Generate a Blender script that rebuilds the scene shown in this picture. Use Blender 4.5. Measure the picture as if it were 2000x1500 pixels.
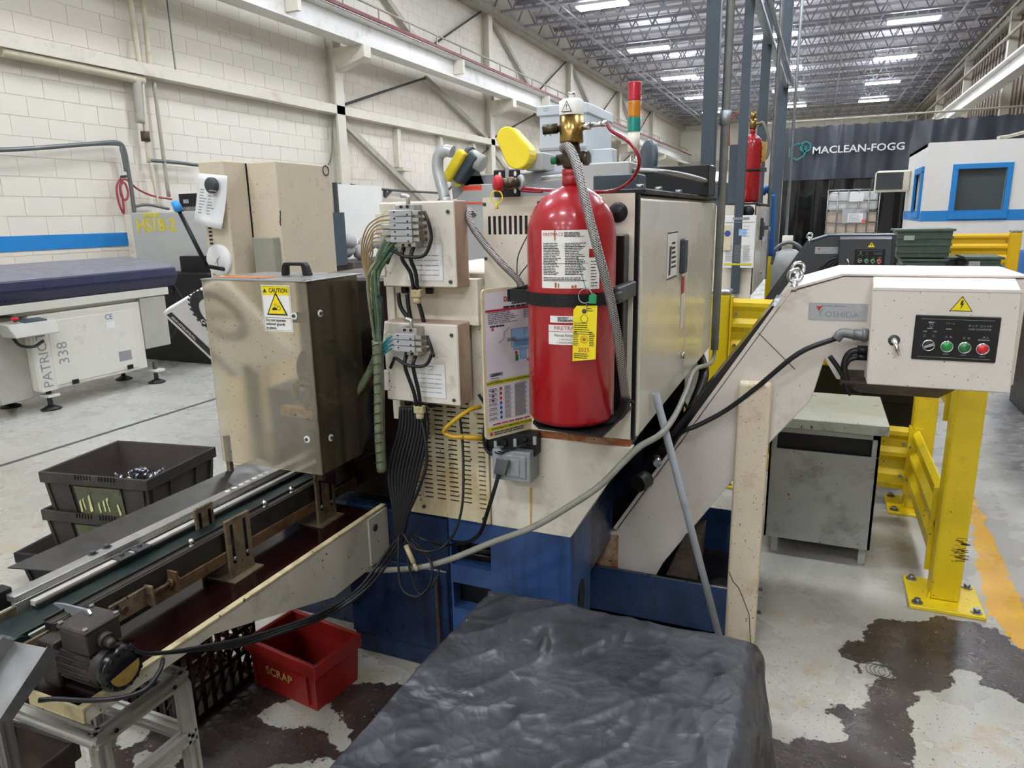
import bpy, bmesh, math, random
import numpy as np
from mathutils import Vector, Matrix
random.seed(7)
for o in list(bpy.data.objects): bpy.data.objects.remove(o)
C = bpy.context.scene.collection
SC = bpy.context.scene
# ---------------------------------------------------------------- camera
FPX = 1380.0; HC = 1.5
_a = np.array([600., -339., FPX]); _b = np.array([0., -327., FPX])
_n = np.cross(_a, _b); _n /= np.linalg.norm(_n)
if _n[1] > 0: _n = -_n
_Y = _a/np.linalg.norm(_a); _X = np.cross(_Y, _n)
RM = np.array([_X, _Y, _n])                 # camera (x right, y down, z forward) -> world
cam = bpy.data.cameras.new('camera'); camo = bpy.data.objects.new('camera', cam); C.objects.link(camo)
cam.sensor_width = 36; cam.lens = FPX/2000*36; cam.clip_end = 200; cam.clip_start = .02
_r, _u, _k = RM@[1, 0, 0], RM@[0, -1, 0], RM@[0, 0, -1]
camo.matrix_world = Matrix(((_r[0], _u[0], _k[0], 0), (_r[1], _u[1], _k[1], 0), (_r[2], _u[2], _k[2], HC), (0, 0, 0, 1)))
SC.camera = camo
# ---------------------------------------------------------------- world, exposure
SC.view_settings.view_transform = 'Standard'; SC.view_settings.look = 'None'
SC.view_settings.gamma = 1; SC.view_settings.use_curve_mapping = False
SC.view_settings.exposure = 0.42
w = bpy.data.worlds.new('world'); SC.world = w; w.use_nodes = True
w.node_tree.nodes['Background'].inputs[0].default_value = (.8, .88, 1, 1)
w.node_tree.nodes['Background'].inputs[1].default_value = .6
LAMP_W = 70.0                               # brightness of each fixture's diffuser
LIGHT_Z = 6.1

def P(x, y, X=None, Y=None, Z=None):        # where the sight line of a photo pixel meets a plane
    d = RM@np.array([x-1000., y-750., FPX])
    if X is not None: t = X/d[0]
    elif Y is not None: t = Y/d[1]
    else: t = (Z-HC)/d[2]
    return Vector((t*d[0], t*d[1], HC+t*d[2]))
def W(x, y, Y): return P(x, y, Y=Y)

# ---------------------------------------------------------------- materials
def lin(h):
    if isinstance(h, tuple): return h if len(h) == 4 else (*h, 1)
    h = h.lstrip('#'); c = [int(h[i:i+2], 16)/255 for i in (0, 2, 4)]
    return (*[x/12.92 if x <= .04045 else ((x+.055)/1.055)**2.4 for x in c], 1)
class NT:
    def __init__(s, name):
        s.m = bpy.data.materials.new(name); s.m.use_nodes = True; s.t = s.m.node_tree
        s.b = s.t.nodes['Principled BSDF']; s.co = None
    def n(s, typ, **k):
        nd = s.t.nodes.new(typ)
        for a, b in k.items(): setattr(nd, a, b)
        return nd
    def l(s, a, b): s.t.links.new(a, b)
    def coord(s):
        if not s.co: s.co = s.n('ShaderNodeTexCoord').outputs['Object']
        return s.co
    def noise(s, scale, detail=3, rough=.6, stretch=None):
        nd = s.n('ShaderNodeTexNoise'); nd.inputs['Scale'].default_value = scale
        nd.inputs['Detail'].default_value = detail; nd.inputs['Roughness'].default_value = rough
        if stretch:
            mp = s.n('ShaderNodeMapping'); mp.inputs['Scale'].default_value = stretch
            s.l(s.coord(), mp.inputs[0]); s.l(mp.outputs[0], nd.inputs['Vector'])
        else: s.l(s.coord(), nd.inputs['Vector'])
        return nd.outputs['Fac']
    def ramp(s, src, a, b, lo=0., hi=1.):
        r = s.n('ShaderNodeMapRange'); r.clamp = True
        r.inputs[1].default_value = a; r.inputs[2].default_value = b; r.inputs[3].default_value = lo; r.inputs[4].default_value = hi
        s.l(src, r.inputs[0]); return r.outputs[0]
    def mix(s, fac, a, b):
        mx = s.n('ShaderNodeMix', data_type='RGBA')
        if isinstance(fac, float): mx.inputs[0].default_value = fac
        else: s.l(fac, mx.inputs[0])
        for i, v in ((6, a), (7, b)):
            if hasattr(v, 'node'): s.l(v, mx.inputs[i])
            else: mx.inputs[i].default_value = lin(v)
        return mx.outputs[2]
    def math(s, op, a, b=0.):
        nd = s.n('ShaderNodeMath', operation=op)
        for i, v in ((0, a), (1, b)):
            if hasattr(v, 'node'): s.l(v, nd.inputs[i])
            else: nd.inputs[i].default_value = v
        return nd.outputs[0]
M = {}
def mat(name, col, rough=.5, metal=0., var=.12, scale=5., dirt=None, streak=None, speck=None, bump=0., bscale=60., coat=0., trans=0., ior=1.45, emit=0., spec=.5):
    """dirt=(colour, amount 0..1, scale)  streak=(colour, amount)  speck=(colour, amount, scale)"""
    g = NT(name); b = g.b
    c = lin(col); dk = (c[0]*(1-var), c[1]*(1-var), c[2]*(1-var), 1); lt = tuple(min(1, x*(1+var*.6)) for x in c[:3])+(1,)
    out = g.mix(g.ramp(g.noise(scale, 4), .3, .7), dk, lt)
    if dirt:
        d, am, sc = dirt
        out = g.mix(g.ramp(g.noise(sc, 6, .7), .62-am*.3, .82-am*.22, 0, .85), out, d)
    if streak:
        d, am = streak
        a = g.ramp(g.noise(1, 4, .6, (22, 22, 1.3)), .60-am*.22, .80-am*.12, 0, .8)
        out = g.mix(a, out, d)
    if speck:
        d, am, sc = speck
        out = g.mix(g.ramp(g.noise(sc, 2, .5), .72-am*.14, .74-am*.14), out, d)
    g.l(out, b.inputs['Base Color'])
    b.inputs['Metallic'].default_value = metal
    g.l(g.ramp(g.noise(scale*2.3, 3), .3, .7, max(.02, rough-.08), min(1, rough+.1)), b.inputs['Roughness'])
    b.inputs['Coat Weight'].default_value = coat; b.inputs['Coat Roughness'].default_value = .12
    b.inputs['Transmission Weight'].default_value = trans; b.inputs['IOR'].default_value = ior
    b.inputs['Specular IOR Level'].default_value = spec
    if emit:
        b.inputs['Emission Color'].default_value = lin(col); b.inputs['Emission Strength'].default_value = emit
    if bump:
        bp = g.n('ShaderNodeBump'); bp.inputs['Strength'].default_value = bump; bp.inputs['Distance'].default_value = .01
        g.l(g.noise(bscale, 3), bp.inputs['Height']); g.l(bp.outputs[0], b.inputs['Normal'])
    M[name] = g.m; return g.m
CREAM = 'd9d2bf'
mat('cream', CREAM, .45, var=.05, dirt=('8a7a5c', .12, 3), speck=('3c2f22', .03, 130))
mat('cream_vent', 'd6cba6', .5, var=.08, dirt=('a8823e', .45, 5), streak=('8a5f26', .35), speck=('3a2a1a', .1, 70))
mat('cream_door', 'd5cfbc', .26, var=.03, scale=.7, coat=.25)
mat('cream_box', 'd3cdbd', .42, var=.06, dirt=('8d8068', .2, 9), speck=('4a3a28', .06, 80))
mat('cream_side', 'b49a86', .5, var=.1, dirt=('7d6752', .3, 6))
mat('conv_white', 'd6cec2', .42, var=.05, dirt=('a5937c', .2, 4), speck=('2c2018', .07, 140))
mat('leg_white', 'd6c9ae', .5, var=.06, dirt=('a88d66', .25, 7), speck=('33251a', .22, 150))
mat('blue_base', '33507f', .38, var=.2, dirt=('1d2c47', .35, 3), streak=('18202c', .35), coat=.15)
mat('blue_oily', '1f3458', .3, var=.4, dirt=('15161a', .75, 3.5), streak=('101114', .5), coat=.2)
mat('blue_tank', '24406a', .3, var=.25, dirt=('15253f', .4, 2.5), coat=.3)
mat('black', '0b0b0d', .5, var=.3)
mat('black_gloss', '101013', .22, var=.3)
mat('black_rubber', '151517', .42, var=.3, scale=30)
mat('black_oil', '17110f', .2, var=.4, dirt=('2a1714', .5, 6))
mat('rust_strip', '9c5a2c', .7, var=.35, scale=14, dirt=('cdbfa2', .5, 9), speck=('3a1d10', .25, 40))
mat('rust_plate', '786a52', .5, var=.3, scale=24, dirt=('35251a', .5, 22), speck=('1c120c', .2, 60), metal=.3)
mat('rusty_rail', '6b5136', .5, var=.4, scale=30, dirt=('221610', .55, 18), metal=.3)
mat('cream_lip', 'b3a67f', .55, var=.15, scale=12, dirt=('6b4f2f', .4, 14), speck=('33211a', .18, 50))
mat('tray_white', 'b8b3a2', .5, var=.08, dirt=('6f6652', .35, 4), speck=('3a2c20', .1, 50))
mat('tray_oil', '200d0b', .14, var=.5, scale=4, dirt=('0c0605', .5, 3), coat=.3)
mat('steel', '9a9a98', .34, metal=.9, var=.2, scale=9)
mat('steel_dark', '4e4c47', .38, metal=.85, var=.3, scale=9, dirt=('2a2622', .4, 9))
mat('steel_bright', 'd6d8da', .16, metal=1., var=.1)
mat('alu', 'b5b4ae', .36, metal=.85, var=.15, scale=14, dirt=('7d7663', .3, 12))
mat('alu_ext', 'c3c2ba', .36, metal=.7, var=.1, scale=10, dirt=('9a957c', .2, 12))
mat('galv', '9fa4a6', .42, metal=.6, var=.18, scale=14)
mat('brass', '9c814a', .28, metal=1., var=.2, scale=12, dirt=('4d3b22', .3, 20))
mat('brass_dull', '5c5344', .38, metal=.9, var=.3, scale=20)
mat('red_paint', 'a1111b', .3, var=.06, coat=.45, scale=3, speck=('6b0a12', .02, 80))
mat('red_tube', '8c0f1d', .25, var=.1, coat=.4)
mat('red_knob', 'b3202c', .4, var=.12)
mat('white_print', 'e3e1d8', .5, var=.04, dirt=('b9a988', .1, 8))
mat('paper', 'dddcd8', .7, var=.03)
mat('placard', 'd7d0d3', .35, var=.03, coat=.3)
mat('placard_rim', 'd2c6a4', .5, var=.1, dirt=('9b8454', .3, 9))
mat('ink', '25252a', .6, var=.1)
mat('ink_red', 'b02730', .6, var=.1)
mat('ink_blue', '2f4c93', .6, var=.1)
mat('diagram_blue', '8fb3d6', .6, var=.04)
mat('diagram_line', '3d5f7c', .6, var=.04)
mat('ink_grey', '8b8b8d', .6, var=.05)
mat('ink_green', '17703f', .6, var=.1)
mat('print_yellow', 'c9c026', .55, var=.08)
mat('tag_yellow', 'e6d21a', .45, var=.05)
mat('seal_green', '1f8a55', .35, var=.1)
mat('rust_run', 'c8a45c', .6, var=.2, scale=20)
mat('rust_mark', 'a8642a', .7, var=.2)
mat('caution_yellow', 'e8d30f', .4, var=.05)
mat('rail_yellow', 'dcc012', .38, var=.08, scale=4, dirt=('9d7a10', .12, 9), speck=('3f3208', .06, 40), coat=.25)
mat('rail_yellow_far', 'e0b414', .4, var=.06)
mat('cap_steel', 'b9bcc0', .25, metal=.8, var=.1)
mat('grey_cab', '9fa09a', .38, metal=.3, var=.14, scale=4, dirt=('5a5b52', .3, 5), speck=('35332c', .1, 50))
mat('grey_top', 'a9ada0', .35, metal=.2, var=.1, scale=4, dirt=('6a6a5a', .15, 14), speck=('3e3b30', .18, 45))
mat('brown_dark', '3a2a26', .5, var=.2)
mat('panel_black', '121114', .35, var=.2)
mat('btn_green', '148a3c', .3, var=.1, coat=.5)
mat('btn_green2', '1c6b34', .3, var=.1, coat=.5)
mat('btn_red', 'c32428', .3, var=.1, coat=.5)
mat('plate_grey', 'a9aaac', .3, metal=.3, var=.06)
mat('plate_text', '858689', .35, metal=.3, var=.06)
mat('slate', '3d4850', .45, var=.12, scale=4, dirt=('2a3136', .2, 5))
mat('conv_dark', '3f4144', .42, var=.1, dirt=('2c2c2d', .2, 5))
mat('bin_black', '2e2a26', .5, var=.18, scale=7, dirt=('4d453c', .3, 8), bump=.15)
mat('bin_inside', '4b433c', .6, var=.15, scale=7)
mat('bin_brown', '3c332d', .45, var=.2, scale=7, dirt=('5b4c42', .3, 6))
mat('bin_label', '54573f', .6, var=.15, scale=20, dirt=('2e2c22', .4, 25))
mat('stencil', 'c9cc92', .6, var=.2, scale=30)
mat('red_bin', '93201a', .38, var=.14, scale=6, dirt=('5f120e', .25, 7), speck=('3a0f0c', .08, 60))
mat('stencil_red', 'b98a4e', .6, var=.3, scale=40)
mat('green_bin', '4a5a4d', .5, var=.15, scale=6, dirt=('36423a', .3, 8))
mat('green_belt', '10211e', .35, var=.25, scale=10, dirt=('0e1d1a', .5, 6))
mat('white_strip', 'b9b5ab', .4, var=.1, scale=12, metal=.2)
mat('motor', '3b3532', .42, var=.2, scale=10, metal=.3, dirt=('574b44', .3, 10))
mat('motor_label', '8a7136', .5, var=.3, scale=40)
mat('green_hose', '33553f', .28, var=.25, scale=9, coat=.4)
mat('teal_hose', '1f6f74', .28, var=.15, coat=.4)
mat('tan_hose', '9b8458', .35, var=.2)
mat('wrap', '6b7458', .3, var=.3, scale=22, dirt=('3b4030', .4, 20), coat=.3)
mat('grey_conduit', '8a897c', .45, var=.12, scale=10, dirt=('6a6a55', .25, 12))
mat('yellow_cable', 'c9a024', .4, var=.12, dirt=('7d5a1a', .3, 14))
mat('pvc_grey', '9aa0a3', .5, var=.12, dirt=('6f7374', .2, 14))
mat('outlet_grey', '8f9394', .4, var=.08, dirt=('6d6f6e', .2, 12))
mat('lens_red', 'c8283a', .2, trans=.35, coat=.5, var=.04)
mat('lens_amber', 'd98a1e', .2, trans=.35, coat=.5, var=.04)
mat('lens_green', '0f9a86', .2, trans=.35, coat=.5, var=.04)
mat('feeder_blue', '1c1f40', .34, var=.15, scale=4, dirt=('1a1b2c', .3, 4), coat=.2)
mat('feeder_top', '77767c', .5, var=.08)
mat('feeder_white', 'd2d0c4', .42, var=.05, dirt=('a8a594', .15, 5))
mat('feeder_grey', 'a8a69b', .45, var=.08)
mat('beige_cab', 'c7bba2', .34, var=.05, dirt=('9b8b6b', .18, 2.5), coat=.15, speck=('5a4a32', .05, 50))
mat('box_grey', '8f8f7e', .4, var=.08)
mat('machine_grey', '8d9094', .45, var=.06)
mat('machine_grey_l', 'a9aaa6', .45, var=.06)
mat('machine_white', 'c9d0d2', .4, var=.04)
mat('machine_yellow', 'ecd32a', .4, var=.04, coat=.3)
mat('orange_label', 'e2593a', .5, var=.05)
mat('teal_text', '2c7f78', .5, var=.05)
mat('hs_yellow', 'd5c63c', .5, var=.1)
mat('hs_grey', 'b4b5b0', .45, var=.05)
mat('toolbox_brown', '4c423f', .5, var=.12)
mat('elec_grey', '7f8d8c', .45, var=.08)
mat('duct', 'b9bcb9', .35, metal=.5, var=.1)
mat('blue_stripe', '1f7fc4', .5, var=.05)
mat('booth_white', 'dfddd6', .5, var=.03)
mat('curtain', '3a3f49', .38, var=.15, scale=3, coat=.3)  # lighter grey-blue, haze and glare put into the colour
mat('curtain_black', '0d0e11', .12, var=.3, coat=.7)
mat('logo_white', 'e8eaec', .5, var=.02)
mat('logo_teal', '2d8e86', .5, var=.05)
mat('ibc_plastic', 'cfcfcb', .4, var=.05, trans=.15)
mat('ibc_liquid', 'b3a18f', .4, var=.06)
mat('glass_dark', '4e5558', .06, var=.15, scale=2, coat=.6)
mat('wall_paint', 'ddd7c8', .6, var=.04, scale=1.2, dirt=('cdc2ae', .12, .8))
mat('wall_paint2', 'dad3c5', .6, var=.06, scale=.7, dirt=('b9a48f', .25, .4))
mat('steel_paint', 'd2ccbb', .5, var=.07, scale=2, dirt=('a79c86', .2, 3))
mat('steel_paint_d', 'a7a294', .5, var=.12, scale=2, dirt=('7d7466', .3, 3))
mat('crane_white', 'd5d3cc', .4, var=.06, scale=2, dirt=('a8a296', .25, 2.5))
mat('crane_red', '6d2a28', .5, var=.2)
mat('dark_steel', '3c3c3d', .5, var=.2)
mat('joist', '8f8e94', .5, var=.12, scale=1)
mat('deck', 'd6d3d8', .6, var=.06, scale=.6)
mat('corrug', '85786a', .6, var=.25, scale=.8, dirt=('5c5145', .45, .9))
mat('lamp_body', 'd9dadb', .4, var=.03)
mat('hose_red', '9b3a3d', .45, var=.1)
mat('pipe_paint', 'c9c1a8', .5, var=.08, dirt=('9a9060', .25, 6))
mat('conduit', '6f7271', .4, metal=.5, var=.15)
mat('blue_hdpe', '2563a8', .4, var=.08)
mat('joint', '4c4a46', .8, var=.25, scale=8)
mat('sign_white', 'dcdad6', .45, var=.03, dirt=('bcb6a8', .15, 5))
mat('clip_blue', '2f8fd0', .4, var=.05)
mat('chips', 'b9bcc2', .22, metal=1., var=.5, scale=40)
mat('fitting', '6a6c70', .3, metal=.9, var=.5, scale=40)
mat('oil_brown', '4e4136', .5, var=.3, scale=20, dirt=('211a15', .5, 25))
def emission(name, col, s):
    g = NT(name); g.b.inputs['Base Color'].default_value = lin(col); g.b.inputs['Emission Color'].default_value = lin(col)
    g.b.inputs['Emission Strength'].default_value = s; M[name] = g.m
emission('lamp_glow', 'eef4ff', LAMP_W)
emission('added_up_glow', 'eef4ff', LAMP_W*.22)
emission('daylight', 'e9f7f2', 2.2)
# smoked, scuffed guard plastic: tinted, blurs what lies behind it
g = NT('smoked'); b = g.b
col = g.mix(g.ramp(g.noise(3, 4), .35, .65), 'e6dcc4', 'f0e9d8')
col = g.mix(g.ramp(g.noise(110, 2), .69, .72), col, '3a3024')
col = g.mix(g.ramp(g.noise(4, 4), .5, .85, 0, .8), col, 'b39a62')
g.l(col, b.inputs['Base Color']); b.inputs['Transmission Weight'].default_value = .86
g.l(g.ramp(g.noise(2.2, 3), .3, .7, .13, .24), b.inputs['Roughness']); b.inputs['IOR'].default_value = 1.14
b.inputs['Specular IOR Level'].default_value = .6; b.inputs['Coat Weight'].default_value = .25; b.inputs['Coat Roughness'].default_value = .1
M['smoked'] = g.m
g = NT('smoked_dark'); b = g.b
col = g.mix(g.ramp(g.noise(3, 4), .35, .65), '9a8f78', 'b5aa90')
g.l(col, b.inputs['Base Color']); b.inputs['Transmission Weight'].default_value = .9
b.inputs['Roughness'].default_value = .07; b.inputs['IOR'].default_value = 1.12; b.inputs['Coat Weight'].default_value = .3; b.inputs['Coat Roughness'].default_value = .08
M['smoked_dark'] = g.m
# woven steel braid: two crossing helical bands
g = NT('braid'); b = g.b; wv = []
for rz in (.62, -.62):
    mp = g.n('ShaderNodeMapping'); mp.inputs['Rotation'].default_value = (0, rz, .3); g.l(g.coord(), mp.inputs[0])
    wn = g.n('ShaderNodeTexWave'); wn.inputs['Scale'].default_value = 75; wn.inputs['Distortion'].default_value = .6; wn.bands_direction = 'Z'; g.l(mp.outputs[0], wn.inputs['Vector']); wv.append(wn.outputs['Fac'])
mx_ = g.math('MAXIMUM', *wv)
g.l(g.mix(g.ramp(mx_, .45, .95), '3e3b38', 'a9a6a0'), b.inputs['Base Color']); b.inputs['Metallic'].default_value = .7; b.inputs['Roughness'].default_value = .38
bp = g.n('ShaderNodeBump'); bp.inputs['Strength'].default_value = .6; bp.inputs['Distance'].default_value = .002; g.l(mx_, bp.inputs['Height']); g.l(bp.outputs[0], b.inputs['Normal'])
M['braid'] = g.m
# clear window pane
g = NT('pane'); b = g.b; b.inputs['Base Color'].default_value = lin('8d9698'); b.inputs['Transmission Weight'].default_value = .75
b.inputs['Roughness'].default_value = .03; b.inputs['IOR'].default_value = 1.3; M['pane'] = g.m
# black tarpaulin: woven, creased
g = NT('tarp'); b = g.b
g.l(g.mix(g.ramp(g.noise(9, 5, .65), .35, .7), '292a2e', '434449'), b.inputs['Base Color'])
g.l(g.ramp(g.noise(7, 4), .35, .65, .3, .46), b.inputs['Roughness'])
bp = g.n('ShaderNodeBump'); bp.inputs['Strength'].default_value = .55; bp.inputs['Distance'].default_value = .022
wn_ = g.n('ShaderNodeTexNoise'); wn_.inputs['Scale'].default_value = 5; wn_.inputs['Detail'].default_value = 3; g.l(g.coord(), wn_.inputs['Vector'])
wv_ = g.n('ShaderNodeVectorMath', operation='MULTIPLY_ADD'); wv_.inputs[1].default_value = (.16, .16, .16); g.l(wn_.outputs['Color'], wv_.inputs[0]); g.l(g.coord(), wv_.inputs[2])
cr_ = []
for sc_, am_ in ((7., 1.), (17., .45), (38., .18)):
    v_ = g.n('ShaderNodeTexVoronoi'); v_.inputs['Scale'].default_value = sc_; g.l(wv_.outputs[0], v_.inputs['Vector']); cr_.append(g.math('MULTIPLY', v_.outputs['Distance'], am_))
hh_ = g.math('ADD', g.math('ADD', cr_[0], cr_[1]), cr_[2])
g.l(hh_, bp.inputs['Height']); g.l(bp.outputs[0], b.inputs['Normal'])
b.inputs['Coat Weight'].default_value = .1; b.inputs['Coat Roughness'].default_value = .3
M['tarp'] = g.m

# ---------------------------------------------------------------- mesh builder
V = Vector
def vec(p): return p if isinstance(p, Vector) else Vector(p)
def smooth_path(pts, k=6):
    pts = [vec(p) for p in pts]
    if len(pts) < 3: return pts
    out = []
    q = [pts[0]*2-pts[1]]+pts+[pts[-1]*2-pts[-2]]
    for i in range(1, len(q)-2):
        a, b_, c, d = q[i-1], q[i], q[i+1], q[i+2]
        for j in range(k):
            t = j/k
            out.append(.5*((2*b_)+(c-a)*t+(2*a-5*b_+4*c-d)*t*t+(3*b_-a-3*c+d)*t**3))
    out.append(pts[-1]); return out
SMALL = ('print', 'screw', 'slots', 'holes', '_band', 'lettering', 'ridges', 'handwriting', 'hanger', 'scuff', 'vanes', 'button_bolt', 'washer', 'lattice', 'bracket_slot', 'paint_chip', 'latch_', 'rust_stain', 'seal_letter', 'blue_print', 'machine_diagram', 'diagram_outline', 'lid_bolt', 'upright_bolt', 'plug_bolt', 'rail_bolt', 'leg_bolt', 'tank_bolt', 'tag_mark', 'wrap_edge', 'cable_chain', 'dial_hand', 'label_sheet', 'gear_pictogram', 'hexagon_emblem', 'track', 'ribs', 'wire_rail')
class MB:
    def __init__(s): s.v = []; s.f = []; s.mi = []; s.sm = []
    def add(s, vs, fs, mi=0, smooth=False):
        o = len(s.v); s.v += [vec(p) for p in vs]
        for f in fs: s.f.append([i+o for i in f]); s.mi.append(mi); s.sm.append(smooth)
        return s
    def hexa(s, p, mi=0):
        return s.add(p, [(3, 2, 1, 0), (4, 5, 6, 7), (0, 1, 5, 4), (1, 2, 6, 5), (2, 3, 7, 6), (3, 0, 4, 7)], mi)
    def box(s, x0, x1, y0, y1, z0, z1, mi=0):
        return s.hexa([(x0, y0, z0), (x1, y0, z0), (x1, y1, z0), (x0, y1, z0), (x0, y0, z1), (x1, y0, z1), (x1, y1, z1), (x0, y1, z1)], mi)
    def obox(s, c, a, b, d, mi=0):
        c, a, b, d = map(vec, (c, a, b, d))
        return s.hexa([c-a-b-d, c+a-b-d, c+a+b-d, c-a+b-d, c-a-b+d, c+a-b+d, c+a+b+d, c-a+b+d], mi)
    def beam(s, p0, p1, wd, ht, up=(0, 0, 1), mi=0):
        p0, p1 = vec(p0), vec(p1); d = (p1-p0); l = d.length; d = d/l
        sd = d.cross(vec(up))
        if sd.length < 1e-4: sd = d.cross(V((0, 1, 0)))
        sd.normalize(); u = sd.cross(d)
        return s.obox((p0+p1)/2, d*l/2, sd*wd/2, u*ht/2, mi)
    def frame(s, d):
        d = vec(d).normalized(); a = V((0, 0, 1)) if abs(d.z) < .9 else V((1, 0, 0))
        u = d.cross(a).normalized(); return u, d.cross(u)
    def cyl(s, p0, p1, r0, r1=None, n=16, mi=0, cap=True):
        p0, p1 = vec(p0), vec(p1); r1 = r0 if r1 is None else r1; u, v = s.frame(p1-p0)
        vs = [p0+(u*math.cos(a)+v*math.sin(a))*r0 for a in [2*math.pi*i/n for i in range(n)]]
        vs += [p1+(u*math.cos(a)+v*math.sin(a))*r1 for a in [2*math.pi*i/n for i in range(n)]]
        s.add(vs, [(i, (i+1) % n, n+(i+1) % n, n+i) for i in range(n)], mi, True)
        if cap:
            o = len(s.v)-2*n
            s.f += [list(range(o, o+n))[::-1], list(range(o+n, o+2*n))]; s.mi += [mi, mi]; s.sm += [False, False]
        return s
    def tube(s, pts, r, n=8, k=6, mi=0, cap=True):
        pts = smooth_path(pts, k); m = len(pts); vs = []; u = None
        for i, p in enumerate(pts):
            d = (pts[min(i+1, m-1)]-pts[max(i-1, 0)])
            d = d.normalized() if d.length > 1e-9 else V((0, 0, 1))
            if u is None: u, v = s.frame(d)
            else:
                u = (u-d*u.dot(d)); u = u.normalized() if u.length > 1e-6 else s.frame(d)[0]
                v = d.cross(u)
            vs += [p+(u*math.cos(a)+v*math.sin(a))*r for a in [2*math.pi*j/n for j in range(n)]]
        fs = [(i*n+j, i*n+(j+1) % n, (i+1)*n+(j+1) % n, (i+1)*n+j) for i in range(m-1) for j in range(n)]
        s.add(vs, fs, mi, True)
        if cap:
            o = len(s.v)-m*n
            s.f += [list(range(o, o+n))[::-1], list(range(o+(m-1)*n, o+m*n))]; s.mi += [mi, mi]; s.sm += [False, False]
        return s
    def lathe(s, c, prof, n=32, axis=(0, 0, 1), mi=0):
        c = vec(c); ax = vec(axis).normalized(); u, v = s.frame(ax); vs = []
        for r, h in prof:
            vs += [c+ax*h+(u*math.cos(a)+v*math.sin(a))*max(r, 1e-5) for a in [2*math.pi*i/n for i in range(n)]]
        return s.add(vs, [(i*n+j, i*n+(j+1) % n, (i+1)*n+(j+1) % n, (i+1)*n+j) for i in range(len(prof)-1) for j in range(n)], mi, True)
    def prism(s, poly, axis, a0, a1, mi=0):
        n = len(poly)
        def pt(p, a): return {'x': (a, p[0], p[1]), 'y': (p[0], a, p[1]), 'z': (p[0], p[1], a)}[axis]
        return s.add([pt(p, a0) for p in poly]+[pt(p, a1) for p in poly],
                     [list(range(n))[::-1], list(range(n, 2*n))]+[(i, (i+1) % n, n+(i+1) % n, n+i) for i in range(n)], mi)
    def slab(s, pts, d, mi=0):          # any planar polygon given in 3D, thickened by vector d
        pts = [vec(p) for p in pts]; n = len(pts); d = vec(d)
        return s.add(pts+[p+d for p in pts], [list(range(n))[::-1], list(range(n, 2*n))]+[(i, (i+1) % n, n+(i+1) % n, n+i) for i in range(n)], mi)
    def holed(s, x0, x1, z0, z1, y, th, holes, mi=0):   # plate facing -y with rectangular holes
        xs = sorted({x0, x1, *[h[0] for h in holes], *[h[1] for h in holes]}); zs = sorted({z0, z1, *[h[2] for h in holes], *[h[3] for h in holes]})
        inh = lambda x, z: any(h[0] < x < h[1] and h[2] < z < h[3] for h in holes)
        for i in range(len(xs)-1):
            for j in range(len(zs)-1):
                if not inh((xs[i]+xs[i+1])/2, (zs[j]+zs[j+1])/2):
                    a, b_, c, d = xs[i], xs[i+1], zs[j], zs[j+1]
                    s.add([(a, y, c), (b_, y, c), (b_, y, d), (a, y, d)], [(0, 1, 2, 3)], mi)
        for a, b_, c, d in list(holes)+[(x0, x1, z0, z1)]:
            q = [(a, c), (b_, c), (b_, d), (a, d)]
            for i in range(4):
                (xa, za), (xb, zb) = q[i], q[(i+1) % 4]
                s.add([(xa, y, za), (xb, y, zb), (xb, y+th, zb), (xa, y+th, za)], [(0, 1, 2, 3)], mi)
        return s
    def build(s, name, m, parent=None, base=None, bevel=0., seg=1, recalc=True):
        b0 = vec(base) if base is not None else V((0, 0, 0)); p = parent
        while p is not None: b0 = b0+p.location; p = p.parent
        me = bpy.data.meshes.new(name)
        me.from_pydata([(v-b0)[:] for v in s.v], [], s.f)
        ms = m if isinstance(m, (list, tuple)) else [m]
        for x in ms: me.materials.append(M[x])
        me.polygons.foreach_set('material_index', s.mi); me.polygons.foreach_set('use_smooth', s.sm)
        if recalc:
            bm = bmesh.new(); bm.from_mesh(me); bmesh.ops.recalc_face_normals(bm, faces=bm.faces); bm.to_mesh(me); bm.free()
        me.update()
        o = bpy.data.objects.new(name, me); C.objects.link(o)
        if base is not None: o.location = base
        if parent is not None: o.parent = parent
        if any(k in name for k in SMALL): o['kind'] = 'stuff'
        if bevel:
            md = o.modifiers.new('bevel', 'BEVEL'); md.width = bevel; md.segments = seg; md.limit_method = 'ANGLE'; md.angle_limit = .6
        return o
def tag(o, label=None, cat=None, group=None, kind=None):
    if label: o['label'] = label
    if cat: o['category'] = cat
    if group: o['group'] = group
    if kind: o['kind'] = kind
    return o
def thing(name, label, cat, loc=(0, 0, 0), group=None):
    o = bpy.data.objects.new(name, None); C.objects.link(o); o.location = loc; o.empty_display_size = .1
    return tag(o, label, cat, group)
def dup(root, loc, label=None, group=None):
    def cp(o, par):
        c = o.copy(); C.objects.link(c); c.parent = par
        for ch in o.children: cp(ch, c)
        return c
    r = cp(root, None); r.location = loc
    return tag(r, label, None, group)
def text_mesh(s, size, align='CENTER', ext=0., spacing=1., bold=0.):
    cu = bpy.data.curves.new('t', 'FONT'); cu.body = s; cu.size = size; cu.align_x = align; cu.align_y = 'CENTER'
    cu.space_character = spacing; cu.offset = bold; cu.extrude = ext; cu.resolution_u = 2
    o = bpy.data.objects.new('t', cu); C.objects.link(o)
    dg = bpy.context.evaluated_depsgraph_get(); me = bpy.data.meshes.new_from_object(o.evaluated_get(dg))
    vs = [v.co.copy() for v in me.vertices]; fs = [list(p.vertices) for p in me.polygons]
    bpy.data.objects.remove(o); bpy.data.curves.remove(cu); bpy.data.meshes.remove(me)
    return vs, fs
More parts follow.
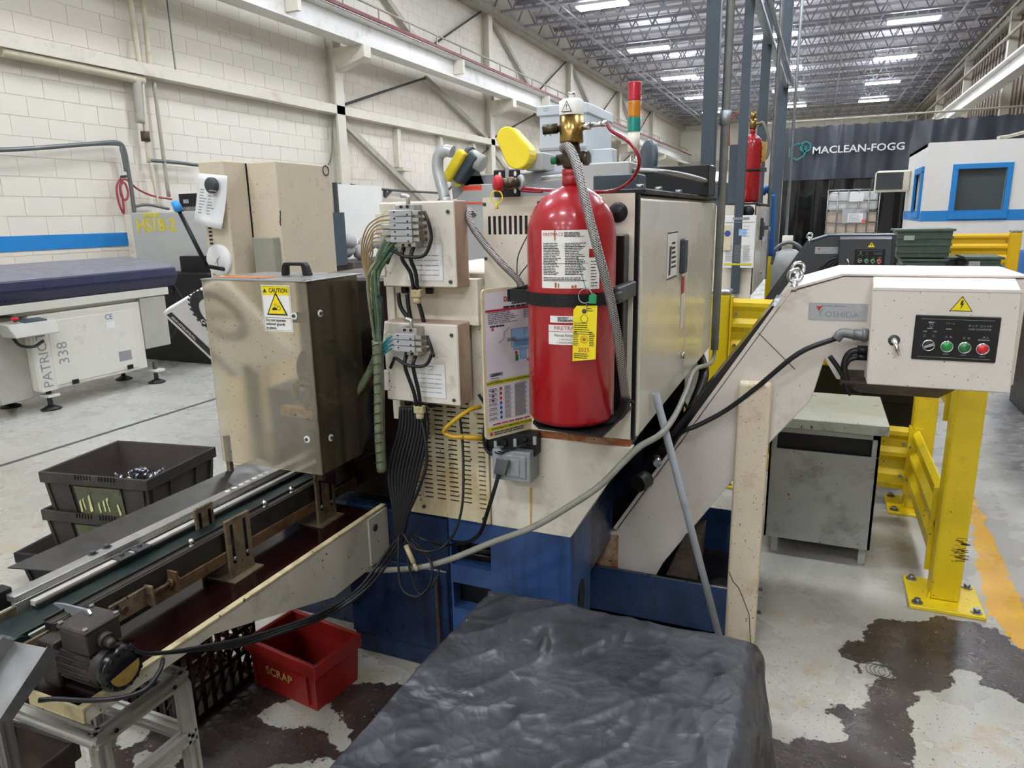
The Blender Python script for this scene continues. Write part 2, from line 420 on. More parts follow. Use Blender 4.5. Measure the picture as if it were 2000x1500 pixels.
def text(mb, s, size, c, r, u, align='CENTER', mi=0, spacing=1., bold=0., off=.0008, fmap=None, stretch=1.):
    """flat lettering: c centre, r reading direction, u up"""
    c, r, u = vec(c), vec(r).normalized(), vec(u).normalized(); nrm = r.cross(u)
    vs, fs = text_mesh(s, size, align, 0., spacing, bold)
    mb.add([(fmap(v) if fmap else c+r*v.x*stretch+u*v.y+nrm*off) for v in vs], fs, mi)
    return mb
def rect(mb, c, r, u, w_, h_, off=.0006, mi=0):
    c, r, u = vec(c), vec(r).normalized(), vec(u).normalized(); nrm = r.cross(u); c = c+nrm*off
    return mb.add([c-r*w_/2-u*h_/2, c+r*w_/2-u*h_/2, c+r*w_/2+u*h_/2, c-r*w_/2+u*h_/2], [(0, 1, 2, 3)], mi)
def poly(mb, c, r, u, pts, off=.0008, mi=0):
    c, r, u = vec(c), vec(r).normalized(), vec(u).normalized(); nrm = r.cross(u)
    return mb.add([c+r*a+u*b_+nrm*off for a, b_ in pts], [list(range(len(pts)))], mi)
def disc(mb, c, r, u, rad, off=.0008, mi=0, n=20, rin=0.):
    c, r, u = vec(c), vec(r).normalized(), vec(u).normalized(); nrm = r.cross(u)
    o = [c+(r*math.cos(a)+u*math.sin(a))*rad+nrm*off for a in [2*math.pi*i/n for i in range(n)]]
    if not rin: return mb.add(o, [list(range(n))], mi)
    q = [c+(r*math.cos(a)+u*math.sin(a))*rin+nrm*off for a in [2*math.pi*i/n for i in range(n)]]
    return mb.add(o+q, [(i, (i+1) % n, n+(i+1) % n, n+i) for i in range(n)], mi)
def lines(mb, c, r, u, w_, h_, rows, frac=.45, mi=0, ragged=.3, off=.0008, cols=1, words=True):
    """rows of tiny unreadable print"""
    r, u = vec(r).normalized(), vec(u).normalized(); c = vec(c); rng = random.Random(rows*31+int(w_*1e4))
    cw = w_/cols
    for i in range(rows):
        y = h_/2-(i+.5)*h_/rows
        for k in range(cols):
            x0 = -w_/2+k*cw; L = cw*.92*(1-ragged*rng.random()); x = 0
            while x < L:
                ww = min(L-x, cw*(.06+.16*rng.random())) if words else L
                rect(mb, c+r*(x0+x+ww/2)+u*y, r, u, ww*.88, h_/rows*frac, off, mi); x += ww
    return mb
RX, UZ = V((1, 0, 0)), V((0, 0, 1))
def bolt(mb, c, d, r=.006, h=.005, mi=0, n=6): c = vec(c); d = vec(d).normalized(); return mb.cyl(c, c+d*h, r, n=n, mi=mi)
def rrect(w_, h_, rad, n=4):
    out = []
    for cx_, cy_, a0 in ((w_/2-rad, h_/2-rad, 0), (-w_/2+rad, h_/2-rad, 90), (-w_/2+rad, -h_/2+rad, 180), (w_/2-rad, -h_/2+rad, 270)):
        out += [(cx_+rad*math.cos(math.radians(a0+90*i/n)), cy_+rad*math.sin(math.radians(a0+90*i/n))) for i in range(n+1)]
    return out
# ================================================================ STRUCTURE
XL, XR, YB, YF, ZD = -7.6, 4.3, 43.0, -14.0, 6.9
# ---- floor: grey painted slab, paint peeled off in patches (shape of each patch stored on the mesh)
def fpoly(pts): return np.array([[*P(x, y, Z=0)[:2]] for x, y in pts])
PEEL = [fpoly(p) for p in (
    [(1632, 1262), (1655, 1250), (1688, 1252), (1692, 1216), (1712, 1207), (1760, 1214), (1800, 1216), (1830, 1200), (1925, 1222), (1950, 1228), (1985, 1262), (2080, 1330), (2300, 1500), (2200, 1900), (1500, 1800), (1440, 1460), (1520, 1445), (1585, 1447), (1622, 1450), (1648, 1436), (1645, 1405), (1615, 1394), (1612, 1378), (1640, 1370), (1675, 1383), (1692, 1368), (1690, 1345), (1666, 1294), (1642, 1285)],
    [(470, 1290), (520, 1330), (610, 1368), (650, 1352), (700, 1335), (775, 1330), (810, 1345), (760, 1420), (720, 1800), (300, 1800), (340, 1500), (380, 1420), (395, 1380)],
    [(240, 1370), (330, 1330), (400, 1390), (330, 1470), (250, 1520), (180, 1560), (170, 1420)])]
KEEP = [fpoly(p) for p in (
    [(1850, 1308), (1882, 1305), (1910, 1320), (1912, 1338), (1960, 1350), (1990, 1370), (2060, 1420), (2100, 1700), (1800, 1700), (1776, 1402), (1770, 1390), (1796, 1365), (1780, 1352), (1850, 1350), (1862, 1335)],
    [(1684, 1302), (1712, 1290), (1727, 1302), (1755, 1330), (1720, 1325), (1700, 1336), (1682, 1326)],
    [(505, 1397), (540, 1377), (600, 1357), (650, 1380), (688, 1430), (680, 1464), (655, 1466), (632, 1430), (600, 1415), (560, 1425), (528, 1420)],
    [(520, 1500), (600, 1489), (690, 1483), (700, 1620), (520, 1620)],
    [(215, 1420), (250, 1400), (300, 1395), (290, 1440), (240, 1470)], [(250, 1480), (300, 1455), (320, 1490), (280, 1530)])]
YEL = [fpoly(p) for p in ([(1885, 985), (1905, 970), (1935, 1040), (1985, 1150), (2020, 1230), (2100, 1400), (2060, 1420), (1985, 1262), (1960, 1240), (1945, 1215), (1932, 1196), (1920, 1170)],)]
GRY = [fpoly(p) for p in ([(1930, 770), (2300, 700), (2300, 1000), (1990, 990), (1915, 900)],)]
fx = sorted(set(list(np.round(np.arange(-2.3, 1.9, .022), 4))+[-9, -7.6, -6.5, -5.5, -4.5, -3.5, -2.9]+[2.2, 2.8, 3.5, 4.3]))
fy = sorted(set(list(np.round(np.arange(.4, 4.3, .022), 4))+list(range(5, 44))+[-14., -9., -5., -3., -1., 0.]))
gx, gy = np.meshgrid(fx, fy); pts = np.stack([gx.ravel(), gy.ravel()], 1)
def sdf(pl, q):
    d = np.full(len(q), 9.); ins = np.zeros(len(q), bool); n = len(pl)
    for i in range(n):
        a, b_ = pl[i], pl[(i+1) % n]; e = b_-a; w_ = q-a
        t = np.clip((w_@e)/(e@e), 0, 1); d = np.minimum(d, np.hypot(*(w_-t[:, None]*e).T))
        c = ((a[1] <= q[:, 1]) & (b_[1] > q[:, 1])) | ((b_[1] <= q[:, 1]) & (a[1] > q[:, 1]))
        xi = a[0]+(q[:, 1]-a[1])/(e[1] if abs(e[1]) > 1e-9 else 1e-9)*e[0]
        ins ^= c & (q[:, 0] < xi)
    return np.clip(np.where(ins, d, -d), -.3, .3)
peel = np.minimum(np.max([sdf(p, pts) for p in PEEL], 0), -np.max([sdf(p, pts) for p in KEEP], 0))
yel = sdf(YEL[0], pts); gry = sdf(GRY[0], pts)
nx, ny = len(fx), len(fy)
mb = MB(); mb.v = [V((a, b_, 0)) for a, b_ in pts]
mb.f = [(j*nx+i, j*nx+i+1, (j+1)*nx+i+1, (j+1)*nx+i) for j in range(ny-1) for i in range(nx-1)]; mb.mi = [0]*len(mb.f); mb.sm = [False]*len(mb.f)
g = NT('floor'); b = g.b
def attr(n): a = g.n('ShaderNodeAttribute'); a.attribute_name = n; return a.outputs['Fac']
edge = g.math('ADD', g.math('MULTIPLY', g.math('SUBTRACT', g.noise(26, 5, .65), .5), .075), g.math('MULTIPLY', g.math('SUBTRACT', g.noise(7, 2), .5), .06))
paint = g.mix(g.ramp(g.noise(.8, 5), .35, .7), 'a5a49c', 'b6b4aa')
paint = g.mix(g.ramp(g.noise(2.2, 6, .6), .45, .95, 0, .45), paint, '8e8b7d')
near = g.n('ShaderNodeSeparateXYZ'); g.l(g.coord(), near.inputs[0])
near_mask = g.ramp(near.outputs['Y'], 3.6, 2.2)
paint = g.mix(g.math('MULTIPLY', near_mask, .55), paint, 'a09b8a')  # darker, warmer tint on the floor toward the camera
paint = g.mix(g.math('MULTIPLY', near_mask, g.ramp(g.noise(6, 5), .55, .72, 0, .7)), paint, '9a7a3c')
paint = g.mix(g.math('MULTIPLY', near_mask, g.ramp(g.noise(90, 2), .64, .67, 0, .8)), paint, '4a4436')
paint = g.mix(g.ramp(g.math('ADD', attr('grey'), edge), -.05, .12), paint, g.mix(g.ramp(g.noise(14, 5, .75), .35, .65), '55534f', '8d8b86'))
yl = g.ramp(g.math('ADD', attr('yellow'), edge), 0, .004)
paint = g.mix(yl, paint, g.mix(g.ramp(g.noise(5, 4), .4, .7), 'cf9b25', 'dcae36'))
conc = g.mix(g.ramp(g.noise(5, 5), .35, .65), '2b221e', '453a34')
conc = g.mix(g.ramp(g.noise(55, 2), .66, .69, 0, .7), conc, '8d8578')
wear = g.ramp(g.math('ADD', attr('peel'), edge), 0, .004)
g.l(g.mix(wear, paint, conc), b.inputs['Base Color'])
rp = g.ramp(g.noise(4, 4), .35, .7, .2, .42); rc = g.ramp(g.noise(6, 4), .35, .65, .12, .5)
mr = g.n('ShaderNodeMix', data_type='FLOAT'); g.l(wear, mr.inputs[0]); g.l(rp, mr.inputs[2]); g.l(rc, mr.inputs[3]); g.l(mr.outputs[0], b.inputs['Roughness'])
bp = g.n('ShaderNodeBump'); bp.inputs['Strength'].default_value = .35; bp.inputs['Distance'].default_value = .004
g.l(g.math('ADD', g.math('MULTIPLY', g.noise(60, 4), g.math('ADD', g.math('MULTIPLY', wear, .9), .15)), g.math('MULTIPLY', wear, -1.)), bp.inputs['Height']); g.l(bp.outputs[0], b.inputs['Normal'])
M['floor'] = g.m
fl = tag(mb.build('floor', 'floor', recalc=False), 'grey painted concrete floor, peeling to dark brown near the machine', kind='structure')
for nm, ar in (('peel', peel), ('yellow', yel), ('grey', gry)):
    at = fl.data.attributes.new(nm, 'FLOAT', 'POINT'); at.data.foreach_set('value', ar.astype(np.float32))
mb = MB(); mb.box(-4.76, -4.725, -4, 30, .0005, .0025); mb.build('floor_joint', 'joint', fl)

# ---- left wall of painted block
wl = tag(MB().box(XL-.3, XL, YF, YB, 0, ZD).build('wall_left', 'wall_paint2'), 'cream painted concrete block wall with steel columns', kind='structure')
BW, BH, GAP = .4, .2, .003
bm0 = MB().box(0, .005, GAP, BW-GAP, GAP, BH-GAP)
o0 = None; rest = MB()
for r_ in range(33):
    for k in range(-2, 56):
        y = 2.6+k*BW+(BW/2 if r_ % 2 else 0); z = r_*BH
        if 4.6 <= y <= 10.0 and 1.2 <= z < 5.5:
            if o0 is None:
                o0 = bm0.build('block', 'wall_paint', wl); o = o0
            else:
                o = o0.copy(); C.objects.link(o); o.parent = wl
            o.location = (XL+.0, y, z)
        else: rest.box(XL, XL+.005, y+GAP, y+BW-GAP, z+GAP, z+BH-GAP)
tag(rest.build('far_blocks', 'wall_paint2', wl), kind='stuff')
COLY = [10.35, 16.45, 22.55, 28.65, 34.75]
for i, cy_ in enumerate(COLY):
    m = 'steel_paint'
    MB().box(XL, XL+.18, cy_-.02, cy_+.02, 0, 6.3).box(XL+.16, XL+.2, cy_-.11, cy_+.11, 0, 6.3).box(XL, XL+.03, cy_-.11, cy_+.11, 0, 6.3).build('wall_column', m, wl)
    MB().prism([(XL+.2, 3.85), (XL+.2, 4.2), (-6.82, 4.2), (-6.82, 4.02)], 'y', cy_-.1, cy_+.1).build('crane_bracket', m, wl)
    if i < 4:
        y0, y1 = cy_+.1, COLY[i+1]-.1; ym = (y0+y1)/2; xb = XL+.1
        MB().beam((xb, ym, 4.25), (xb, y1, 3.35), .07, .1).build('brace', 'steel_paint_d', wl)
        MB().beam((xb, y0, 3.12), (xb, ym, 1.7), .07, .1).build('brace', 'steel_paint_d', wl)
        MB().beam((xb, y0, 6.2), (xb, ym, 4.75), .07, .1).build('brace', 'steel_paint_d', wl)
        MB().cyl((xb, y0, 3.35), (xb, ym, 4.25), .022, n=8).build('brace_rod', 'dark_steel', wl)
        MB().cyl((xb, y1, 3.12), (xb, ym, 1.7), .022, n=8).build('brace_rod', 'dark_steel', wl)
        MB().cyl((xb, ym, 4.75), (xb, y1, 6.2), .022, n=8).build('brace_rod', 'dark_steel', wl)
MB().box(XL, XL+.2, YF, YB, 3.20, 3.335).build('girt', 'steel_paint', wl)
MB().box(XL, XL+.25, YF, YB, 6.1, 6.3).build('eave_beam', 'steel_paint_d', wl)
MB().box(XL, XL+.012, YF, 22, 1.25, 1.405).build('painted_stripe', 'blue_stripe', wl)
for x, ym in ((12.2, 0), (13.9, 0), (15.5, 0)):
    MB().box(XL, XL+.12, x, x+.12, 2.45, 3.16).box(XL, XL+.2, x, x+.35, 2.4, 2.46).build('wall_hanger', 'steel_paint', wl)
# pipes and conduit on the wall
xw = XL+.13
def wp(x, y): return P(x, y, X=xw)
MB().tube([wp(252, -20), wp(263, 60), wp(274, 133)], .03).build('wall_pipe', 'pipe_paint', wl)
MB().tube([wp(277, -20), wp(286, 60), wp(294, 140)], .03).build('wall_pipe', 'pipe_paint', wl)
MB().tube([wp(0, 100), wp(150, 130), wp(280, 157)], .05).build('wall_pipe', 'pipe_paint', wl)
MB().tube([wp(266, 155), wp(270, 200), wp(274, 240)], .05).build('wall_pipe', 'steel_paint_d', wl)
MB().tube([wp(277, 155), wp(283, 240), wp(291, 318)], .025).build('wall_pipe', 'pipe_paint', wl)
MB().tube([wp(301, 160), wp(312, 250), wp(330, 385)], .022).build('wall_pipe', 'steel_paint_d', wl)
MB().cyl(wp(283, 257), wp(285, 276), .05).build('pipe_valve', 'oil_brown', wl)
MB().tube([wp(289, 313), wp(340, 317), wp(390, 323)], .022).build('wall_pipe', 'conduit', wl)
MB().tube([wp(294, 320), wp(302, 360), wp(310, 405)], .018).build('wall_pipe', 'pipe_paint', wl)
MB().tube([wp(326, 0), wp(335, 75), wp(344, 148)], .008).build('wall_wire', 'conduit', wl)
MB().tube([wp(650, 230), wp(648, 300), wp(640, 325)], .012).build('wall_wire', 'conduit', wl)
MB().tube([wp(662, 480), wp(661, 420), wp(662, 361), wp(700, 364), wp(760, 371), wp(860, 377)], .022).build('wall_conduit', 'dark_steel', wl)
MB().beam(wp(752, 372), wp(752, 385), .05, .05).beam(wp(752, 385), wp(764, 372), .04, .04).build('wall_hanger', 'dark_steel', wl)
c1 = MB(); c1.tube([wp(-30, 294), wp(60, 290), wp(190, 280), wp(228, 278), wp(242, 290), wp(250, 330), wp(258, 380), wp(264, 430)], .024, n=10)
c1.build('wall_conduit', 'conduit', wl)
MB().tube([wp(120, 285), wp(225, 281), wp(238, 295), wp(246, 335)], .02).build('wall_conduit', 'conduit', wl)
MB().tube([wp(262, 403), wp(290, 400), wp(330, 408)], .018).build('wall_conduit', 'conduit', wl)
# red air hose coiled on the wall hook
hs = thing('air_hose', 'red air hose coiled on a hook on the cream block wall', 'hose', wp(237, 345))
MB().tube([wp(237, 346), wp(228, 365), wp(232, 395), wp(242, 417), wp(240, 390), wp(235, 365), wp(243, 357), wp(250, 375), wp(247, 390), wp(238, 385), wp(235, 362), wp(245, 350), wp(270, 370), wp(300, 383), wp(335, 389)], .012, n=8).build('hose', 'hose_red', hs)
MB().cyl(wp(237, 345), wp(237, 345)+V((.08, 0, 0)), .015).build('hook', 'dark_steel', hs)

# ---- crane runways
def runway(x, sgn, label):
    t = thing('crane_runway', label, 'crane beam', (x, 10, 4.2))
    MB().box(x-.14, x+.14, YF, YB-1, 4.2, 4.23).box(x-.02, x+.02, YF, YB-1, 4.23, 4.56).box(x-.14, x+.14, YF, YB-1, 4.56, 4.6).build('beam', 'crane_white', t)
    MB().box(x-.03, x+.03, YF, YB-1, 4.6, 4.68).build('rail', 'crane_white', t)
    if sgn > 0: MB().box(x+sgn*.16, x+sgn*.2, YF, YB-1, 4.6, 4.65).build('conductor_bar', 'crane_red', t)
    if sgn < 0: return
    ra = MB(); ra.cyl((x, YF, 4.9), (x, YB-1, 4.9), .018, n=6)
    for k in range(38): ra.cyl((x, 4+k, 4.6), (x, 4+k, 4.9), .014, n=6)
    ra.build('wire_rail', 'steel_paint_d', t)
    for k in range(5): MB().box(x+sgn*.03, x+sgn*.24, 8.6+k*5, 8.68+k*5, 4.3, 4.56).build('cable_bracket', 'steel_paint', t)
runway(-6.98, 1, 'white crane runway beam with red bar along the block wall')
runway(3.6, -1, 'plain white crane runway beam along the brown corrugated wall')

# ---- right, back and front walls
wr = tag(MB().box(XR, XR+.2, YF, YB, 0, ZD).build('wall_right', 'corrug'), 'brown corrugated metal wall', kind='structure')
rib = MB().box(XR-.05, XR, 0, .2, 3, 6.6).build('wall_rib', 'corrug', wr); rib.location.y = 9
for k in range(1, 60):
    o = rib.copy(); C.objects.link(o); o.parent = wr; o.location.y = 9+k*.42
MB().box(XR-.1, XR, YF, YB, 3.0, 3.15).box(XR-.16, XR, YF, YB, 6.1, 6.3).build('girt', 'steel_paint_d', wr)
MB().cyl((XR-.3, 8, 5.6), (XR-.3, YB, 5.6), .04, n=8).cyl((XR-.5, 8, 6.0), (XR-.5, YB, 6.0), .03, n=8).build('pipe', 'steel_paint_d', wr)
for cy_ in COLY: MB().box(XR-.25, XR, cy_-.1, cy_+.1, 0, 6.3).build('wall_column', 'steel_paint', wr)
wb = tag(MB().box(XL, XR, YB, YB+.2, 0, ZD).build('wall_back', 'wall_paint'), 'cream end wall beyond the machines', kind='structure')
p0, p1 = P(1318, 375, Y=42.9), P(1415, 335, Y=42.9)
wi = tag(MB().box(p0.x, p1.x, 42.86, 42.94, p0.z-1.5, p1.z).build('window_1', 'daylight'), 'bright window glowing with daylight in the far end wall', kind='structure')
fr = MB()
for k in range(6): x = p0.x+(p1.x-p0.x)*k/5; fr.box(x-.04, x+.04, 42.8, 42.86, p0.z-1.5, p1.z)
fr.build('window_frame', 'steel_paint_d', wi)
MB().box(p0.x-.4, p1.x+.4, 42.6, 42.98, p1.z, p1.z+.6).build('shutter_housing', 'steel_paint_d', wi)
wf = tag(MB().box(XL, XR, YF-.2, YF, 0, ZD).build('wall_front', 'wall_paint'), 'cream wall behind the photographer', kind='structure')

# ---- roof: deck, open-web joists, bridging
ce = tag(MB().box(XL-.3, XR+.2, YF-.2, YB+.2, ZD, ZD+.15).build('ceiling', 'deck'), 'pale metal roof deck on open web joists', kind='structure')
J = MB(); J.box(XL, XR, -.05, .05, 6.8, 6.86); J.box(XL, XR, -.05, .05, 6.25, 6.3)
n = 22
for i in range(n):
    x0 = XL+(XR-XL)*i/n; x1 = XL+(XR-XL)*(i+.5)/n; x2 = XL+(XR-XL)*(i+1)/n
    J.beam((x0, 0, 6.28), (x1, 0, 6.82), .03, .03); J.beam((x1, 0, 6.82), (x2, 0, 6.28), .03, .03)
jo = J.build('roof_joist', 'joist', ce); jo.location.y = 12.5
for k in range(1, 21):
    o = jo.copy(); C.objects.link(o); o.parent = ce; o.location.y = 12.5+k*1.5
for x in (-6.1, -3.1, -.1, 2.9):
    MB().box(x-.02, x+.02, 12, YB, 6.2, 6.25).cyl((x+.4, 12, 6.1), (x+.4, YB, 6.1), .02, n=6).build('bridging', 'joist', ce)
deckr = MB()
for k in range(52): deckr.box(XL, XR, 12+k*.6, 12.25+k*.6, 6.86, 6.9)
tag(deckr.build('deck_ribs', 'deck', ce), kind='stuff')
# ---- lamps
lt = thing('ceiling_light', 'lamp', 'ceiling light', (0, 0, LIGHT_Z), 'long bright fixtures hung in rows under the roof joists')
MB().box(-.6, .6, -.19, .19, LIGHT_Z+.02, LIGHT_Z+.09).build('housing', 'lamp_body', lt, bevel=.01)
MB().box(-.57, .57, -.16, .16, LIGHT_Z-.01, LIGHT_Z+.02).build('diffuser', 'lamp_glow', lt)
MB().box(-.5, .5, -.1, .1, LIGHT_Z+.0905, LIGHT_Z+.10).build('added_uplight_strip', 'added_up_glow', lt)  # glowing strip added on top to brighten the roof deck
hg = MB()
for s_ in (-.5, .5): hg.cyl((s_, 0, LIGHT_Z+.09), (s_, 0, 6.26), .006, n=6)
hg.build('hanger', 'joist', lt)
first = True
for ci, (x, nm) in enumerate(((1.84, 'right-hand'), (-1.46, 'middle'), (-4.86, 'left-hand'))):
    for k in range(11):
        y = -12.1+4.85*k  # rearmost rows, unseen, added to light surfaces facing the camera
        lab = ('first', 'second', 'third', 'fourth', 'fifth')[k-6]+f' bright lamp of the {nm} ceiling row, counted from the camera' if k > 5 else f'bright ceiling lamp of the {nm} row, overhead or behind the photographer'
        if first: lt.location = (x, y, LIGHT_Z); lt['label'] = lab; first = False
        else: dup(lt, (x, y, LIGHT_Z), lab)
# ================================================================ MAIN LATHE
YM = 1.85
def lathe_side(t, dy):
    """cabinet with two side doors, shared by both machines (dy shifts along the hall)"""
    x0, x1 = -.866, -.435; y0 = YM+dy
    MB().box(x0, x1-.012, y0+.02, y0+1.5, .885, 1.55).build('cabinet', 'cream', t, bevel=.004)
    for a, b_ in ((y0+.03, y0+.755), (y0+.765, y0+1.49)):
        d = MB().box(x1-.012, x1+.012, a, b_, .89, 1.54).build('side_door', 'cream_door', t, bevel=.006, seg=2)
        if a < y0+.1:
            MB().box(x1+.012, x1+.03, y0+.60, y0+.66, 1.30, 1.415).build('door_handle', 'slate', d, bevel=.004)
            MB().cyl((x1+.012, y0+.70, 1.0), (x1+.025, y0+.70, 1.0), .012).build('door_lock', 'steel_bright', d)
            s = MB(); rect(s, (x1+.012, y0+.46, 1.37), (0, 1, 0), UZ, .17, .15, .001); s.build('pictogram_label', 'white_print', d)
            s = MB(); R_, U_ = V((0, 1, 0)), UZ; c = V((x1+.012, y0+.46, 1.37))
            for k in range(3): poly(s, c+R_*(-.055+.012*k)+U_*-.02, R_, U_, [(-.004, -.04), (.004, -.04), (.012, .05), (.004, .05)], .0016)
            lines(s, c+R_*.03, R_, U_, .09, .09, 6, off=.0016); rect(s, c+U_*.071, R_, U_, .17, .004, .0016); rect(s, c-U_*.071, R_, U_, .17, .004, .0016)
            s.build('label_print', 'ink', d)
            s = MB(); rect(s, (x1+.012, y0+.68, 1.20), (0, 1, 0), UZ, .055, .2, .001); s.build('warning_label', 'white_print', d)
            s = MB(); rect(s, (x1+.012, y0+.68, 1.255), (0, 1, 0), UZ, .055, .06, .0016); s.build('warning_print', 'ink_red', d)
    MB().box(x0+.25, x1+.01, y0+.06, y0+1.52, 1.552, 1.566).build('cabinet_lid', 'black', t, bevel=.003)
    MB().box(x1-.02, x1+.005, y0+.018, y0+.03, .885, 1.55).build('door_gap_dark', 'black_rubber', t)  # black strip drawn for the shaded gap between frame and door

t = L1 = thing('cnc_lathe', 'cream and blue machine tool standing behind the tarp-covered load', 'machine', (-1.0, 2.6, 0))
lathe_side(t, 0)
# blue base with two openings
mb = MB(); mb.holed(-1.022, -.6135, 0, .567, YM, .05, [(-1.016, -.876, .405, .492), (-1.014, -.878, .25, .342)]); mb.build('base_front', 'blue_base', t)
mb = MB(); mb.box(-1.42, -1.026, YM, YM+.05, .0, .56); mb.build('base_panel', 'blue_oily', t, bevel=.003)
MB().box(-1.42, -1.03, YM-.012, YM, .08, .38).build('oily_cover', 'blue_oily', t, bevel=.004)
MB().box(-1.07, -1.058, YM-.03, YM-.012, .1, .36).build('cover_latch', 'oil_brown', t, bevel=.003)
mb = MB(); mb.box(-1.9, -.75, 2.06, 3.4, 0, .88).box(-1.9, -1.42, 1.98, 2.06, 0, .5).build('base_body', 'blue_oily', t)
MB().box(-1.42, -.64, YM+.06, YM+.2, .02, .55).build('base_dark_fill', 'black', t)  # black block stands in for the shade inside the base openings
side = MB(); side.prism([(-.66, 0), (-.611, 0), (-.611, .567), (-.447, .863), (-.49, .863), (-.66, .58)], 'y', YM+.002, 2.06)
side.build('base_corner', 'blue_base', t, bevel=.004)
sl = MB(); sl.slab([(-.610, 1.955+.032*math.cos(a), .315+.062*math.sin(a)) for a in [2*math.pi*i/14 for i in range(14)]], (.002, 0, 0)); sl.build('lifting_hole', 'black', t)
MB().box(-.75, -.64, 2.07, 3.3, .3, .88).build('rear_body', 'blue_oily', t)
MB().box(-1.60, -1.19, 1.9, 2.6, .57, 1.32).build('dark_backing_block', 'black_oil', t, bevel=.01)  # added dark backing, stands in for the shaded void beside the guard
MB().box(-.73, -.47, 2.95, 3.38, 0, .88).build('dark_gap_block', 'black_oil', t)  # added dark block, fills the shaded gap below the cabinet
# front sheet metal
mb = MB(); mb.prism([(-.868, .567), (-.611, .567), (-.431, .868), (-.868, .868)], 'y', YM-.004, YM+.03); mb.build('lower_front_panel', 'cream', t, bevel=.002)
MB().box(-.868, -.44, YM+.004, YM+.03, .866, .892).build('rusty_gap_strip', 'rust_strip', t)
slots = [(-.853+.0158*k, -.853+.0158*k+.0088, 1.452, 1.502) for k in range(9)]
mb = MB(); mb.holed(-.868, -.437, .892, 1.553, YM-.004, .003, slots); mb.build('upper_front_panel', 'cream', t)
MB().box(-.862, -.442, YM-.0008, YM+.02, .9, 1.549).build('panel_backing', 'black', t)  # black sheet puts shade behind the louvre slots
b_ = MB()
for x, z in ((-.862, 1.535), (-.862, 1.385), (-.70, 1.535)): bolt(b_, (x, YM-.004, z), (0, -1, 0), .005, .004)
b_.build('panel_screw', 'dark_steel', t)
MB().lathe(P(1207, 415, Y=YM-.004), [(.0, .014), (.022, .012), (.026, 0)], axis=(0, -1, 0)).build('black_plug', 'black_rubber', t)
# vented cover: five columns of slots low down, one column higher up
sl = []
for c_ in range(5):
    x = -1.142+c_*.0455
    for k in range(23):
        z = .632+k*.0152
        sl.append((x, x+.031, z, z+.0048))
mb = MB(); mb.holed(-1.165, -.912, .573, .99, YM-.012, .003, sl); mb.build('vent_cover', 'cream_vent', t)
sl = [(-.966, -.940, 1.0+k*.027, 1.006+k*.027) for k in range(11)]
mb = MB(); mb.holed(-1.165, -.912, .99, 1.345, YM-.012, .003, sl); mb.build('vent_cover', 'cream', t)
sl = [(-.902, -.879, .62+k*.0152, .625+k*.0152) for k in range(23)]
mb = MB(); mb.holed(-.912, -.868, .573, .99, YM-.014, .01, sl); mb.build('vent_cover', 'cream_vent', t)
sl = [(-.908, -.888, 1.02+k*.0215, 1.025+k*.0215) for k in range(12)]
mb = MB(); mb.holed(-.912, -.868, .99, 1.31, YM-.014, .01, sl); mb.build('vent_cover', 'cream', t)
MB().box(-1.16, -.87, YM-.0075, YM+.02, .58, 1.30).build('vent_backing', 'black', t)  # coloured black so the vent slots look like shaded recesses
MB().box(-1.185, -.868, YM+.02, 2.9, .57, 1.345).build('headstock_cover', 'cream', t, bevel=.004)
MB().box(-.908, -.872, YM-.024, YM-.014, .93, 1.31).build('cable_cover', 'cream', t, bevel=.002)
b_ = MB()
for x, z in ((-.89, 1.30), (-.888, 1.06), (-.888, .59), (-1.1, .60)): bolt(b_, (x, YM-.014, z), (0, -1, 0), .006, .006)
b_.build('panel_screw', 'dark_steel', t)
MB().tube([(-.89, YM-.02, 1.30), (-.893, YM-.03, 1.29), (-.89, YM-.03, 1.278), (-.886, YM-.03, 1.287), (-.89, YM-.02, 1.298)], .0018).build('split_ring', 'steel', t)
MB().box(-1.14, -.87, 1.80, YM-.012, 1.20, 1.33).box(-1.165, -1.14, 1.79, YM-.012, .9, 1.55).build('box_mount', 'cream', t)
# rust run under the socket
rs = MB(); poly(rs, (-.735, YM-.004, .66), RX, UZ, [(-.004, -.09), (.001, -.09), (.006, .05), (-.004, .05)], .0008); rs.build('rust_run', 'rust_run', t)
# coiled hose inside the upper opening
for k in range(6):
    MB().tube([(-1.02, 1.93, .42+k*.011), (-.95, 1.895, .428+k*.01+(k % 2)*.006), (-.87, 1.92, .418+k*.012)], .006).build('coiled_hose', 'black_rubber', t)
# top of machine: junction boxes, monitor and rails behind the cylinder
MB().box(-.73, -.55, 2.25, 2.4, 1.566, 1.66).build('top_unit', 'machine_grey_l', t, bevel=.004)
MB().box(-.60, -.47, 2.02, 2.12, 1.566, 1.61).build('top_unit', 'slate', t, bevel=.003)
MB().box(-.72, -.40, 2.9, 3.1, 1.566, 1.68).build('top_unit', 'black', t, bevel=.003)
MB().tube([(-.86, 2.3, 1.62), (-.6, 2.3, 1.635), (-.42, 2.35, 1.62), (-.42, 3.3, 1.62)], .009).build('top_rail', 'steel', t)
b_ = MB()
for y in (2.0, 2.25, 2.6): bolt(b_, (-.46, y, 1.566), (0, 0, 1), .012, .014)
b_.build('lid_bolt', 'steel', t)

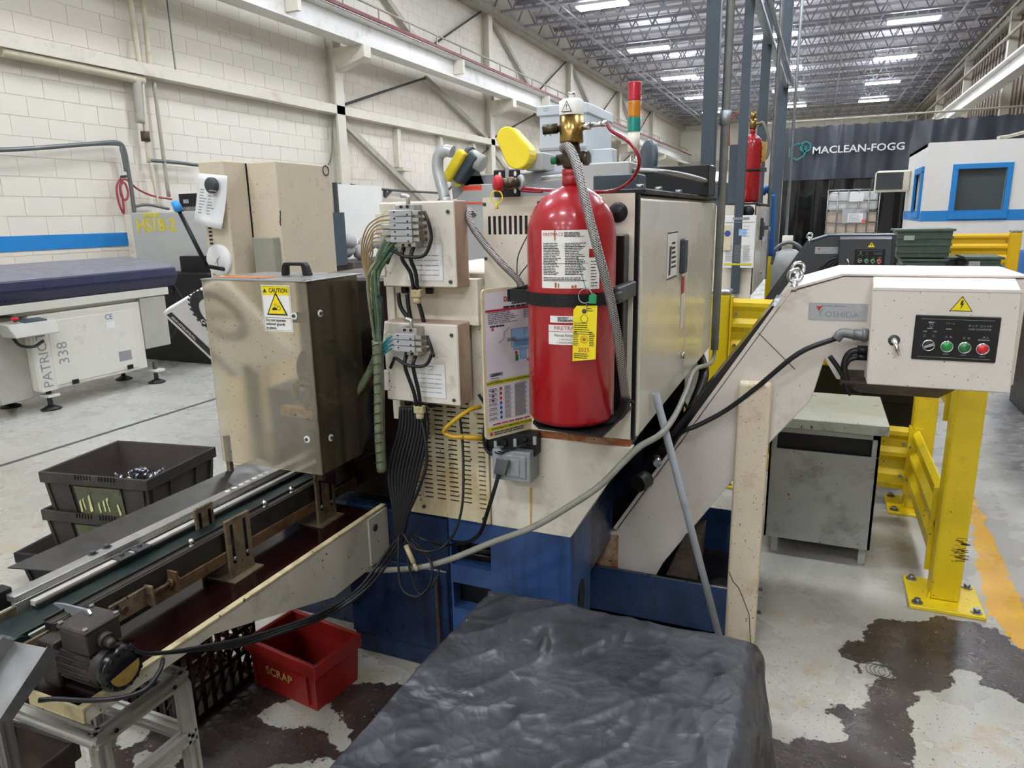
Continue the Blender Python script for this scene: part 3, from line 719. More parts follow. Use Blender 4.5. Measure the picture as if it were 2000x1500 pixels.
# ---------------------------------------------------------------- second lathe further down the row
DY = 3.8
t = L2 = thing('cnc_lathe', 'cream machine cabinet with a placard, second in the row beyond the near machine', 'machine', (-1.0, 2.6+DY, 0))
lathe_side(t, DY)
MB().box(-1.2, -.437, YM+DY-.004, YM+DY+.03, .62, 1.55).build('front_panel', 'cream', t, bevel=.003)
MB().box(-1.9, -.65, YM+DY+.03, 3.4+DY, 0, .88).build('base_body', 'blue_oily', t)
MB().box(-.866, -.437, YM+DY-.02, YM+DY, .0, .62).build('base_front', 'conv_white', t)
MB().lathe(P(1461, 413, Y=YM+DY-.004), [(0, .02), (.04, .02), (.045, 0)], axis=(0, -1, 0)).build('black_plug', 'black_rubber', t)
MB().box(-.425, -.40, YM+DY+.40, YM+DY+.44, 1.28, 1.45).box(-.42, -.36, YM+DY+.38, YM+DY+.46, 1.36, 1.39).build('door_handle', 'slate', t)

# ---------------------------------------------------------------- two valve boxes on the front
def valve_box(x0, x1, z0, z1, rows, top, label):
    yf, yb = 1.72, 1.80
    t = thing('valve_box', label, 'control box', ((x0+x1)/2, yb, z0), 'cream pneumatic valve boxes on the front of the machine')
    MB().box(x0, x1, yf+.004, yb, z0, z1).build('enclosure', 'cream_side', t, bevel=.004, seg=2)
    MB().box(x0, x1, yf, yf+.006, z0+.002, z1-.002).build('cover', 'cream_box', t, bevel=.003)
    for z in ((z0+.03, z0+.09), (z1-.09, z1-.03)): MB().box(x0-.012, x0+.012, yf-.004, yf+.012, *z).build('hinge', 'cream_box', t, bevel=.002)
    b_ = MB()
    for z in (z0+.018, z1-.03): bolt(b_, (x1-.018, yf, z), (0, -1, 0), .005, .004, n=10)
    b_.build('cover_screw', 'dark_steel', t)
    # printed diagram sheet
    cx_ = (x0+x1)/2+.02; cz = z0+(z1-z0)*.30
    s = MB(); rect(s, (cx_, yf, cz), RX, UZ, .115, .10, .001); s.build('diagram_sheet', 'paper', t)
    s = MB(); lines(s, (cx_, yf, cz-.008), RX, UZ, .095, .066, 5, .16, ragged=.1, cols=4, off=.0016)
    lines(s, (cx_, yf, cz+.042), RX, UZ, .06, .006, 1, .6, ragged=.1, off=.0016)
    for dz in (-.05, .05): rect(s, (cx_, yf, cz+dz), RX, UZ, .115, .0006, .0016)
    for dx in (-.0575, .0575): rect(s, (cx_+dx, yf, cz), RX, UZ, .0006, .1, .0016)
    s.build('diagram_print', 'ink_grey', t)
    # manifold
    mx, rh = x0+.105, .0172
    zt = top
    MB().box(mx-.028, mx+.032, 1.68, yf, zt-rh*rows-.012, zt+.014).build('manifold_rail', 'alu', t, bevel=.0015)
    hh = MB()
    for dx in (-.008, .012):
        for dz in (.008, -rh*rows-.007): hh.cyl((mx+dx, 1.681, zt+dz), (mx+dx, 1.677, zt+dz), .0042, n=10)
    hh.build('manifold_holes', 'black', t)
    for k in range(rows):
        z = zt-rh*k
        v = MB().box(mx-.036, mx+.032, 1.662, 1.684, z-rh+.001, z-.0005).build('solenoid_valve', 'plate_grey', t, bevel=.0012)
        MB().box(mx+.032, mx+.052, 1.666, 1.682, z-rh+.003, z-.003).build('valve_plug', 'alu', v, bevel=.001)
        MB().box(mx+.053, mx+.068, 1.668, 1.682, z-rh+.004, z-.004).build('valve_connector', 'oil_brown', v, bevel=.001)
        MB().cyl((mx-.02, 1.6605, z-rh*.3), (mx-.02, 1.664, z-rh*.3), .0025, n=8).cyl((mx+.02, 1.6605, z-rh*.75), (mx+.02, 1.664, z-rh*.75), .0025, n=8).build('valve_screw', 'black', v)
        if k >= rows-3: MB().box(mx-.066, mx-.036, 1.666, 1.682, z-rh+.003, z-.003).build('pilot_plug', 'alu', v, bevel=.001)
    # elbow fitting, two feed hoses into a gland, harness
    MB().tube([(mx+.008, 1.69, zt+.012), (mx+.008, 1.69, zt+.034), (mx-.012, 1.69, zt+.037)], .006, k=4).build('elbow_fitting', 'alu', t)
    zb = zt-rh*rows-.012
    gx = mx+.012
    for s_, dx in ((-.012, -.006), (.018, .006)):
        MB().tube([(mx+s_, 1.69, zb), (mx+s_*.9, 1.675, zb-.03), (gx+dx*1.4, 1.69, z0+.045), (gx+dx, 1.70, z0-.002)], .0056).build('feed_hose', 'black_rubber', t)
    MB().box(gx-.016, gx+.016, 1.695, 1.715, z0-.026, z0-.002).cyl((gx, 1.705, z0-.026), (gx, 1.705, z0-.042), .012).build('hose_gland', 'cream_lip', t, bevel=.003)
    MB().tube([(mx+.066, 1.675, zt-.008), (mx+.078, 1.67, zt-.03), (mx+.084, 1.672, zt-.06), (mx+.082, 1.67, zt-rh*rows), (mx+.06, 1.668, zb-.022), (mx+.01, 1.66, zb-.024), (mx-.035, 1.668, zb-.008), (mx-.056, 1.69, zb-.02), (mx-.075, 1.70, zb-.045)], .0048).build('wire_harness', 'black_rubber', t)
    for dx in (-.04, 0, .04): MB().cyl((gx+dx-.03, 1.76, z0), (gx+dx-.03, 1.76, z0-.02), .012, n=10).build('cable_gland', 'black_rubber', t)
    return t, mx, zt
VB1 = valve_box(-1.128, -.893, 1.312, 1.546, 5, 1.523, 'upper cream valve box with a stack of five grey valves')
VB2 = valve_box(-1.138, -.897, .978, 1.213, 3, 1.190, 'lower cream valve box with three grey valves, just above the cable bundle')

# ---------------------------------------------------------------- fire suppression cylinder
def cylinder_label(mb, cx_, cy_, r, a0, a1, z0, z1, off=.0012, n=10, mi=0):
    vs = []
    for i in range(n+1):
        a = a0+(a1-a0)*i/n
        for z in (z0, z1): vs.append((cx_+(r+off)*math.sin(a), cy_-(r+off)*math.cos(a), z))
    return mb.add(vs, [(2*i, 2*i+2, 2*i+3, 2*i+1) for i in range(n)], mi, True)
EX, EY, ER = -.547, 1.662, .1075
t = thing('fire_cylinder', 'tall red fire suppression cylinder with white label strapped to the near machine', 'fire extinguisher', (EX, EY, .99))
prof = [(0, .992), (.085, .994), (.1, 1.0), (ER, 1.012), (ER, 1.452)]+[(ER*math.cos(a), 1.452+.118*math.sin(a)) for a in [math.radians(d) for d in (12, 24, 36, 48, 60, 70, 78)]]+[(.02, 1.571)]
MB().lathe((EX, EY, 0), prof, n=48).build('cylinder', 'red_paint', t)
MB().lathe((EX, EY, 0), [(.0, 1.565), (.0225, 1.565), (.0225, 1.588), (.021, 1.59), (.021, 1.592), (.0225, 1.594), (.0225, 1.606), (0, 1.606)], n=24).build('neck_collar', 'red_paint', t)
va = MB(); va.lathe((EX, EY, 0), [(.014, 1.606), (.02, 1.61), (.024, 1.625), (.022, 1.65), (.018, 1.668), (0, 1.67)], n=16)
va.cyl((EX-.034, EY-.004, 1.628), (EX+.034, EY-.004, 1.634), .013, n=12).cyl((EX+.03, EY, 1.63), (EX+.042, EY, 1.63), .017, n=8)
va.build('valve_body', 'brass_dull', t)
MB().cyl((EX-.046, EY-.01, 1.627), (EX-.032, EY-.01, 1.627), .0085, n=12).build('valve_cap', 'ink_green', t)
MB().lathe((EX, EY, 0), [(0, 1.665), (.027, 1.665), (.028, 1.67), (.028, 1.728), (0, 1.728)], n=28).build('actuator', 'brass', t)
MB().lathe((EX, EY, 0), [(.0285, 1.726), (.0285, 1.757), (.02, 1.762), (0, 1.762)], n=28).build('actuator_sleeve', 'white_print', t)
MB().lathe((EX, EY, 0), [(.007, 1.76), (.007, 1.768), (.009, 1.769), (.009, 1.777), (0, 1.778)], n=16).build('actuator_stem', 'steel_bright', t)
s = MB(); n_ = V((0, -1, 0)); c = V((EX-.002, EY-.0292, 1.742))
poly(s, c, RX, UZ, [(-.013, -.011), (.013, -.011), (0, .013)], .0004); s.build('warning_triangle', 'ink', t)
s = MB(); poly(s, c, RX, UZ, [(-.0105, -.0095), (.0105, -.0095), (0, .0105)], .0008); s.build('warning_triangle_fill', 'white_print', t)
s = MB(); text(s, '!', .017, c+UZ*-.001, RX, UZ, off=.0014); s.build('warning_mark', 'ink', t)
MB().cyl((EX-.066, EY-.012, 1.697), (EX-.032, EY-.006, 1.699), .0125, n=6).cyl((EX-.034, EY, 1.699), (EX-.02, EY, 1.699), .008, n=10).build('side_fitting', 'brass_dull', t)
MB().cyl((EX+.026, EY, 1.70), (EX+.046, EY, 1.701), .0095, n=6).cyl((EX+.046, EY, 1.701), (EX+.085, EY, 1.704), .0055, n=10).cyl((EX+.072, EY, 1.703), (EX+.086, EY, 1.704), .008, n=6).build('hose_fitting', 'steel_bright', t)
rt = [(EX+.085, EY, 1.704), W(1195, 256, 1.66), W(1228, 277, 1.66), W(1247, 305, 1.66), W(1246, 330, 1.68), W(1228, 356, 1.72), W(1195, 373, 1.78), W(1150, 374, 1.8), W(1060, 371, 1.80), W(1020, 367, 1.80)]
MB().tube(rt, .0042, n=10).build('detection_tube', 'red_tube', t)
MB().tube([W(1060, 374, 1.80), W(1040, 374, 1.80), W(1018, 372, 1.80)], .0042, n=10).build('detection_tube', 'red_tube', t)
hz = [(EX-.012, EY-.024, 1.652), W(1110, 287, 1.60), W(1122, 310, 1.575), W(1133, 350, 1.555), W(1147, 410, 1.538), W(1168, 490, 1.53), W(1190, 575, 1.545), W(1206, 660, 1.57), W(1216, 730, 1.60), W(1221, 775, 1.63)]
MB().tube(hz, .0105, n=12).build('braided_hose', 'braid', t)
MB().tube([W(1221, 770, 1.63), W(1218, 795, 1.65), W(1203, 815, 1.66), W(1170, 828, 1.66), W(1135, 830, 1.67), W(1105, 820, 1.70), W(1095, 812, 1.75)], .0105, n=12).build('hose_loop', 'black_rubber', t)
MB().tube([W(1226, 775, 1.66), W(1224, 798, 1.68), W(1208, 818, 1.69), W(1172, 832, 1.69), W(1135, 834, 1.70), W(1100, 824, 1.74)], .006, n=10).build('hose_loop', 'black_rubber', t)
MB().tube([W(1210, 780, 1.63), W(1225, 778, 1.62), W(1238, 786, 1.66), W(1222, 784, 1.68)], .0022).build('cable_tie', 'black', t)
# strap, back bracket and foot shelf
st = MB(); n = 26
for r0_, r1_ in ((ER+.001, ER+.005),):
    vs = []
    for i in range(n+1):
        a = math.radians(-100+200*i/n)
        for rr in (r0_, r1_):
            for z in (1.293, 1.323): vs.append((EX+rr*math.sin(a), EY-rr*math.cos(a), z))
    fs = []
    for i in range(n):
        o = 4*i; fs += [(o, o+4, o+5, o+1), (o+2, o+3, o+7, o+6), (o+1, o+5, o+7, o+3), (o, o+2, o+6, o+4)]
    st.add(vs, fs, 0, False)
st.box(EX-ER-.045, EX-ER+.004, EY-.035, EY-.028, 1.293, 1.323).box(EX-ER-.05, EX-ER-.043, EY-.035, YM-.008, 1.293, 1.323)
st.build('strap', 'black', t)
MB().box(EX+ER-.01, EX+ER+.012, EY-.004, YM-.008, 1.29, 1.33).box(EX+ER+.005, EX+ER+.016, EY-.02, EY+.02, 1.30, 1.32).build('strap_buckle', 'dark_steel', t, bevel=.003)
MB().box(EX-.10, EX+.098, 1.79, YM-.006, .97, 1.45).build('back_bracket', 'panel_black', t, bevel=.003)
sh = MB(); sh.slab([W(1040, 798, 1.62), W(1052, 818, 1.58), (EX+.11, 1.56, .988), (EX+.115, YM-.01, .988), (EX-.11, YM-.01, .988)], (0, 0, -.006)); 
for i, v in enumerate(sh.v): v.z = .9885 if i < 5 else .9825
sh.build('foot_shelf', 'black', t)
# main label
def cm(z0, a0, rr): # text mapper onto the cylinder
    return lambda v: V((EX+(ER+rr)*math.sin(a0+v.x/ER), EY-(ER+rr)*math.cos(a0+v.x/ER), z0+v.y))
aC = math.radians(18.2)            # the side that faces the photographer
A = lambda px: aC+math.asin(max(-1, min(1, (px-1124)/81.)))
s = MB(); cylinder_label(s, EX, EY, ER, A(1073), A(1154), 1.336, 1.468); s.build('label_sheet', 'white_print', t)
s = MB(); cylinder_label(s, EX, EY, ER, A(1154), A(1172), 1.333, 1.405); s.build('recharge_label', 'white_print', t)
s = MB(); cylinder_label(s, EX, EY, ER, A(1154), A(1165), 1.425, 1.455); s.build('side_label', 'white_print', t)
s = MB(); cylinder_label(s, EX, EY, ER, A(1087), A(1168), 1.256, 1.272); s.build('serial_label', 'white_print', t)
s = MB(); cylinder_label(s, EX, EY, ER, A(1084), A(1160), 1.203, 1.252); s.build('release_label', 'white_print', t)
s = MB(); cylinder_label(s, EX, EY, ER, A(1084), A(1160), 1.2345, 1.2355, .0016)
for z in (1.2035, 1.2515): cylinder_label(s, EX, EY, ER, A(1084), A(1160), z-.0006, z+.0006, .0016)
text(s, 'FIRETRACE', .013, (0, 0, 0), RX, UZ, fmap=cm(1.243, A(1117), .0017))
text(s, 'FIRETRACE', .0105, (0, 0, 0), RX, UZ, fmap=cm(1.458, A(1092), .0017)); s.build('red_print', 'ink_red', t)
s = MB()
text(s, 'Manual Release', .0085, (0, 0, 0), RX, UZ, fmap=cm(1.226, A(1113), .0017))
text(s, '1. Pull the pin', .0055, (0, 0, 0), RX, UZ, fmap=cm(1.2165, A(1113), .0017)); text(s, '2. Depress plunger', .0055, (0, 0, 0), RX, UZ, fmap=cm(1.2095, A(1114), .0017))
rng = random.Random(3)
for z0_, z1_, p0_, p1_, rows in ((1.452, 1.464, 1112, 1150, 4), (1.366, 1.44, 1076, 1108, 20), (1.366, 1.44, 1113, 1150, 20), (1.352, 1.362, 1076, 1150, 3), (1.337, 1.4, 1157, 1170, 9), (1.258, 1.270, 1100, 1128, 4)):
    for k in range(rows):
        z = z0_+(z1_-z0_)*(k+.5)/rows; e = p0_+(p1_-p0_)*(1-.35*rng.random()); x = p0_
        while x < e:
            q = min(e, x+3+8*rng.random()); cylinder_label(s, EX, EY, ER, A(x), A(q-.8), z-.0009, z+.0009, .0017, 1); x = q
cylinder_label(s, EX, EY, ER, A(1074), A(1153), 1.3925, 1.3932, .0017)
s.build('black_print', 'ink', t)
s = MB()
for p_, zz, hh, ww in ((1097, 1.3375, .012, 1.6), (1102, 1.3375, .010, 1.2), (1126, 1.337, .006, 2), (1131, 1.337, .007, 1.5), (1096, 1.445, .023, 1.0)): cylinder_label(s, EX, EY, ER, A(p_-ww), A(p_+ww), zz, zz+hh, .0022, 2)
s.build('rust_stain', 'rust_mark', t)
# inspection tag with ring and green seal
yt = EY-ER-.012
c = P(1141, 652, Y=yt)
tg = MB(); tg.slab([c+V((dx, 0, dz)) for dx, dz in ((-.0285, -.066), (.0275, -.058), (.0305, .066), (-.018, .064), (-.026, .054))], (0, .0006, 0)); tgo = tg.build('inspection_tag', 'tag_yellow', t)
s = MB(); text(s, '2025', .014, c+UZ*-.038+RX*-.001, RX, UZ); s.build('tag_year', 'ink_red', tgo)
s = MB(); disc(s, c+UZ*-.013, RX, UZ, .009, rin=.0078); poly(s, c+UZ*-.013, RX, UZ, [(-.006, 0), (0, -.0045), (.006, 0), (0, .005)]); s.build('tag_mark', 'rust_mark', tgo)
s = MB(); lines(s, c+UZ*.012, RX, UZ, .05, .03, 6, .3); lines(s, c+UZ*-.012+RX*-.019, RX, UZ, .015, .034, 8, .4); lines(s, c+UZ*-.012+RX*.019, RX, UZ, .015, .034, 8, .4); lines(s, c+UZ*-.052, RX, UZ, .05, .014, 3, .4)
disc(s, c+UZ*.035, RX, UZ, .009, rin=.008); lines(s, c+UZ*.056+RX*.014, RX, UZ, .016, .01, 2, .3); s.build('tag_print', 'ink', tgo)
s = MB(); s.cyl(c+V((0, -.001, .052)), c+V((0, .001, .052)), .0055, n=14); s.build('tag_eyelet', 'oil_brown', tgo)
r_ = P(1143, 578, Y=yt-.004)
MB().tube([r_+V((.016*math.cos(a), .004*math.sin(a), .016*math.sin(a))) for a in [2*math.pi*i/16 for i in range(17)]], .0011, k=2).build('seal_ring', 'steel', t)
MB().tube([r_+V((.002, 0, -.016)), r_+V((.004, 0, -.028)), c+V((0, -.002, .052))], .0009).build('seal_wire', 'steel', t)
MB().tube([P(1127, 500, Y=1.545), P(1134, 530, Y=1.545), P(1148, 575, Y=yt-.004)], .0009).build('seal_wire', 'ink_green', t)
c = P(1157, 583, Y=yt-.008)
MB().slab([c+V((x, 0, z)) for x, z in ((-.009, -.012), (.008, -.012), (.009, .006), (.002, .012), (-.008, .007))], (0, .005, 0)).build('green_seal', 'seal_green', t, bevel=.001)

# ---------------------------------------------------------------- manual release station on top
t = thing('release_station', 'red push button release with yellow ring on a black bracket atop the machine', 'push button', (-.80, 1.84, 1.566))
yb = 1.83
a0, a1 = P(966, 388, Y=yb), P(1018, 330, Y=yb)
MB().box(a0.x, a1.x-.002, yb-.006, yb, 1.552, a1.z).build('bracket', 'panel_black', t, bevel=.003)
s = MB(); q0 = P(990, 340, Y=yb-.007)
for px, py in ((976, 341), (1006, 339), (1006, 373)):
    q = P(px, py, Y=yb-.0065); s.slab([q+V((.004*math.cos(a), 0, .007*math.sin(a))) for a in [2*math.pi*i/10 for i in range(10)]], (0, .001, 0))
s.build('bracket_slot', 'white_print', t)
MB().box(q0.x-.004, q0.x+.006, yb-.009, yb-.006, P(990, 352, Y=yb).z, P(990, 328, Y=yb).z).build('bracket_strip', 'plate_grey', t)
k0 = P(968, 359, Y=1.76); kv = (P(1010, 357, Y=1.80)-k0).normalized()
MB().cyl(k0+kv*.01, k0+kv*.062, .013, n=16).cyl(k0+kv*.03, k0+kv*.05, .016, n=8).build('plunger_body', 'brass_dull', t)
MB().lathe(k0, [(0, -.006), (.017, -.004), (.0225, .003), (.0225, .012), (.018, .016), (0, .016)], axis=kv, n=26).build('push_knob', 'red_knob', t)
MB().lathe(k0+kv*.066, [(0, 0), (.019, .0), (.021, .004), (.019, .01), (0, .01)], axis=kv, n=22).build('gauge', 'plate_grey', t)
kc = P(970, 385, Y=1.755)
MB().tube([kc+V((.0165*math.cos(a), 0, .0165*math.sin(a))) for a in [2*math.pi*i/18 for i in range(19)]], .0018, k=2).cyl(kc+V((-.002, 0, -.016)), kc+V((.001, 0, -.03)), .003, .0045, n=6).build('safety_ring', 'tag_yellow', t)

# ---------------------------------------------------------------- signal tower
t = thing('signal_tower', 'red, amber and green stacked signal light on a steel pole', 'signal light', P(1236, 380, Y=2.75))
yy = 2.75
def sx(y): return P(1240-(y-160)*.02, y, Y=yy)
zz = [sx(y).z for y in (160, 197, 229, 258, 296)]; x = sx(230).x; r = .0235
for (za, zb), m in zip(((zz[1], zz[0]), (zz[2], zz[1]), (zz[3], zz[2])), ('lens_red', 'lens_amber', 'lens_green')):
    MB().lathe((x, yy, 0), [(0, za+.001), (r, za+.001), (r*1.02, za+.004), (r*1.02, zb-.004), (r, zb-.001), (0, zb-.001)], n=20).build('lens_'+m[5:], m, t)
MB().cyl((x, yy, zz[3]), (x, yy, zz[4]), r*.95, r*.95, n=20).build('light_base', 'cream', t)
for dx in (-.008, .008): MB().cyl((x+dx, yy, 1.56), (x+dx, yy, zz[4]), .006, n=10).build('pole', 'steel_bright', t)

# ---------------------------------------------------------------- lockout placard beside the cylinder
BLp = W(949, 860, 1.70); TLp = W(946, 566, 1.70); BRp = P(1070, 829, Z=BLp.z+.0)
Rp = (BRp-BLp); wp_ = Rp.length; Rp = Rp.normalized(); hp = TLp.z-BLp.z; Np = Rp.cross(UZ)
if Np.y > 0: Np = -Np
cc = BLp+Rp*wp_/2+UZ*hp/2
t = thing('placard', 'white lockout instruction placard tucked behind the red cylinder', 'sign', BLp)
MB().slab([cc+Rp*a+UZ*b_ for a, b_ in rrect(wp_, hp, .012)], -Np*.006).build('board', 'placard_rim', t)
s = MB(); rect(s, cc+UZ*.004, Rp, UZ, wp_*.93, hp*.93, .001); s.build('face', 'placard', t)
def pp(u, v): return cc+Rp*(u-.5)*wp_+UZ*(.5-v)*hp
Wd, Hd = wp_, hp
blk, red, yl_, blu, dl, gry_, grn, bl2 = (MB() for _ in range(8))
text(red, 'DE', .017, pp(.36, .075), Rp, UZ, bold=.0006, off=.002); text(blk, 'ENERGIZE', .010, pp(.62, .08), Rp, UZ, bold=.0003, off=.002); lines(blk, pp(.58, .105), Rp, UZ, Wd*.3, .006, 1, .7, off=.002)
rect(red, pp(.5, .142), Rp, UZ, Wd*.92, .006, .0016); lines(blk, pp(.6, .126), Rp, UZ, Wd*.6, .006, 1, .8, off=.002)
lines(blk, pp(.32, .19), Rp, UZ, Wd*.5, .034, 7, .35, off=.002); lines(blk, pp(.78, .185), Rp, UZ, Wd*.34, .025, 5, .35, off=.002)
lines(blk, pp(.25, .245), Rp, UZ, Wd*.3, .006, 1, .8, off=.002); disc(red, pp(.14, .265), Rp, UZ, .004, .002)
for u, v, a, h in ((.66, .34, .11, .05), (.62, .385, .075, .03), (.78, .33, .035, .03), (.60, .45, .022, .03), (.9, .44, .03, .035)): rect(dl, pp(u, v), Rp, UZ, a+.002, h+.002, .0014); rect(blu, pp(u, v), Rp, UZ, a, h, .0018)
for u, v, a, h in ((.62, .34, .001, .04), (.7, .34, .001, .04), (.66, .36, .1, .001)): rect(dl, pp(u, v), Rp, UZ, a, h, .0022)
rect(gry_, pp(.42, .345), Rp, UZ, .03, .01, .0018)
for u, v in ((.49, .44), (.68, .5), (.8, .28)): disc(red, pp(u, v), Rp, UZ, .005, .002)
for u, v in ((.93, .28), (.95, .38)): disc(bl2, pp(u, v), Rp, UZ, .005, .002)
rect(grn, pp(.5, .475), Rp, UZ, .010, .018, .002)
for a, b_ in (((.22, .36), (.31, .33)), ((.31, .33), (.31, .29)), ((.31, .29), (.4, .26))):
    p_, q_ = pp(*a), pp(*b_); blk.beam(p_+Np*.0016, q_+Np*.0016, .0008, .0004, up=Np)
rect(gry_, pp(.18, .565), Rp, UZ, .045, .01, .0016); text(blk, 'LEGEND', .008, pp(.18, .565), Rp, UZ, off=.002, bold=.0003); lines(blk, pp(.18, .59), Rp, UZ, .04, .02, 3, .25, off=.002)
rect(yl_, pp(.5, .62), Rp, UZ, Wd*.93, .013, .0016); text(blk, 'ALWAYS PERFORM CONTROLLED SHUTDOWN BEFORE LOCKING OUT', .0072, pp(.5, .62), Rp, UZ, off=.002, bold=.0003, stretch=.92)
for r_ in range(7):
    v = .665+r_*.033
    lines(blk, pp(.13, v), Rp, UZ, Wd*.15, .009, 2, .4, off=.002); lines(blk, pp(.36, v), Rp, UZ, Wd*.13, .011, 4, .4, off=.002)
    disc(red if r_ < 3 else bl2, pp(.24, v), Rp, UZ, .0048, .002)
    lines(blk, pp(.58, v), Rp, UZ, Wd*.25, .013, 5, .45, off=.002); lines(blk, pp(.85, v), Rp, UZ, Wd*.22, .013, 5, .45, off=.002)
    rect(gry_, pp(.5, v+.016), Rp, UZ, Wd*.9, .0007, .0016)
    if r_ < 3: poly(blk, pp(.12, v+.008), Rp, UZ, [(-.005, -.004), (.005, -.004), (0, .005)], .002)
lines(red, pp(.5, .905), Rp, UZ, Wd*.8, .006, 1, .7, off=.002)
rect(yl_, pp(.45, .935), Rp, UZ, Wd*.85, .014, .0016); text(blk, 'ALWAYS FOLLOW OPERATIONAL PROCEDURES', .0075, pp(.40, .935), Rp, UZ, off=.002, bold=.0003, stretch=.9)
disc(red, pp(.08, .968), Rp, UZ, .005, .002); lines(blk, pp(.45, .968), Rp, UZ, Wd*.66, .012, 2, .5, off=.002)
for mb_, m, nm in ((blk, 'ink', 'black_print'), (red, 'ink_red', 'red_print'), (yl_, 'print_yellow', 'yellow_band'), (blu, 'diagram_blue', 'machine_diagram'), (dl, 'diagram_line', 'diagram_outline'), (gry_, 'ink_grey', 'grey_print'), (grn, 'ink_green', 'green_print'), (bl2, 'ink_blue', 'blue_print')): mb_.build(nm, m, t)

# ---------------------------------------------------------------- socket box with plug
t = thing('socket_box', 'grey flip-lid socket box with a grey plug pushed in, below the placard', 'power socket', (-.79, YM, .76))
a, b_ = P(962, 935, Y=1.77), P(1035, 885, Y=1.77)
MB().box(a.x, b_.x, 1.77, YM-.004, a.z, b_.z).build('housing', 'outlet_grey', t, bevel=.004, seg=2)
MB().box(a.x+.045, b_.x-.012, 1.765, 1.77, a.z+.014, b_.z-.012).box(a.x+.06, b_.x-.03, 1.761, 1.766, a.z+.02, b_.z-.022).build('flip_lid', 'outlet_grey', t, bevel=.002)
MB().hexa([W(964, 925, 1.745), W(985, 930, 1.745), W(985, 930, 1.775), W(964, 925, 1.775), W(970, 893, 1.735), W(996, 898, 1.735), W(996, 898, 1.772), W(970, 893, 1.772)]).build('plug', 'conduit', t, bevel=.003)
MB().tube([W(974, 926, 1.758), W(966, 955, 1.75), W(952, 1000, 1.75), W(938, 1040, 1.77), W(915, 1058, 1.80), W(885, 1062, 1.84)], .0062).build('power_cord', 'black_rubber', t)
t = thing('terminal_strip', 'black terminal strip with loose wires between the placard and the socket box', 'terminal block', W(1010, 870, 1.82))
a, b_ = W(955, 885, 1.82), W(1050, 848, 1.82)
MB().box(a.x, b_.x, 1.80, YM-.004, a.z+.012, b_.z).build('body', 'black', t, bevel=.002)
for k in range(5):
    q = W(970+k*19, 868-k*2, 1.80); MB().box(q.x-.006, q.x+.004, 1.792, 1.80, q.z-.012, q.z+.012).build('terminal', 'black_gloss' if k % 2 else 'plate_grey', t, bevel=.001)
for k in range(5): MB().tube([W(955+k*6, 875, 1.79), W(975+k*8, 886-k*3, 1.765), W(1000+k*10, 878-k*4, 1.79)], .0022).build('wire', 'black_rubber', t)
# ================================================================ CABLES ON THE MACHINE FRONT
t = thing('hose_bundle', 'thick bundle of green air hoses in a spiral wrap left of the valve boxes', 'hoses', W(745, 930, 1.68))
rng = random.Random(5)
for k in range(9):
    o_ = (rng.random()-.5)
    MB().tube([W(770+o_*12, 445+k*5, 1.68), W(752+o_*10, 465+k*5, 1.67), W(732+o_*18, 510+k*3, 1.655+.02*o_), W(729+o_*22, 560, 1.65+.02*o_), W(735+o_*20, 620, 1.655+.02*o_), W(738+o_*10, 672, 1.66)], .0048).build('air_hose', 'green_hose' if k % 3 else 'wrap', t)
wr_ = MB(); wr_.tube([W(737, 665, 1.66), W(740, 740, 1.665), W(741, 800, 1.67), W(742, 860, 1.675), W(746, 920, 1.68)], .0155, n=12); wr_.build('spiral_wrap', 'wrap', t)
bd = MB()
for k in range(13):
    y = 672+k*19; q = W(737.5+k*.6, y, 1.66+k*.0015); bd.obox(q+V((0, -.0152, 0)), (.0145, 0, .004), (0, .0022, 0), (0, 0, .0009))
bd.build('wrap_edge', 'black_rubber', t)
for k in range(7):
    MB().tube([W(762+k, 420+k*9, 1.69), W(740-k*2, 425+k*8, 1.68), W(716+k*2, 445+k*8, 1.69), W(706+k*3, 485+k*5, 1.71), W(712+k*2, 530+k*8, 1.72), W(728, 575+k*14, 1.70)], .0022).build('wire', 'tan_hose', t)
for k in range(4):
    MB().tube([W(783, 650+k*9, 1.69), W(768, 655+k*8, 1.67), W(752, 668+k*7, 1.665), W(742, 690+k*6, 1.68)], .0034).build('teal_hose', 'teal_hose', t)
MB().tube([W(735, 575, 1.66), W(748, 590, 1.65), W(747, 640, 1.66), W(743, 690, 1.67)], .0045).build('hose', 'black_rubber', t)

t = thing('upper_cables', 'black cables linking the two valve boxes on the machine front', 'cables', W(800, 620, 1.76))
for a in ([(778, 572), (783, 600), (800, 625)], [(795, 572), (798, 600), (803, 628)], [(815, 585), (822, 605), (828, 630)]):
    MB().tube([W(x, y, 1.74) for x, y in a], .0062).build('cable', 'black_rubber', t)
t = thing('cable_bundle', 'hanging bundle of black cables looping down over the blue base', 'cables', W(800, 1040, 1.72))
for k in range(10):
    x0 = 783+k*5.2; x2 = 785+(k-4.5)*6.5; 
    MB().tube([W(x0, 795, 1.745), W(x0+(k-4)*1.0, 840, 1.735), W(x2+4, 920, 1.715), W(783+(k-4.5)*3, 1000, 1.70), W(780+(k-4.5)*1.6, 1055, 1.70)], .0058).build('cable', 'black_rubber', t)
MB().tube([W(820, 800, 1.74), W(831, 860, 1.72), W(833, 905, 1.71), W(820, 950, 1.70), W(795, 1010, 1.69), W(783, 1060, 1.69)], .005).build('cable', 'black_rubber', t)
MB().tube([W(779, 1045, 1.69), W(778, 1100, 1.66), W(785, 1150, 1.64), W(815, 1165, 1.64), W(840, 1140, 1.66), W(842, 1100, 1.68), W(815, 1070, 1.70), W(785, 1045, 1.70)], .004).build('cable', 'black_rubber', t)
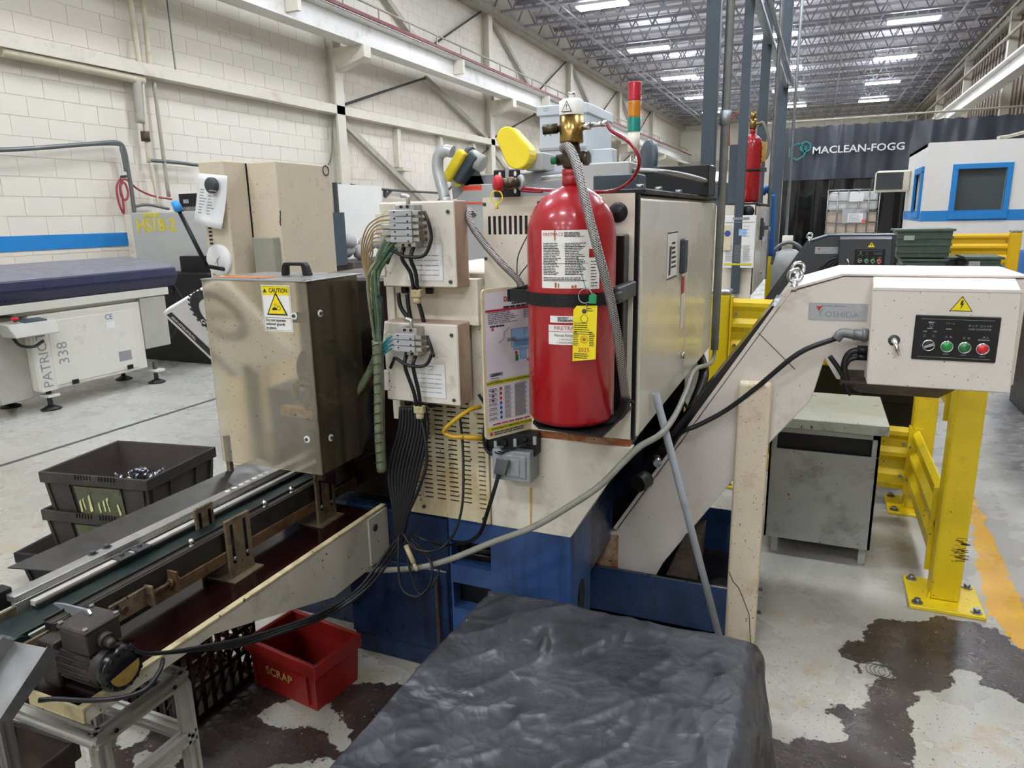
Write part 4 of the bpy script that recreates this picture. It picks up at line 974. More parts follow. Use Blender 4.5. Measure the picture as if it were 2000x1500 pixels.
MB().tube([W(790, 1045, 1.70), W(800, 1110, 1.68), W(820, 1160, 1.67), W(850, 1135, 1.69), W(852, 1100, 1.71), W(800, 1050, 1.70)], .0036).build('cable', 'black_rubber', t)
MB().tube([W(786, 1040, 1.69), W(806, 1068, 1.67), W(835, 1077, 1.67), W(865, 1068, 1.70), W(890, 1035, 1.72), W(903, 985, 1.74), W(905, 920, 1.77), W(903, 860, 1.80), W(897, 808, 1.82)], .0042).build('cable', 'black_rubber', t)
MB().tube([W(800, 1040, 1.71), W(830, 1055, 1.69), W(870, 1065, 1.75), W(890, 1060, 1.84)], .004).build('cable', 'black_rubber', t)
for k in range(3):
    MB().tube([W(780, 1048, 1.70), W(762+k*4, 1070+k*6, 1.66), W(700+k*8, 1150, 1.5), W(640, 1190+k*6, 1.38), W(560+k*3, 1222+k*4, 1.25), W(470, 1248+k*6, 1.12), W(400, 1262+k*3, 1.03), W(320, 1275, .94), W(275, 1275, .89), W(250, 1258, .87)], .0045).build('cable', 'black_rubber', t)
MB().cyl(W(793, 1065, 1.69), W(808, 1100, 1.675), .008).cyl(W(808, 1100, 1.675), W(815, 1115, 1.67), .0055).build('inline_fitting', 'cream_lip', t)
MB().tube([W(318, 1288, .93), W(312, 1310, .9), W(285, 1345, .86), W(240, 1362, .82), W(180, 1368, .78), W(110, 1365, .74), W(75, 1368, .72)], .0048).build('cable', 'black_rubber', t)
t = tag(MB().tube([W(938, 945-150, 1.80), W(918, 800, 1.76), W(895, 815, 1.74), W(872, 835, 1.74), W(868, 845, 1.745), W(885, 853, 1.75), W(905, 853, 1.76)], .0066).cyl(W(900, 853, 1.76), W(942, 856, 1.79), .008).build('yellow_cable', 'yellow_cable', base=W(905, 853, 1.76)), 'short yellow sensor cable curling out of the vented panel', 'cable')
t = tag(MB().tube([W(935, 770, 1.80), W(950, 800, 1.80), W(945, 850, 1.79), W(950, 878, 1.79), W(965, 888, 1.78), W(990, 880, 1.78)], .005).build('black_sensor_cable', 'black_rubber', base=W(950, 870, 1.79)), 'black sensor cable looping beside the placard edge', 'cable')
# grey flexible conduit swinging across the base
cn = [W(700, 1112, 1.80), W(760, 1113, 1.72), W(820, 1108, 1.70), W(880, 1092, 1.70), W(960, 1060, 1.71), W(1040, 1030, 1.72), W(1110, 990, 1.73), W(1170, 950, 1.75), W(1215, 905, 1.79), W(1250, 872, 1.85), W(1290, 848, 1.95), W(1318, 812, 2.15), W(1340, 765, 2.4), W(1358, 722, 2.75), (-.405, 3.28, .83), (-.398, 3.34, .90)]
tag(MB().tube(cn, .0092, n=12).build('flexible_conduit', 'grey_conduit', base=W(960, 1060, 1.71)), 'grey flexible conduit sweeping across the cream and blue machine front', 'conduit')
tag(MB().tube([W(925, 420, 1.83), W(915, 412, 1.80), W(918, 435, 1.78), W(945, 475, 1.77), W(980, 515, 1.77), W(1010, 545, 1.78), W(1030, 575, 1.79)], .0095, n=12).build('braided_conduit', 'braid', base=W(980, 515, 1.77)), 'braided steel hose looping over the louvred panel left of the cylinder', 'hose')
tag(MB().tube([W(1030, 460, 1.838), W(1012, 500, 1.80), W(1010, 540, 1.79), W(1013, 565, 1.79), W(1022, 555, 1.785), W(1014, 540, 1.785), W(1035, 510, 1.79), W(1048, 475, 1.80)], .0016).build('thin_wire', 'black', base=W(1012, 540, 1.79)), 'thin black wire hanging out of a louvre slot', 'wire')

# ================================================================ FEED CONVEYOR, GUARD AND TRAY
ZT = .552
t = thing('drip_tray', 'long oily drip tray with cream lip under the feed conveyor', 'tray', (-1.4, 1.4, ZT))
MB().box(-1.62, -1.262, .772, YM-.002, ZT-.012, ZT).build('tray_bottom', 'tray_oil', t)
tw = MB(); tw.prism([(.772, .545), (.772, .578), (YM-.004, .578), (YM-.004, .40), (1.55, .40), (1.1, .545)], 'x', -1.262, -1.256); tw.build('tray_side', 'tray_white', t)
MB().box(-1.272, -1.254, .77, YM-.004, .574, .581).build('tray_lip', 'cream_lip', t, bevel=.001)
MB().box(-1.42, -1.256, .768, .774, .545, .58).build('tray_end', 'cream_lip', t, bevel=.001)
MB().box(-1.256, -1.250, 1.74, YM-.004, .41, .57).build('tray_bracket', 'tray_white', t)
bolt(MB(), (0, 0, 0), (0, 0, 1)); b_ = MB(); bolt(b_, (-1.25, 1.77, .53), (1, 0, 0), .012, .004, n=12); b_.build('tray_bolt', 'dark_steel', t)

t = thing('feed_conveyor', 'narrow belt feed conveyor with rusty side rail and gear motor', 'conveyor', (-1.48, 1.3, ZT))
ZB = .685
MB().box(-1.535, -1.445, .78, 1.95, ZB-.006, ZB).build('belt', 'green_belt', t)
MB().cyl((-1.54, .78, ZB-.034), (-1.44, .78, ZB-.034), .034, n=24).build('head_roller', 'green_belt', t)
MB().box(-1.535, -1.445, .78, 1.95, ZB-.07, ZB-.062).build('belt_return', 'green_belt', t)
MB().box(-1.556, -1.54, .845, 1.95, .655, .706).box(-1.575, -1.54, .845, 1.95, .706, .722).build('guide_rail', 'alu', t, bevel=.0015)
MB().box(-1.532, -1.515, .87, 1.95, .69, .703).build('guide_strip', 'white_strip', t, bevel=.001)
MB().box(-1.515, -1.508, .87, 1.95, .687, .697).build('guide_edge', 'steel_dark', t)
MB().box(-1.445, -1.418, .84, 1.95, .66, .688).box(-1.447, -1.443, .84, 1.95, .688, .694).box(-1.420, -1.416, .84, 1.95, .688, .692).build('channel', 'steel_dark', t, bevel=.001)
MB().box(-1.418, -1.410, .84, 1.95, .60, .69).build('side_rail', 'steel_dark', t, bevel=.001)
MB().box(-1.409, -1.403, 1.06, 1.9, .604, .636).build('side_strap', 'rusty_rail', t, bevel=.001)
b_ = MB()
for x, y in ((375, 1067), (518, 990), (570, 963), (617, 938), (660, 922)):
    q = P(x, y+3, X=-1.43); q.z = .688; b_.lathe(q, [(.0085, 0), (.0085, .004), (.005, .007), (.008, .010), (.009, .015), (.005, .02), (0, .021)], n=12)
b_.build('cap_screw', 'steel_bright', t)
for (x, y) in ((285, 1070), (315, 1060), (255, 1078), (300, 1062)):
    pass
for px, py in ((185, 1082), (212, 1068)):
    q = P(px, py, X=-1.56); bb = MB(); bb.cyl((-1.566, q.y, .722), (-1.566, q.y, .73), .007, n=6).cyl((-1.566, q.y, .72), (-1.566, q.y, .7225), .012, n=14); bb.build('rail_bolt', 'dark_steel', t)
for px, py in ((240, 1092), (275, 1078)):
    q = P(px, py, X=-1.52); bb = MB(); bb.cyl((-1.522, q.y, .703), (-1.522, q.y, .713), .006, n=6).box(-1.535, -1.50, q.y-.02, q.y+.02, .703, .706); bb.build('clip_bolt', 'dark_steel', t)
def slotted_foot(x0, y0, y1, zt, facing):
    f = MB(); f.box(x0, x0+.008, y0, y1, ZT, zt).build('upright', 'rust_plate', t, bevel=.002)
    MB().box(x0-.07 if facing > 0 else x0-.02, x0+.03, y0-.01, y1+.01, ZT, ZT+.006).build('foot_plate', 'rust_plate', t, bevel=.001)
    s_ = MB()
    for yy in (y0+(y1-y0)*.22, y0+(y1-y0)*.74): s_.box(x0+.0075, x0+.0088, yy-.005, yy+.005, ZT+.045, zt-.015)
    s_.build('upright_slots', 'black_oil', t)
    b_ = MB()
    for yy in (y0+(y1-y0)*.22, y0+(y1-y0)*.74): bolt(b_, (x0+.008, yy, ZT+.06), (1, 0, 0), .006, .006)
    b_.build('upright_bolt', 'steel', t)
slotted_foot(-1.402, 1.300, 1.391, .725, 1)
slotted_foot(-1.402, 1.674, 1.769, .745, 1)
slotted_foot(-1.505, 1.30, 1.365, .745, 0)
sh = MB(); a, b2 = .97, 1.72
sh.slab([(-1.565, a, .712), (-1.565, b2, .712), (-1.66, b2, .735), (-1.66, a-.06, .735)], (0, 0, .003)); sh.build('side_sheet', 'steel_dark', t)
hl = MB()
for k in range(7): hl.cyl((-1.56, 1.48+k*.028, .7222), (-1.56, 1.48+k*.028, .7232), .008, n=12)
hl.build('rail_holes', 'white_print', t)
# tensioner
MB().box(-1.41, -1.403, .955, 1.06, .615, .665).box(-1.41, -1.385, 1.052, 1.06, .615, .668).build('tension_plate', 'rust_plate', t, bevel=.002)
MB().cyl((-1.396, 1.05, .645), (-1.396, 1.14, .645), .005, n=8).box(-1.41, -1.38, 1.12, 1.126, .618, .672).cyl((-1.396, 1.11, .645), (-1.396, 1.12, .645), .011, n=6).cyl((-1.396, 1.126, .645), (-1.396, 1.135, .645), .011, n=6).build('tension_screw', 'rusty_rail', t)
bolt_ = MB(); bolt(bolt_, (-1.403, .99, .64), (1, 0, 0), .009, .006, n=12); bolt_.build('tension_bolt', 'rusty_rail', t)
# end guard plate and bearing
eg = P(105, 1180, Y=.80); MB().slab([P(x_, y_, Y=.90-.0006*(x_-100)) for x_, y_ in ((100, 1228), (97, 1190), (104, 1178), (122, 1180), (170, 1192), (175, 1200), (172, 1212), (140, 1215), (128, 1232))], (.001, .005, 0)).build('stop_plate', 'galv', t)
MB().box(-1.547, -1.541, .75, .86, .60, .70).build('end_plate', 'rust_plate', t, bevel=.002)
MB().box(-1.44, -1.434, .73, .86, .59, .67).build('end_plate', 'rust_plate', t, bevel=.002)
MB().cyl((-1.434, .775, .645), (-1.42, .775, .645), .024, n=18).build('bearing', 'black_oil', t)
# gear motor
MX0, MX1, MY, MZ = -1.40, -1.268, .85, .622
MB().box(-1.425, -1.372, MY-.045, MY+.045, MZ-.055, MZ+.05).build('gearbox', 'motor', t, bevel=.006, seg=2)
fm = MB(); n = 40
prof_ = []
fm.cyl((-1.378, MY, MZ), (MX1+.02, MY, MZ), .044, n=30)
for k in range(24):
    a = 2*math.pi*k/24; fm.obox((-1.325, MY+.045*math.cos(a), MZ+.045*math.sin(a)), (.045, 0, 0), (0, .0025*math.cos(a), .0025*math.sin(a)), (0, -.0012*math.sin(a), .0012*math.cos(a)))
mo = fm.build('motor_body', 'motor', t)
MB().lathe((MX1+.015, MY, MZ), [(.046, 0), (.047, .012), (.044, .02), (.02, .022), (0, .022)], axis=(1, 0, 0), n=32).build('fan_cover', 'black_gloss', mo)
s = MB(); s.add([(MX1+.0375, MY+.034*math.cos(a), MZ+.034*math.sin(a)) for a in [math.pi*1.05+math.pi*i/12 for i in range(13)]], [list(range(13))]); s.build('motor_nameplate', 'motor_label', mo)
sp = MB()
for k in range(14):
    a = 2*math.pi*k/14; sp.obox((MX1+.036, MY+.039*math.cos(a), MZ+.039*math.sin(a)), (.003, 0, 0), (0, .0035*math.cos(a), .0035*math.sin(a)), (0, -.003*math.sin(a), .003*math.cos(a)))
sp.build('fan_vanes', 'black', mo)
MB().box(-1.352, -1.272, MY-.04, MY+.036, MZ+.040, MZ+.088).build('terminal_box', 'motor', t, bevel=.004, seg=2)
MB().box(-1.355, -1.269, MY-.043, MY+.039, MZ+.088, MZ+.098).build('terminal_lid', 'motor', t, bevel=.003)
b_ = MB()
for dx in (-1.348, -1.276):
    for dy in (-.036, .032): bolt(b_, (dx, MY+dy, MZ+.098), (0, 0, 1), .005, .004, n=10)
b_.build('lid_screw', 'steel', t)
MB().cyl((-1.273, MY-.005, MZ+.066), (-1.255, MY-.008, MZ+.063), .016, n=16).cyl((-1.255, MY-.008, MZ+.063), (-1.238, MY-.011, MZ+.060), .012, .007, n=16).build('cable_gland', 'motor', t)
MB().box(-1.30, -1.29, MY-.02, MY+.06, ZT, MZ-.03).box(-1.42, -1.27, MY-.02, MY+.06, ZT, ZT+.008).build('motor_mount', 'motor', t)
MB().box(-1.60, -1.567, .80, .86, .69, .735).build('sensor_box', 'black', t, bevel=.003)
# discharge chute
c0, c1 = P(72, 1262, Y=.735), P(-25, 1400, Y=.64)
d_ = (c1-c0); sd = V((1, .1, 0)).normalized(); up = sd.cross(d_.normalized())
if up.z < 0: up = -up
ch = MB(); wd = .055
ch.slab([c0-sd*wd, c0+sd*wd, c1+sd*wd, c1-sd*wd], up*.002)
for s_ in (-1, 1): ch.slab([c0+sd*wd*s_, c1+sd*wd*s_, c1+sd*wd*s_+up*.026, c0+sd*wd*s_+up*.032], sd*.002*s_)
ch.build('chute', 'steel', t)

# ---- see-through guard box
gx0, gx1, gy0, gy1, gz0, gz1 = -1.668, -1.288, 1.58, YM-.01, .772, 1.335
t = thing('machine_guard', 'smoky see-through guard box with metal lid over the feed conveyor', 'machine guard', (-1.48, 1.7, gz0))
MB().box(gx0, gx1, gy0, gy0+.004, gz0, gz1).build('front_panel', 'smoked', t)
MB().prism([(gy0+.005, gz0), (gy1-.06, gz0), (gy1-.02, gz0+.05), (gy1-.02, gz1), (gy0+.005, gz1)], 'x', gx1-.004, gx1).build('side_panel', 'smoked_dark', t)
MB().box(gx0-.003, gx1+.003, gy0-.003, gy1+.01, gz1, gz1+.004).build('lid', 'steel', t, bevel=.001)
MB().box(gx0-.003, gx0+.20, gy0+.05, gy0+.11, gz1+.0042, gz1+.0048).build('lid_rust', 'rust_mark', t)
MB().box(gx0+.005, gx0+.02, gy0+.006, gy0+.02, gz0-.05, gz0+.08).build('rear_post', 'rust_plate', t)
MB().box(gx1-.02, gx1-.005, gy0+.005, gy0+.02, gz0-.02, gz1).build('corner_angle', 'steel_dark', t)
hd = MB(); q0, q1 = P(556, 537, Z=gz1+.004), P(626, 535, Z=gz1+.004); yy = q0.y
hd.prism([(q0.x-.006, gz1+.004), (q0.x+.012, gz1+.004), (q0.x+.014, gz1+.033), (q1.x-.022, gz1+.033), (q1.x-.018, gz1+.004), (q1.x+.006, gz1+.004), (q1.x-.004, gz1+.033), (q1.x-.012, gz1+.043), (q0.x+.008, gz1+.043), (q0.x+.0, gz1+.033)], 'y', yy-.01, yy+.012); hd.build('handle', 'black', t, bevel=.002)
ws = MB(); bl = MB()
for x, y, pl in ((575, 617, 0), (600, 858, 0), (625, 612, 1), (646, 855, 1)):
    if pl == 0: q = P(x, y, Y=gy0); n_ = V((0, -1, 0))
    else: q = P(x, y, X=gx1); n_ = V((1, 0, 0))
    ws.cyl(q, q+n_*.002, .0105, n=18); bl.cyl(q, q+n_*.006, .005, n=12)
ws.build('washer', 'white_print', t); bl.build('button_bolt', 'dark_steel', t)
mb = MB()
for z in ((.9, .93), (1.22, 1.25)): mb.box(gx1-.075, gx1-.004, gy0+.005, gy0+.008, *z).box(gx1-.008, gx1-.005, gy0+.008, gy0+.07, *z)
mb.build('inner_bracket', 'steel_dark', t)
# caution label on the guard
a, b2, c_, d_ = (P(x, y, Y=gy0-.0006) for x, y in ((508, 556), (565, 558), (573, 650), (519, 645)))
cc = (a+b2+c_+d_)/4; lw = ((b2-a).length+(c_-d_).length)/2; lh = ((a-d_).length+(b2-c_).length)/2
lb = MB(); rect(lb, cc, RX, UZ, lw, lh, .0); lbo = lb.build('caution_label', 'white_print', t)
s = MB(); rect(s, cc+UZ*lh*.385, RX, UZ, lw*.94, lh*.2, .0006); s.build('label_header', 'caution_yellow', lbo)
s = MB(); k_ = lw/.075
poly(s, cc+UZ*lh*.08, RX, UZ, [(-.028*k_, -.022*k_), (.028*k_, -.022*k_), (0, .027*k_)], .0006); text(s, 'CAUTION', lh*.13, cc+UZ*lh*.385+RX*lw*.1, RX, UZ, bold=.0004, off=.0012, stretch=.86)
poly(s, cc+UZ*lh*.385-RX*lw*.37, RX, UZ, [(-.0065, -.0055), (.0065, -.0055), (0, .0065)], .0012)
for k, tx in enumerate(('Do not operate', 'without guards', 'in place.')): text(s, tx, lh*.085, cc-UZ*lh*(.255+k*.085)-RX*lw*.43, RX, UZ, align='LEFT', off=.0012, bold=.0002)
rect(s, cc-UZ*lh*.2, RX, UZ, lw*.94, .001, .0012)
for u in (-.47, .47): rect(s, cc+RX*lw*u, RX, UZ, .0007, lh*.94, .0012)
for u in (-.47, .47): rect(s, cc+UZ*lh*u, RX, UZ, lw*.94, .0007, .0012)
s.build('label_print', 'ink', lbo)
s = MB(); poly(s, cc+UZ*lh*.08, RX, UZ, [(-.023*k_, -.019*k_), (.023*k_, -.019*k_), (0, .0215*k_)], .0014); s.build('label_triangle', 'caution_yellow', lbo)
s = MB(); q = cc+UZ*(lh*.08-.004)
disc(s, q+RX*.008-UZ*.005, RX, UZ, .0065, .002, rin=.0052); disc(s, q-RX*.003+UZ*.004, RX, UZ, .004, .002, rin=.003); poly(s, q, RX, UZ, [(-.017, -.012), (.002, -.011), (.0, -.005), (-.008, -.002), (-.014, -.006)], .002); s.build('gear_pictogram', 'ink', lbo)
# what is seen inside the guard
t = thing('chute_hose', 'clear hose coiled inside the smoky guard box', 'hose', (-1.45, 1.74, .95))
MB().tube([(-1.42, 1.70, .94), (-1.44, 1.68, .98), (-1.42, 1.67, 1.02), (-1.38, 1.70, 1.0), (-1.34, 1.74, .955), (-1.30, 1.79, .97), (-1.25, 1.80, 1.04), (-1.2, 1.79, 1.12)], .012, n=10).build('hose', 'wrap', t)
t = thing('guide_block', 'yellow-brown guide block inside the smoky guard box', 'machine part', (-1.46, 1.72, .88))
MB().box(-1.53, -1.40, 1.70, 1.73, .90, .93).build('arm', 'brass', t, bevel=.003)
MB().box(-1.40, -1.33, 1.70, 1.80, ZB+.005, .93).build('pillar', 'black_oil', t, bevel=.003)
MB().cyl((-1.365, 1.69, 1.06), (-1.365, 1.82, 1.06), .075, n=24).build('spindle_nose', 'black_gloss', t)

# ================================================================ BINS AND BOXES ON THE LEFT
def open_bin(name, label, cat, c, ang, L, Wd_, H, m, mi, group=None, ribs=True, lab=None, z0=0.):
    t = thing(name, label, cat, (c[0], c[1], z0), group)
    ca, sa = math.cos(ang), math.sin(ang); tp = .93; th = .006
    def T(x, y, z): return (c[0]+x*ca-y*sa, c[1]+x*sa+y*ca, z0+z)
    def ring(l, w_, z): return [T(sx*l/2, sy*w_/2, z) for sx, sy in ((-1, -1), (1, -1), (1, 1), (-1, 1))]
    o = MB(); lo, ho = ring(L*tp, Wd_*tp, 0), ring(L, Wd_, H); li, hi = ring(L*tp-th*2, Wd_*tp-th*2, th), ring(L-th*2, Wd_-th*2, H)
    o.add(lo+ho, [(3, 2, 1, 0)]+[(i, (i+1) % 4, 4+(i+1) % 4, 4+i) for i in range(4)])
    o.add(ho+hi, [(i, (i+1) % 4, 4+(i+1) % 4, 4+i) for i in range(4)])
    o.add(li+hi, [(0, 1, 2, 3)]+[(i, 4+i, 4+(i+1) % 4, (i+1) % 4) for i in range(4)], 1)
    o.build('shell', [m, mi], t, recalc=False)
    rm = MB()
    for (x0, x1, y0, y1) in ((-L/2-.008, L/2+.008, -Wd_/2-.008, -Wd_/2+.004), (-L/2-.008, L/2+.008, Wd_/2-.004, Wd_/2+.008), (-L/2-.008, -L/2+.004, -Wd_/2, Wd_/2), (L/2-.004, L/2+.008, -Wd_/2, Wd_/2)):
        rm.hexa([T(x0, y0, H-.045), T(x1, y0, H-.045), T(x1, y1, H-.045), T(x0, y1, H-.045), T(x0, y0, H+.003), T(x1, y0, H+.003), T(x1, y1, H+.003), T(x0, y1, H+.003)])
    rm.build('rim', m, t, bevel=.003)
    if ribs:
        rb = MB()
        for fx_ in (-.47, -.25, .25, .47):
            x = fx_*L*.97; s_ = .004
            for sg in (-1, 1):
                y0, y1 = sg*Wd_*tp/2, sg*(Wd_/2+.006)
                rb.hexa([T(x*tp-s_, y0*.98, .01), T(x*tp+s_, y0*.98, .01), T(x*tp+s_, y0+sg*.006, .01), T(x*tp-s_, y0+sg*.006, .01), T(x-s_, y1*.96, H-.04), T(x+s_, y1*.96, H-.04), T(x+s_, y1, H-.04), T(x-s_, y1, H-.04)])
        for fy_ in (-.45, -.2, .2, .45):
            y = fy_*Wd_*.97; s_ = .004
            for sg in (-1, 1):
                x0, x1 = sg*L*tp/2, sg*(L/2+.006)
                rb.hexa([T(x0*.98, y*tp-s_, .01), T(x0+sg*.006, y*tp-s_, .01), T(x0+sg*.006, y*tp+s_, .01), T(x0*.98, y*tp+s_, .01), T(x1*.97, y-s_, H-.04), T(x1, y-s_, H-.04), T(x1, y+s_, H-.04), T(x1*.97, y+s_, H-.04)])
        rb.build('ribs', m, t)
        gr = MB()
        for k in range(12):
            x = -L*.16+k*L*.028+(.03 if k > 5 else 0); gr.hexa([T(x, -Wd_/2-.014, H-.016), T(x+.005, -Wd_/2-.014, H-.016), T(x+.005, -Wd_/2-.006, H-.016), T(x, -Wd_/2-.006, H-.016), T(x, -Wd_/2-.012, H+.004), T(x+.005, -Wd_/2-.012, H+.004), T(x+.005, -Wd_/2-.006, H+.004), T(x, -Wd_/2-.006, H+.004)])
        gr.build('grip_ridges', m, t)
    return t, T
ang = math.radians(9)
BL_, BWd, BHt = .52, .42, .205
bc = (P(75, 923, Z=.5)+P(420, 873, Z=.5))/2
grp = 'stacked black plastic bins left of the feed conveyor'
t0, _ = open_bin('plastic_bin', 'dark bottom bin of the stack beside the feed conveyor', 'bin', (bc.x-.12, bc.y-.02), ang+.03, .6, .5, .14, 'black', 'bin_inside', grp)
t1, T1 = open_bin('plastic_bin', 'middle black bin of the stack beside the feed conveyor', 'bin', (bc.x-.03, bc.y-.0), ang, BL_, BWd, .19, 'bin_black', 'bin_inside', grp, z0=.135)
t2, T2 = open_bin('plastic_bin', 'top black bin of the stack, holding steel fittings', 'bin', (bc.x, bc.y), ang, BL_, BWd, BHt, 'bin_black', 'bin_inside', grp, z0=.295)
for tt, T_, H_ in ((t1, T1, .19), (t2, T2, BHt)):
    s = MB(); q = [T_(x, -BWd*.5*(.93+.07*z/H_)-.008, z) for x, z in ((-.09, .02), (.13, .02), (.13, H_-.05), (-.10, H_-.05))]
    s.slab(q, (0, .003, 0)); s.build('card_holder', 'bin_label', tt)
    s = MB(); rw = random.Random(int(H_*1e3))
    for k in range(9):
        x = -.085+k*.024; z0_, z1_ = .03+.02*rw.random(), H_-.07-.05*rw.random(); w1, w2 = .003+.012*rw.random(), .002+.010*rw.random(); sk = .012*(rw.random()-.5)
        if k % 4 == 3: continue
        yz = lambda z: -BWd*.5*(.93+.07*z/H_)-.0125
        s.add([T_(x, yz(z0_), z0_), T_(x+w1, yz(z0_), z0_+.006), T_(x+w1*.6+sk, yz(.09), .08+.02*rw.random()), T_(x+w2+sk, yz(z1_), z1_), T_(x+sk-.003, yz(z1_), z1_-.01)], [(0, 1, 2, 3, 4)])
    s.build('worn_lettering', 'stencil', tt)
# steel fittings inside the top bin
f0 = None; rng = random.Random(11)
for k in range(34):
    u = rng.gauss(.02, .09); v = rng.gauss(.03, .07); u = max(-.2, min(.2, u)); v = max(-.14, min(.15, v))
    q = V(T2(u, v, .03+max(0, .075-.35*math.hypot(u-.02, v-.02))+.02*(k % 3)))
    if f0 is None:
        f0 = thing('steel_fitting', 'small turned steel fitting lying in the top black bin', 'fitting', q, 'turned steel fittings heaped in the top black bin')
        f0.rotation_mode = 'XYZ'
        MB().lathe(q, [(0, -.026), (.010, -.026), (.010, -.006), (.014, -.005), (.014, .008), (.0085, .009), (.0085, .026), (.006, .027), (0, .027)], axis=(1, 0, 0), n=10).build('fitting_body', 'fitting', f0)
        MB().cyl(q+V((-.005, 0, 0)), q+V((.008, 0, 0)), .0165, n=6).build('hex_collar', 'chips', f0)
        o = f0
    else: o = dup(f0, q)
    o.rotation_euler = (rng.random()*6, rng.random()*2-1, rng.random()*6)
# red scrap bin
rc = (P(490, 1247, Z=.17)+P(692, 1237, Z=.17))/2
t, TR = open_bin('scrap_bin', 'small red plastic bin marked SCRAP on the worn floor', 'bin', (rc.x, rc.y), math.radians(-8), .305, .195, .168, 'red_bin', 'red_bin', None, ribs=False)
s = MB(); q = [V(TR(x, -.0975*.965-.004, z)) for x, z in ((-.08, .07), (.03, .07))]; text(s, 'SCRAP', .042, V(TR(-.015, -.0975*.965-.003, .078)), q[1]-q[0], V(TR(0, -.0975, .168))-V(TR(0, -.0907, 0)), off=.001, bold=.001); s.build('stencil_lettering', 'stencil_red', t)
MB().box(rc.x-.06, rc.x+.07, rc.y-.05, rc.y+.05, .01, .05).build('scrap_contents', 'black_oil', t, bevel=.01)
rb = MB()
for x in (-.13, .11): rb.obox(V(TR(x, -.0975*.965-.004, .075)), V(TR(.006, 0, 0))-V(TR(0, 0, 0)), (0, .004, 0), (0, -.003, .06))
rb.build('corner_rib', 'red_bin', t)
# milk crate under the tray
t = thing('milk_crate', 'dark openwork plastic crate on the floor under the drip tray', 'crate', (-1.81, 1.46, 0))
x0, x1, y0, y1, zt = -1.97, -1.645, 1.30, 1.60, .28
MB().box(x0, x1, y0, y1, 0, .01).build('crate_base', 'black_oil', t)
for (a, b2) in (((x1, y0), (x1, y1)), ((x0, y0), (x1, y0)), ((x0, y0), (x0, y1)), ((x0, y1), (x1, y1))):
    g_ = MB(); a, b2 = V((*a, 0)), V((*b2, 0))
    for k in range(9):
        p = a.lerp(b2, k/8); nx_ = a.lerp(b2, min(1, (k+1)/8)); g_.beam(p+UZ*.005, p+UZ*zt, .010, .010)
        if k < 8: g_.beam(p+UZ*.05, nx_+UZ*.11, .006, .006); g_.beam(p+UZ*.13, nx_+UZ*.19, .006, .006); g_.beam(p+UZ*.19, nx_+UZ*.13, .006, .006)
    for z in (.02, .12, .20, zt-.01): g_.beam(a+UZ*z, b2+UZ*z, .009, .016)
    g_.build('crate_side', 'black_oil', t)
# aluminium stand at the lower left, with brown bin beneath the chute
FZ = .42
fa, fb = P(170, 1445, Z=FZ), P(372, 1322, Z=FZ)
xf = (fa.x+fb.x)/2; ya, yb = fa.y, fb.y; xl = xf-.34; e = .03
t = thing('profile_stand', 'slotted aluminium profile stand below the motor', 'stand', (xf-.17, (ya+yb)/2, 0))
def prof_bar(p0, p1):
    p0, p1 = V(p0), V(p1); g_ = MB(); g_.beam(p0, p1, e*.62, e*.62)
    d = (p1-p0).normalized(); u = d.cross(UZ) if abs(d.z) < .9 else V((1, 0, 0)); u.normalize(); v = d.cross(u)
    for su in (-1, 1):
        for sv in (-1, 1): g_.obox((p0+p1)/2+u*su*e*.36+v*sv*e*.36, (p1-p0)/2, u*e*.14, v*e*.14)
    return g_
for p, q in (((xf, ya, FZ), (xf, yb, FZ)), ((xl, ya, FZ), (xl, yb, FZ)), ((xl, ya+.01, FZ-.0), (xf, ya+.01, FZ)), ((xl, yb-.01, FZ), (xf, yb-.01, FZ)), ((xf, ya, FZ-.16), (xf, yb, FZ-.16)), ((xl, yb-.01, FZ-.16), (xf, yb-.01, FZ-.16))):
    prof_bar(p, q).build('rail', 'alu_ext', t)
for x in (xf, xl):
    for y in (ya+.012, yb-.012): prof_bar((x, y, 0), (x, y, FZ-e*.5)).build('leg', 'alu_ext', t)
s = MB()
for f_ in (.18, .82): s.cyl((xf+e*.5, ya+(yb-ya)*f_, FZ), (xf+e*.5+.003, ya+(yb-ya)*f_, FZ), .005, n=10)
s.build('slot_screw', 'black', t)
rz = .34; q = P(165, 1440, Z=rz)
open_bin('parts_bin', 'brown plastic bin under the discharge chute', 'bin', (q.x-.20, q.y-.18), math.radians(3), .40, .30, .17, 'bin_brown', 'bin_brown', None, ribs=True, z0=rz-.17)
MB_s = MB(); MB_s.box(q.x-.42, q.x+.02, q.y-.36, q.y-.0, 0, rz-.172)
tag(MB_s.build('bin_plinth', 'black_oil', base=(q.x-.2, q.y-.2, 0)), 'dark box carrying the brown bin under the chute', 'box')

# ================================================================ TARP-COVERED LOAD
TZ = .45
N = 170; tb = MB(); rng = np.random.RandomState(4)
fxs = np.linspace(-1, 1, N); 
bx0, bx1, by0, by1 = -.80, -.085, .70, 1.665
def vnoise(x, y, seed, s):
    r = np.random.RandomState(seed); G = r.rand(40, 40); x = (x*s+17) % 38; y = (y*s+13) % 38
    i, j = int(x), int(y); a, b_ = x-i, y-j; a = a*a*(3-2*a); b_ = b_*b_*(3-2*b_)
    return (G[i, j]*(1-a)+G[i+1, j]*a)*(1-b_)+(G[i, j+1]*(1-a)+G[i+1, j+1]*a)*b_
NG = {s: np.random.RandomState(s).rand(40, 40) for s in range(6)}
def vn(x, y, seed, s):
    G = NG[seed]; x = (x*s+17) % 38; y = (y*s+13) % 38; i, j = int(x), int(y); a, b_ = x-i, y-j; a = a*a*(3-2*a); b_ = b_*b_*(3-2*b_)
    return (G[i, j]*(1-a)+G[i+1, j]*a)*(1-b_)+(G[i, j+1]*(1-a)+G[i+1, j+1]*a)*b_
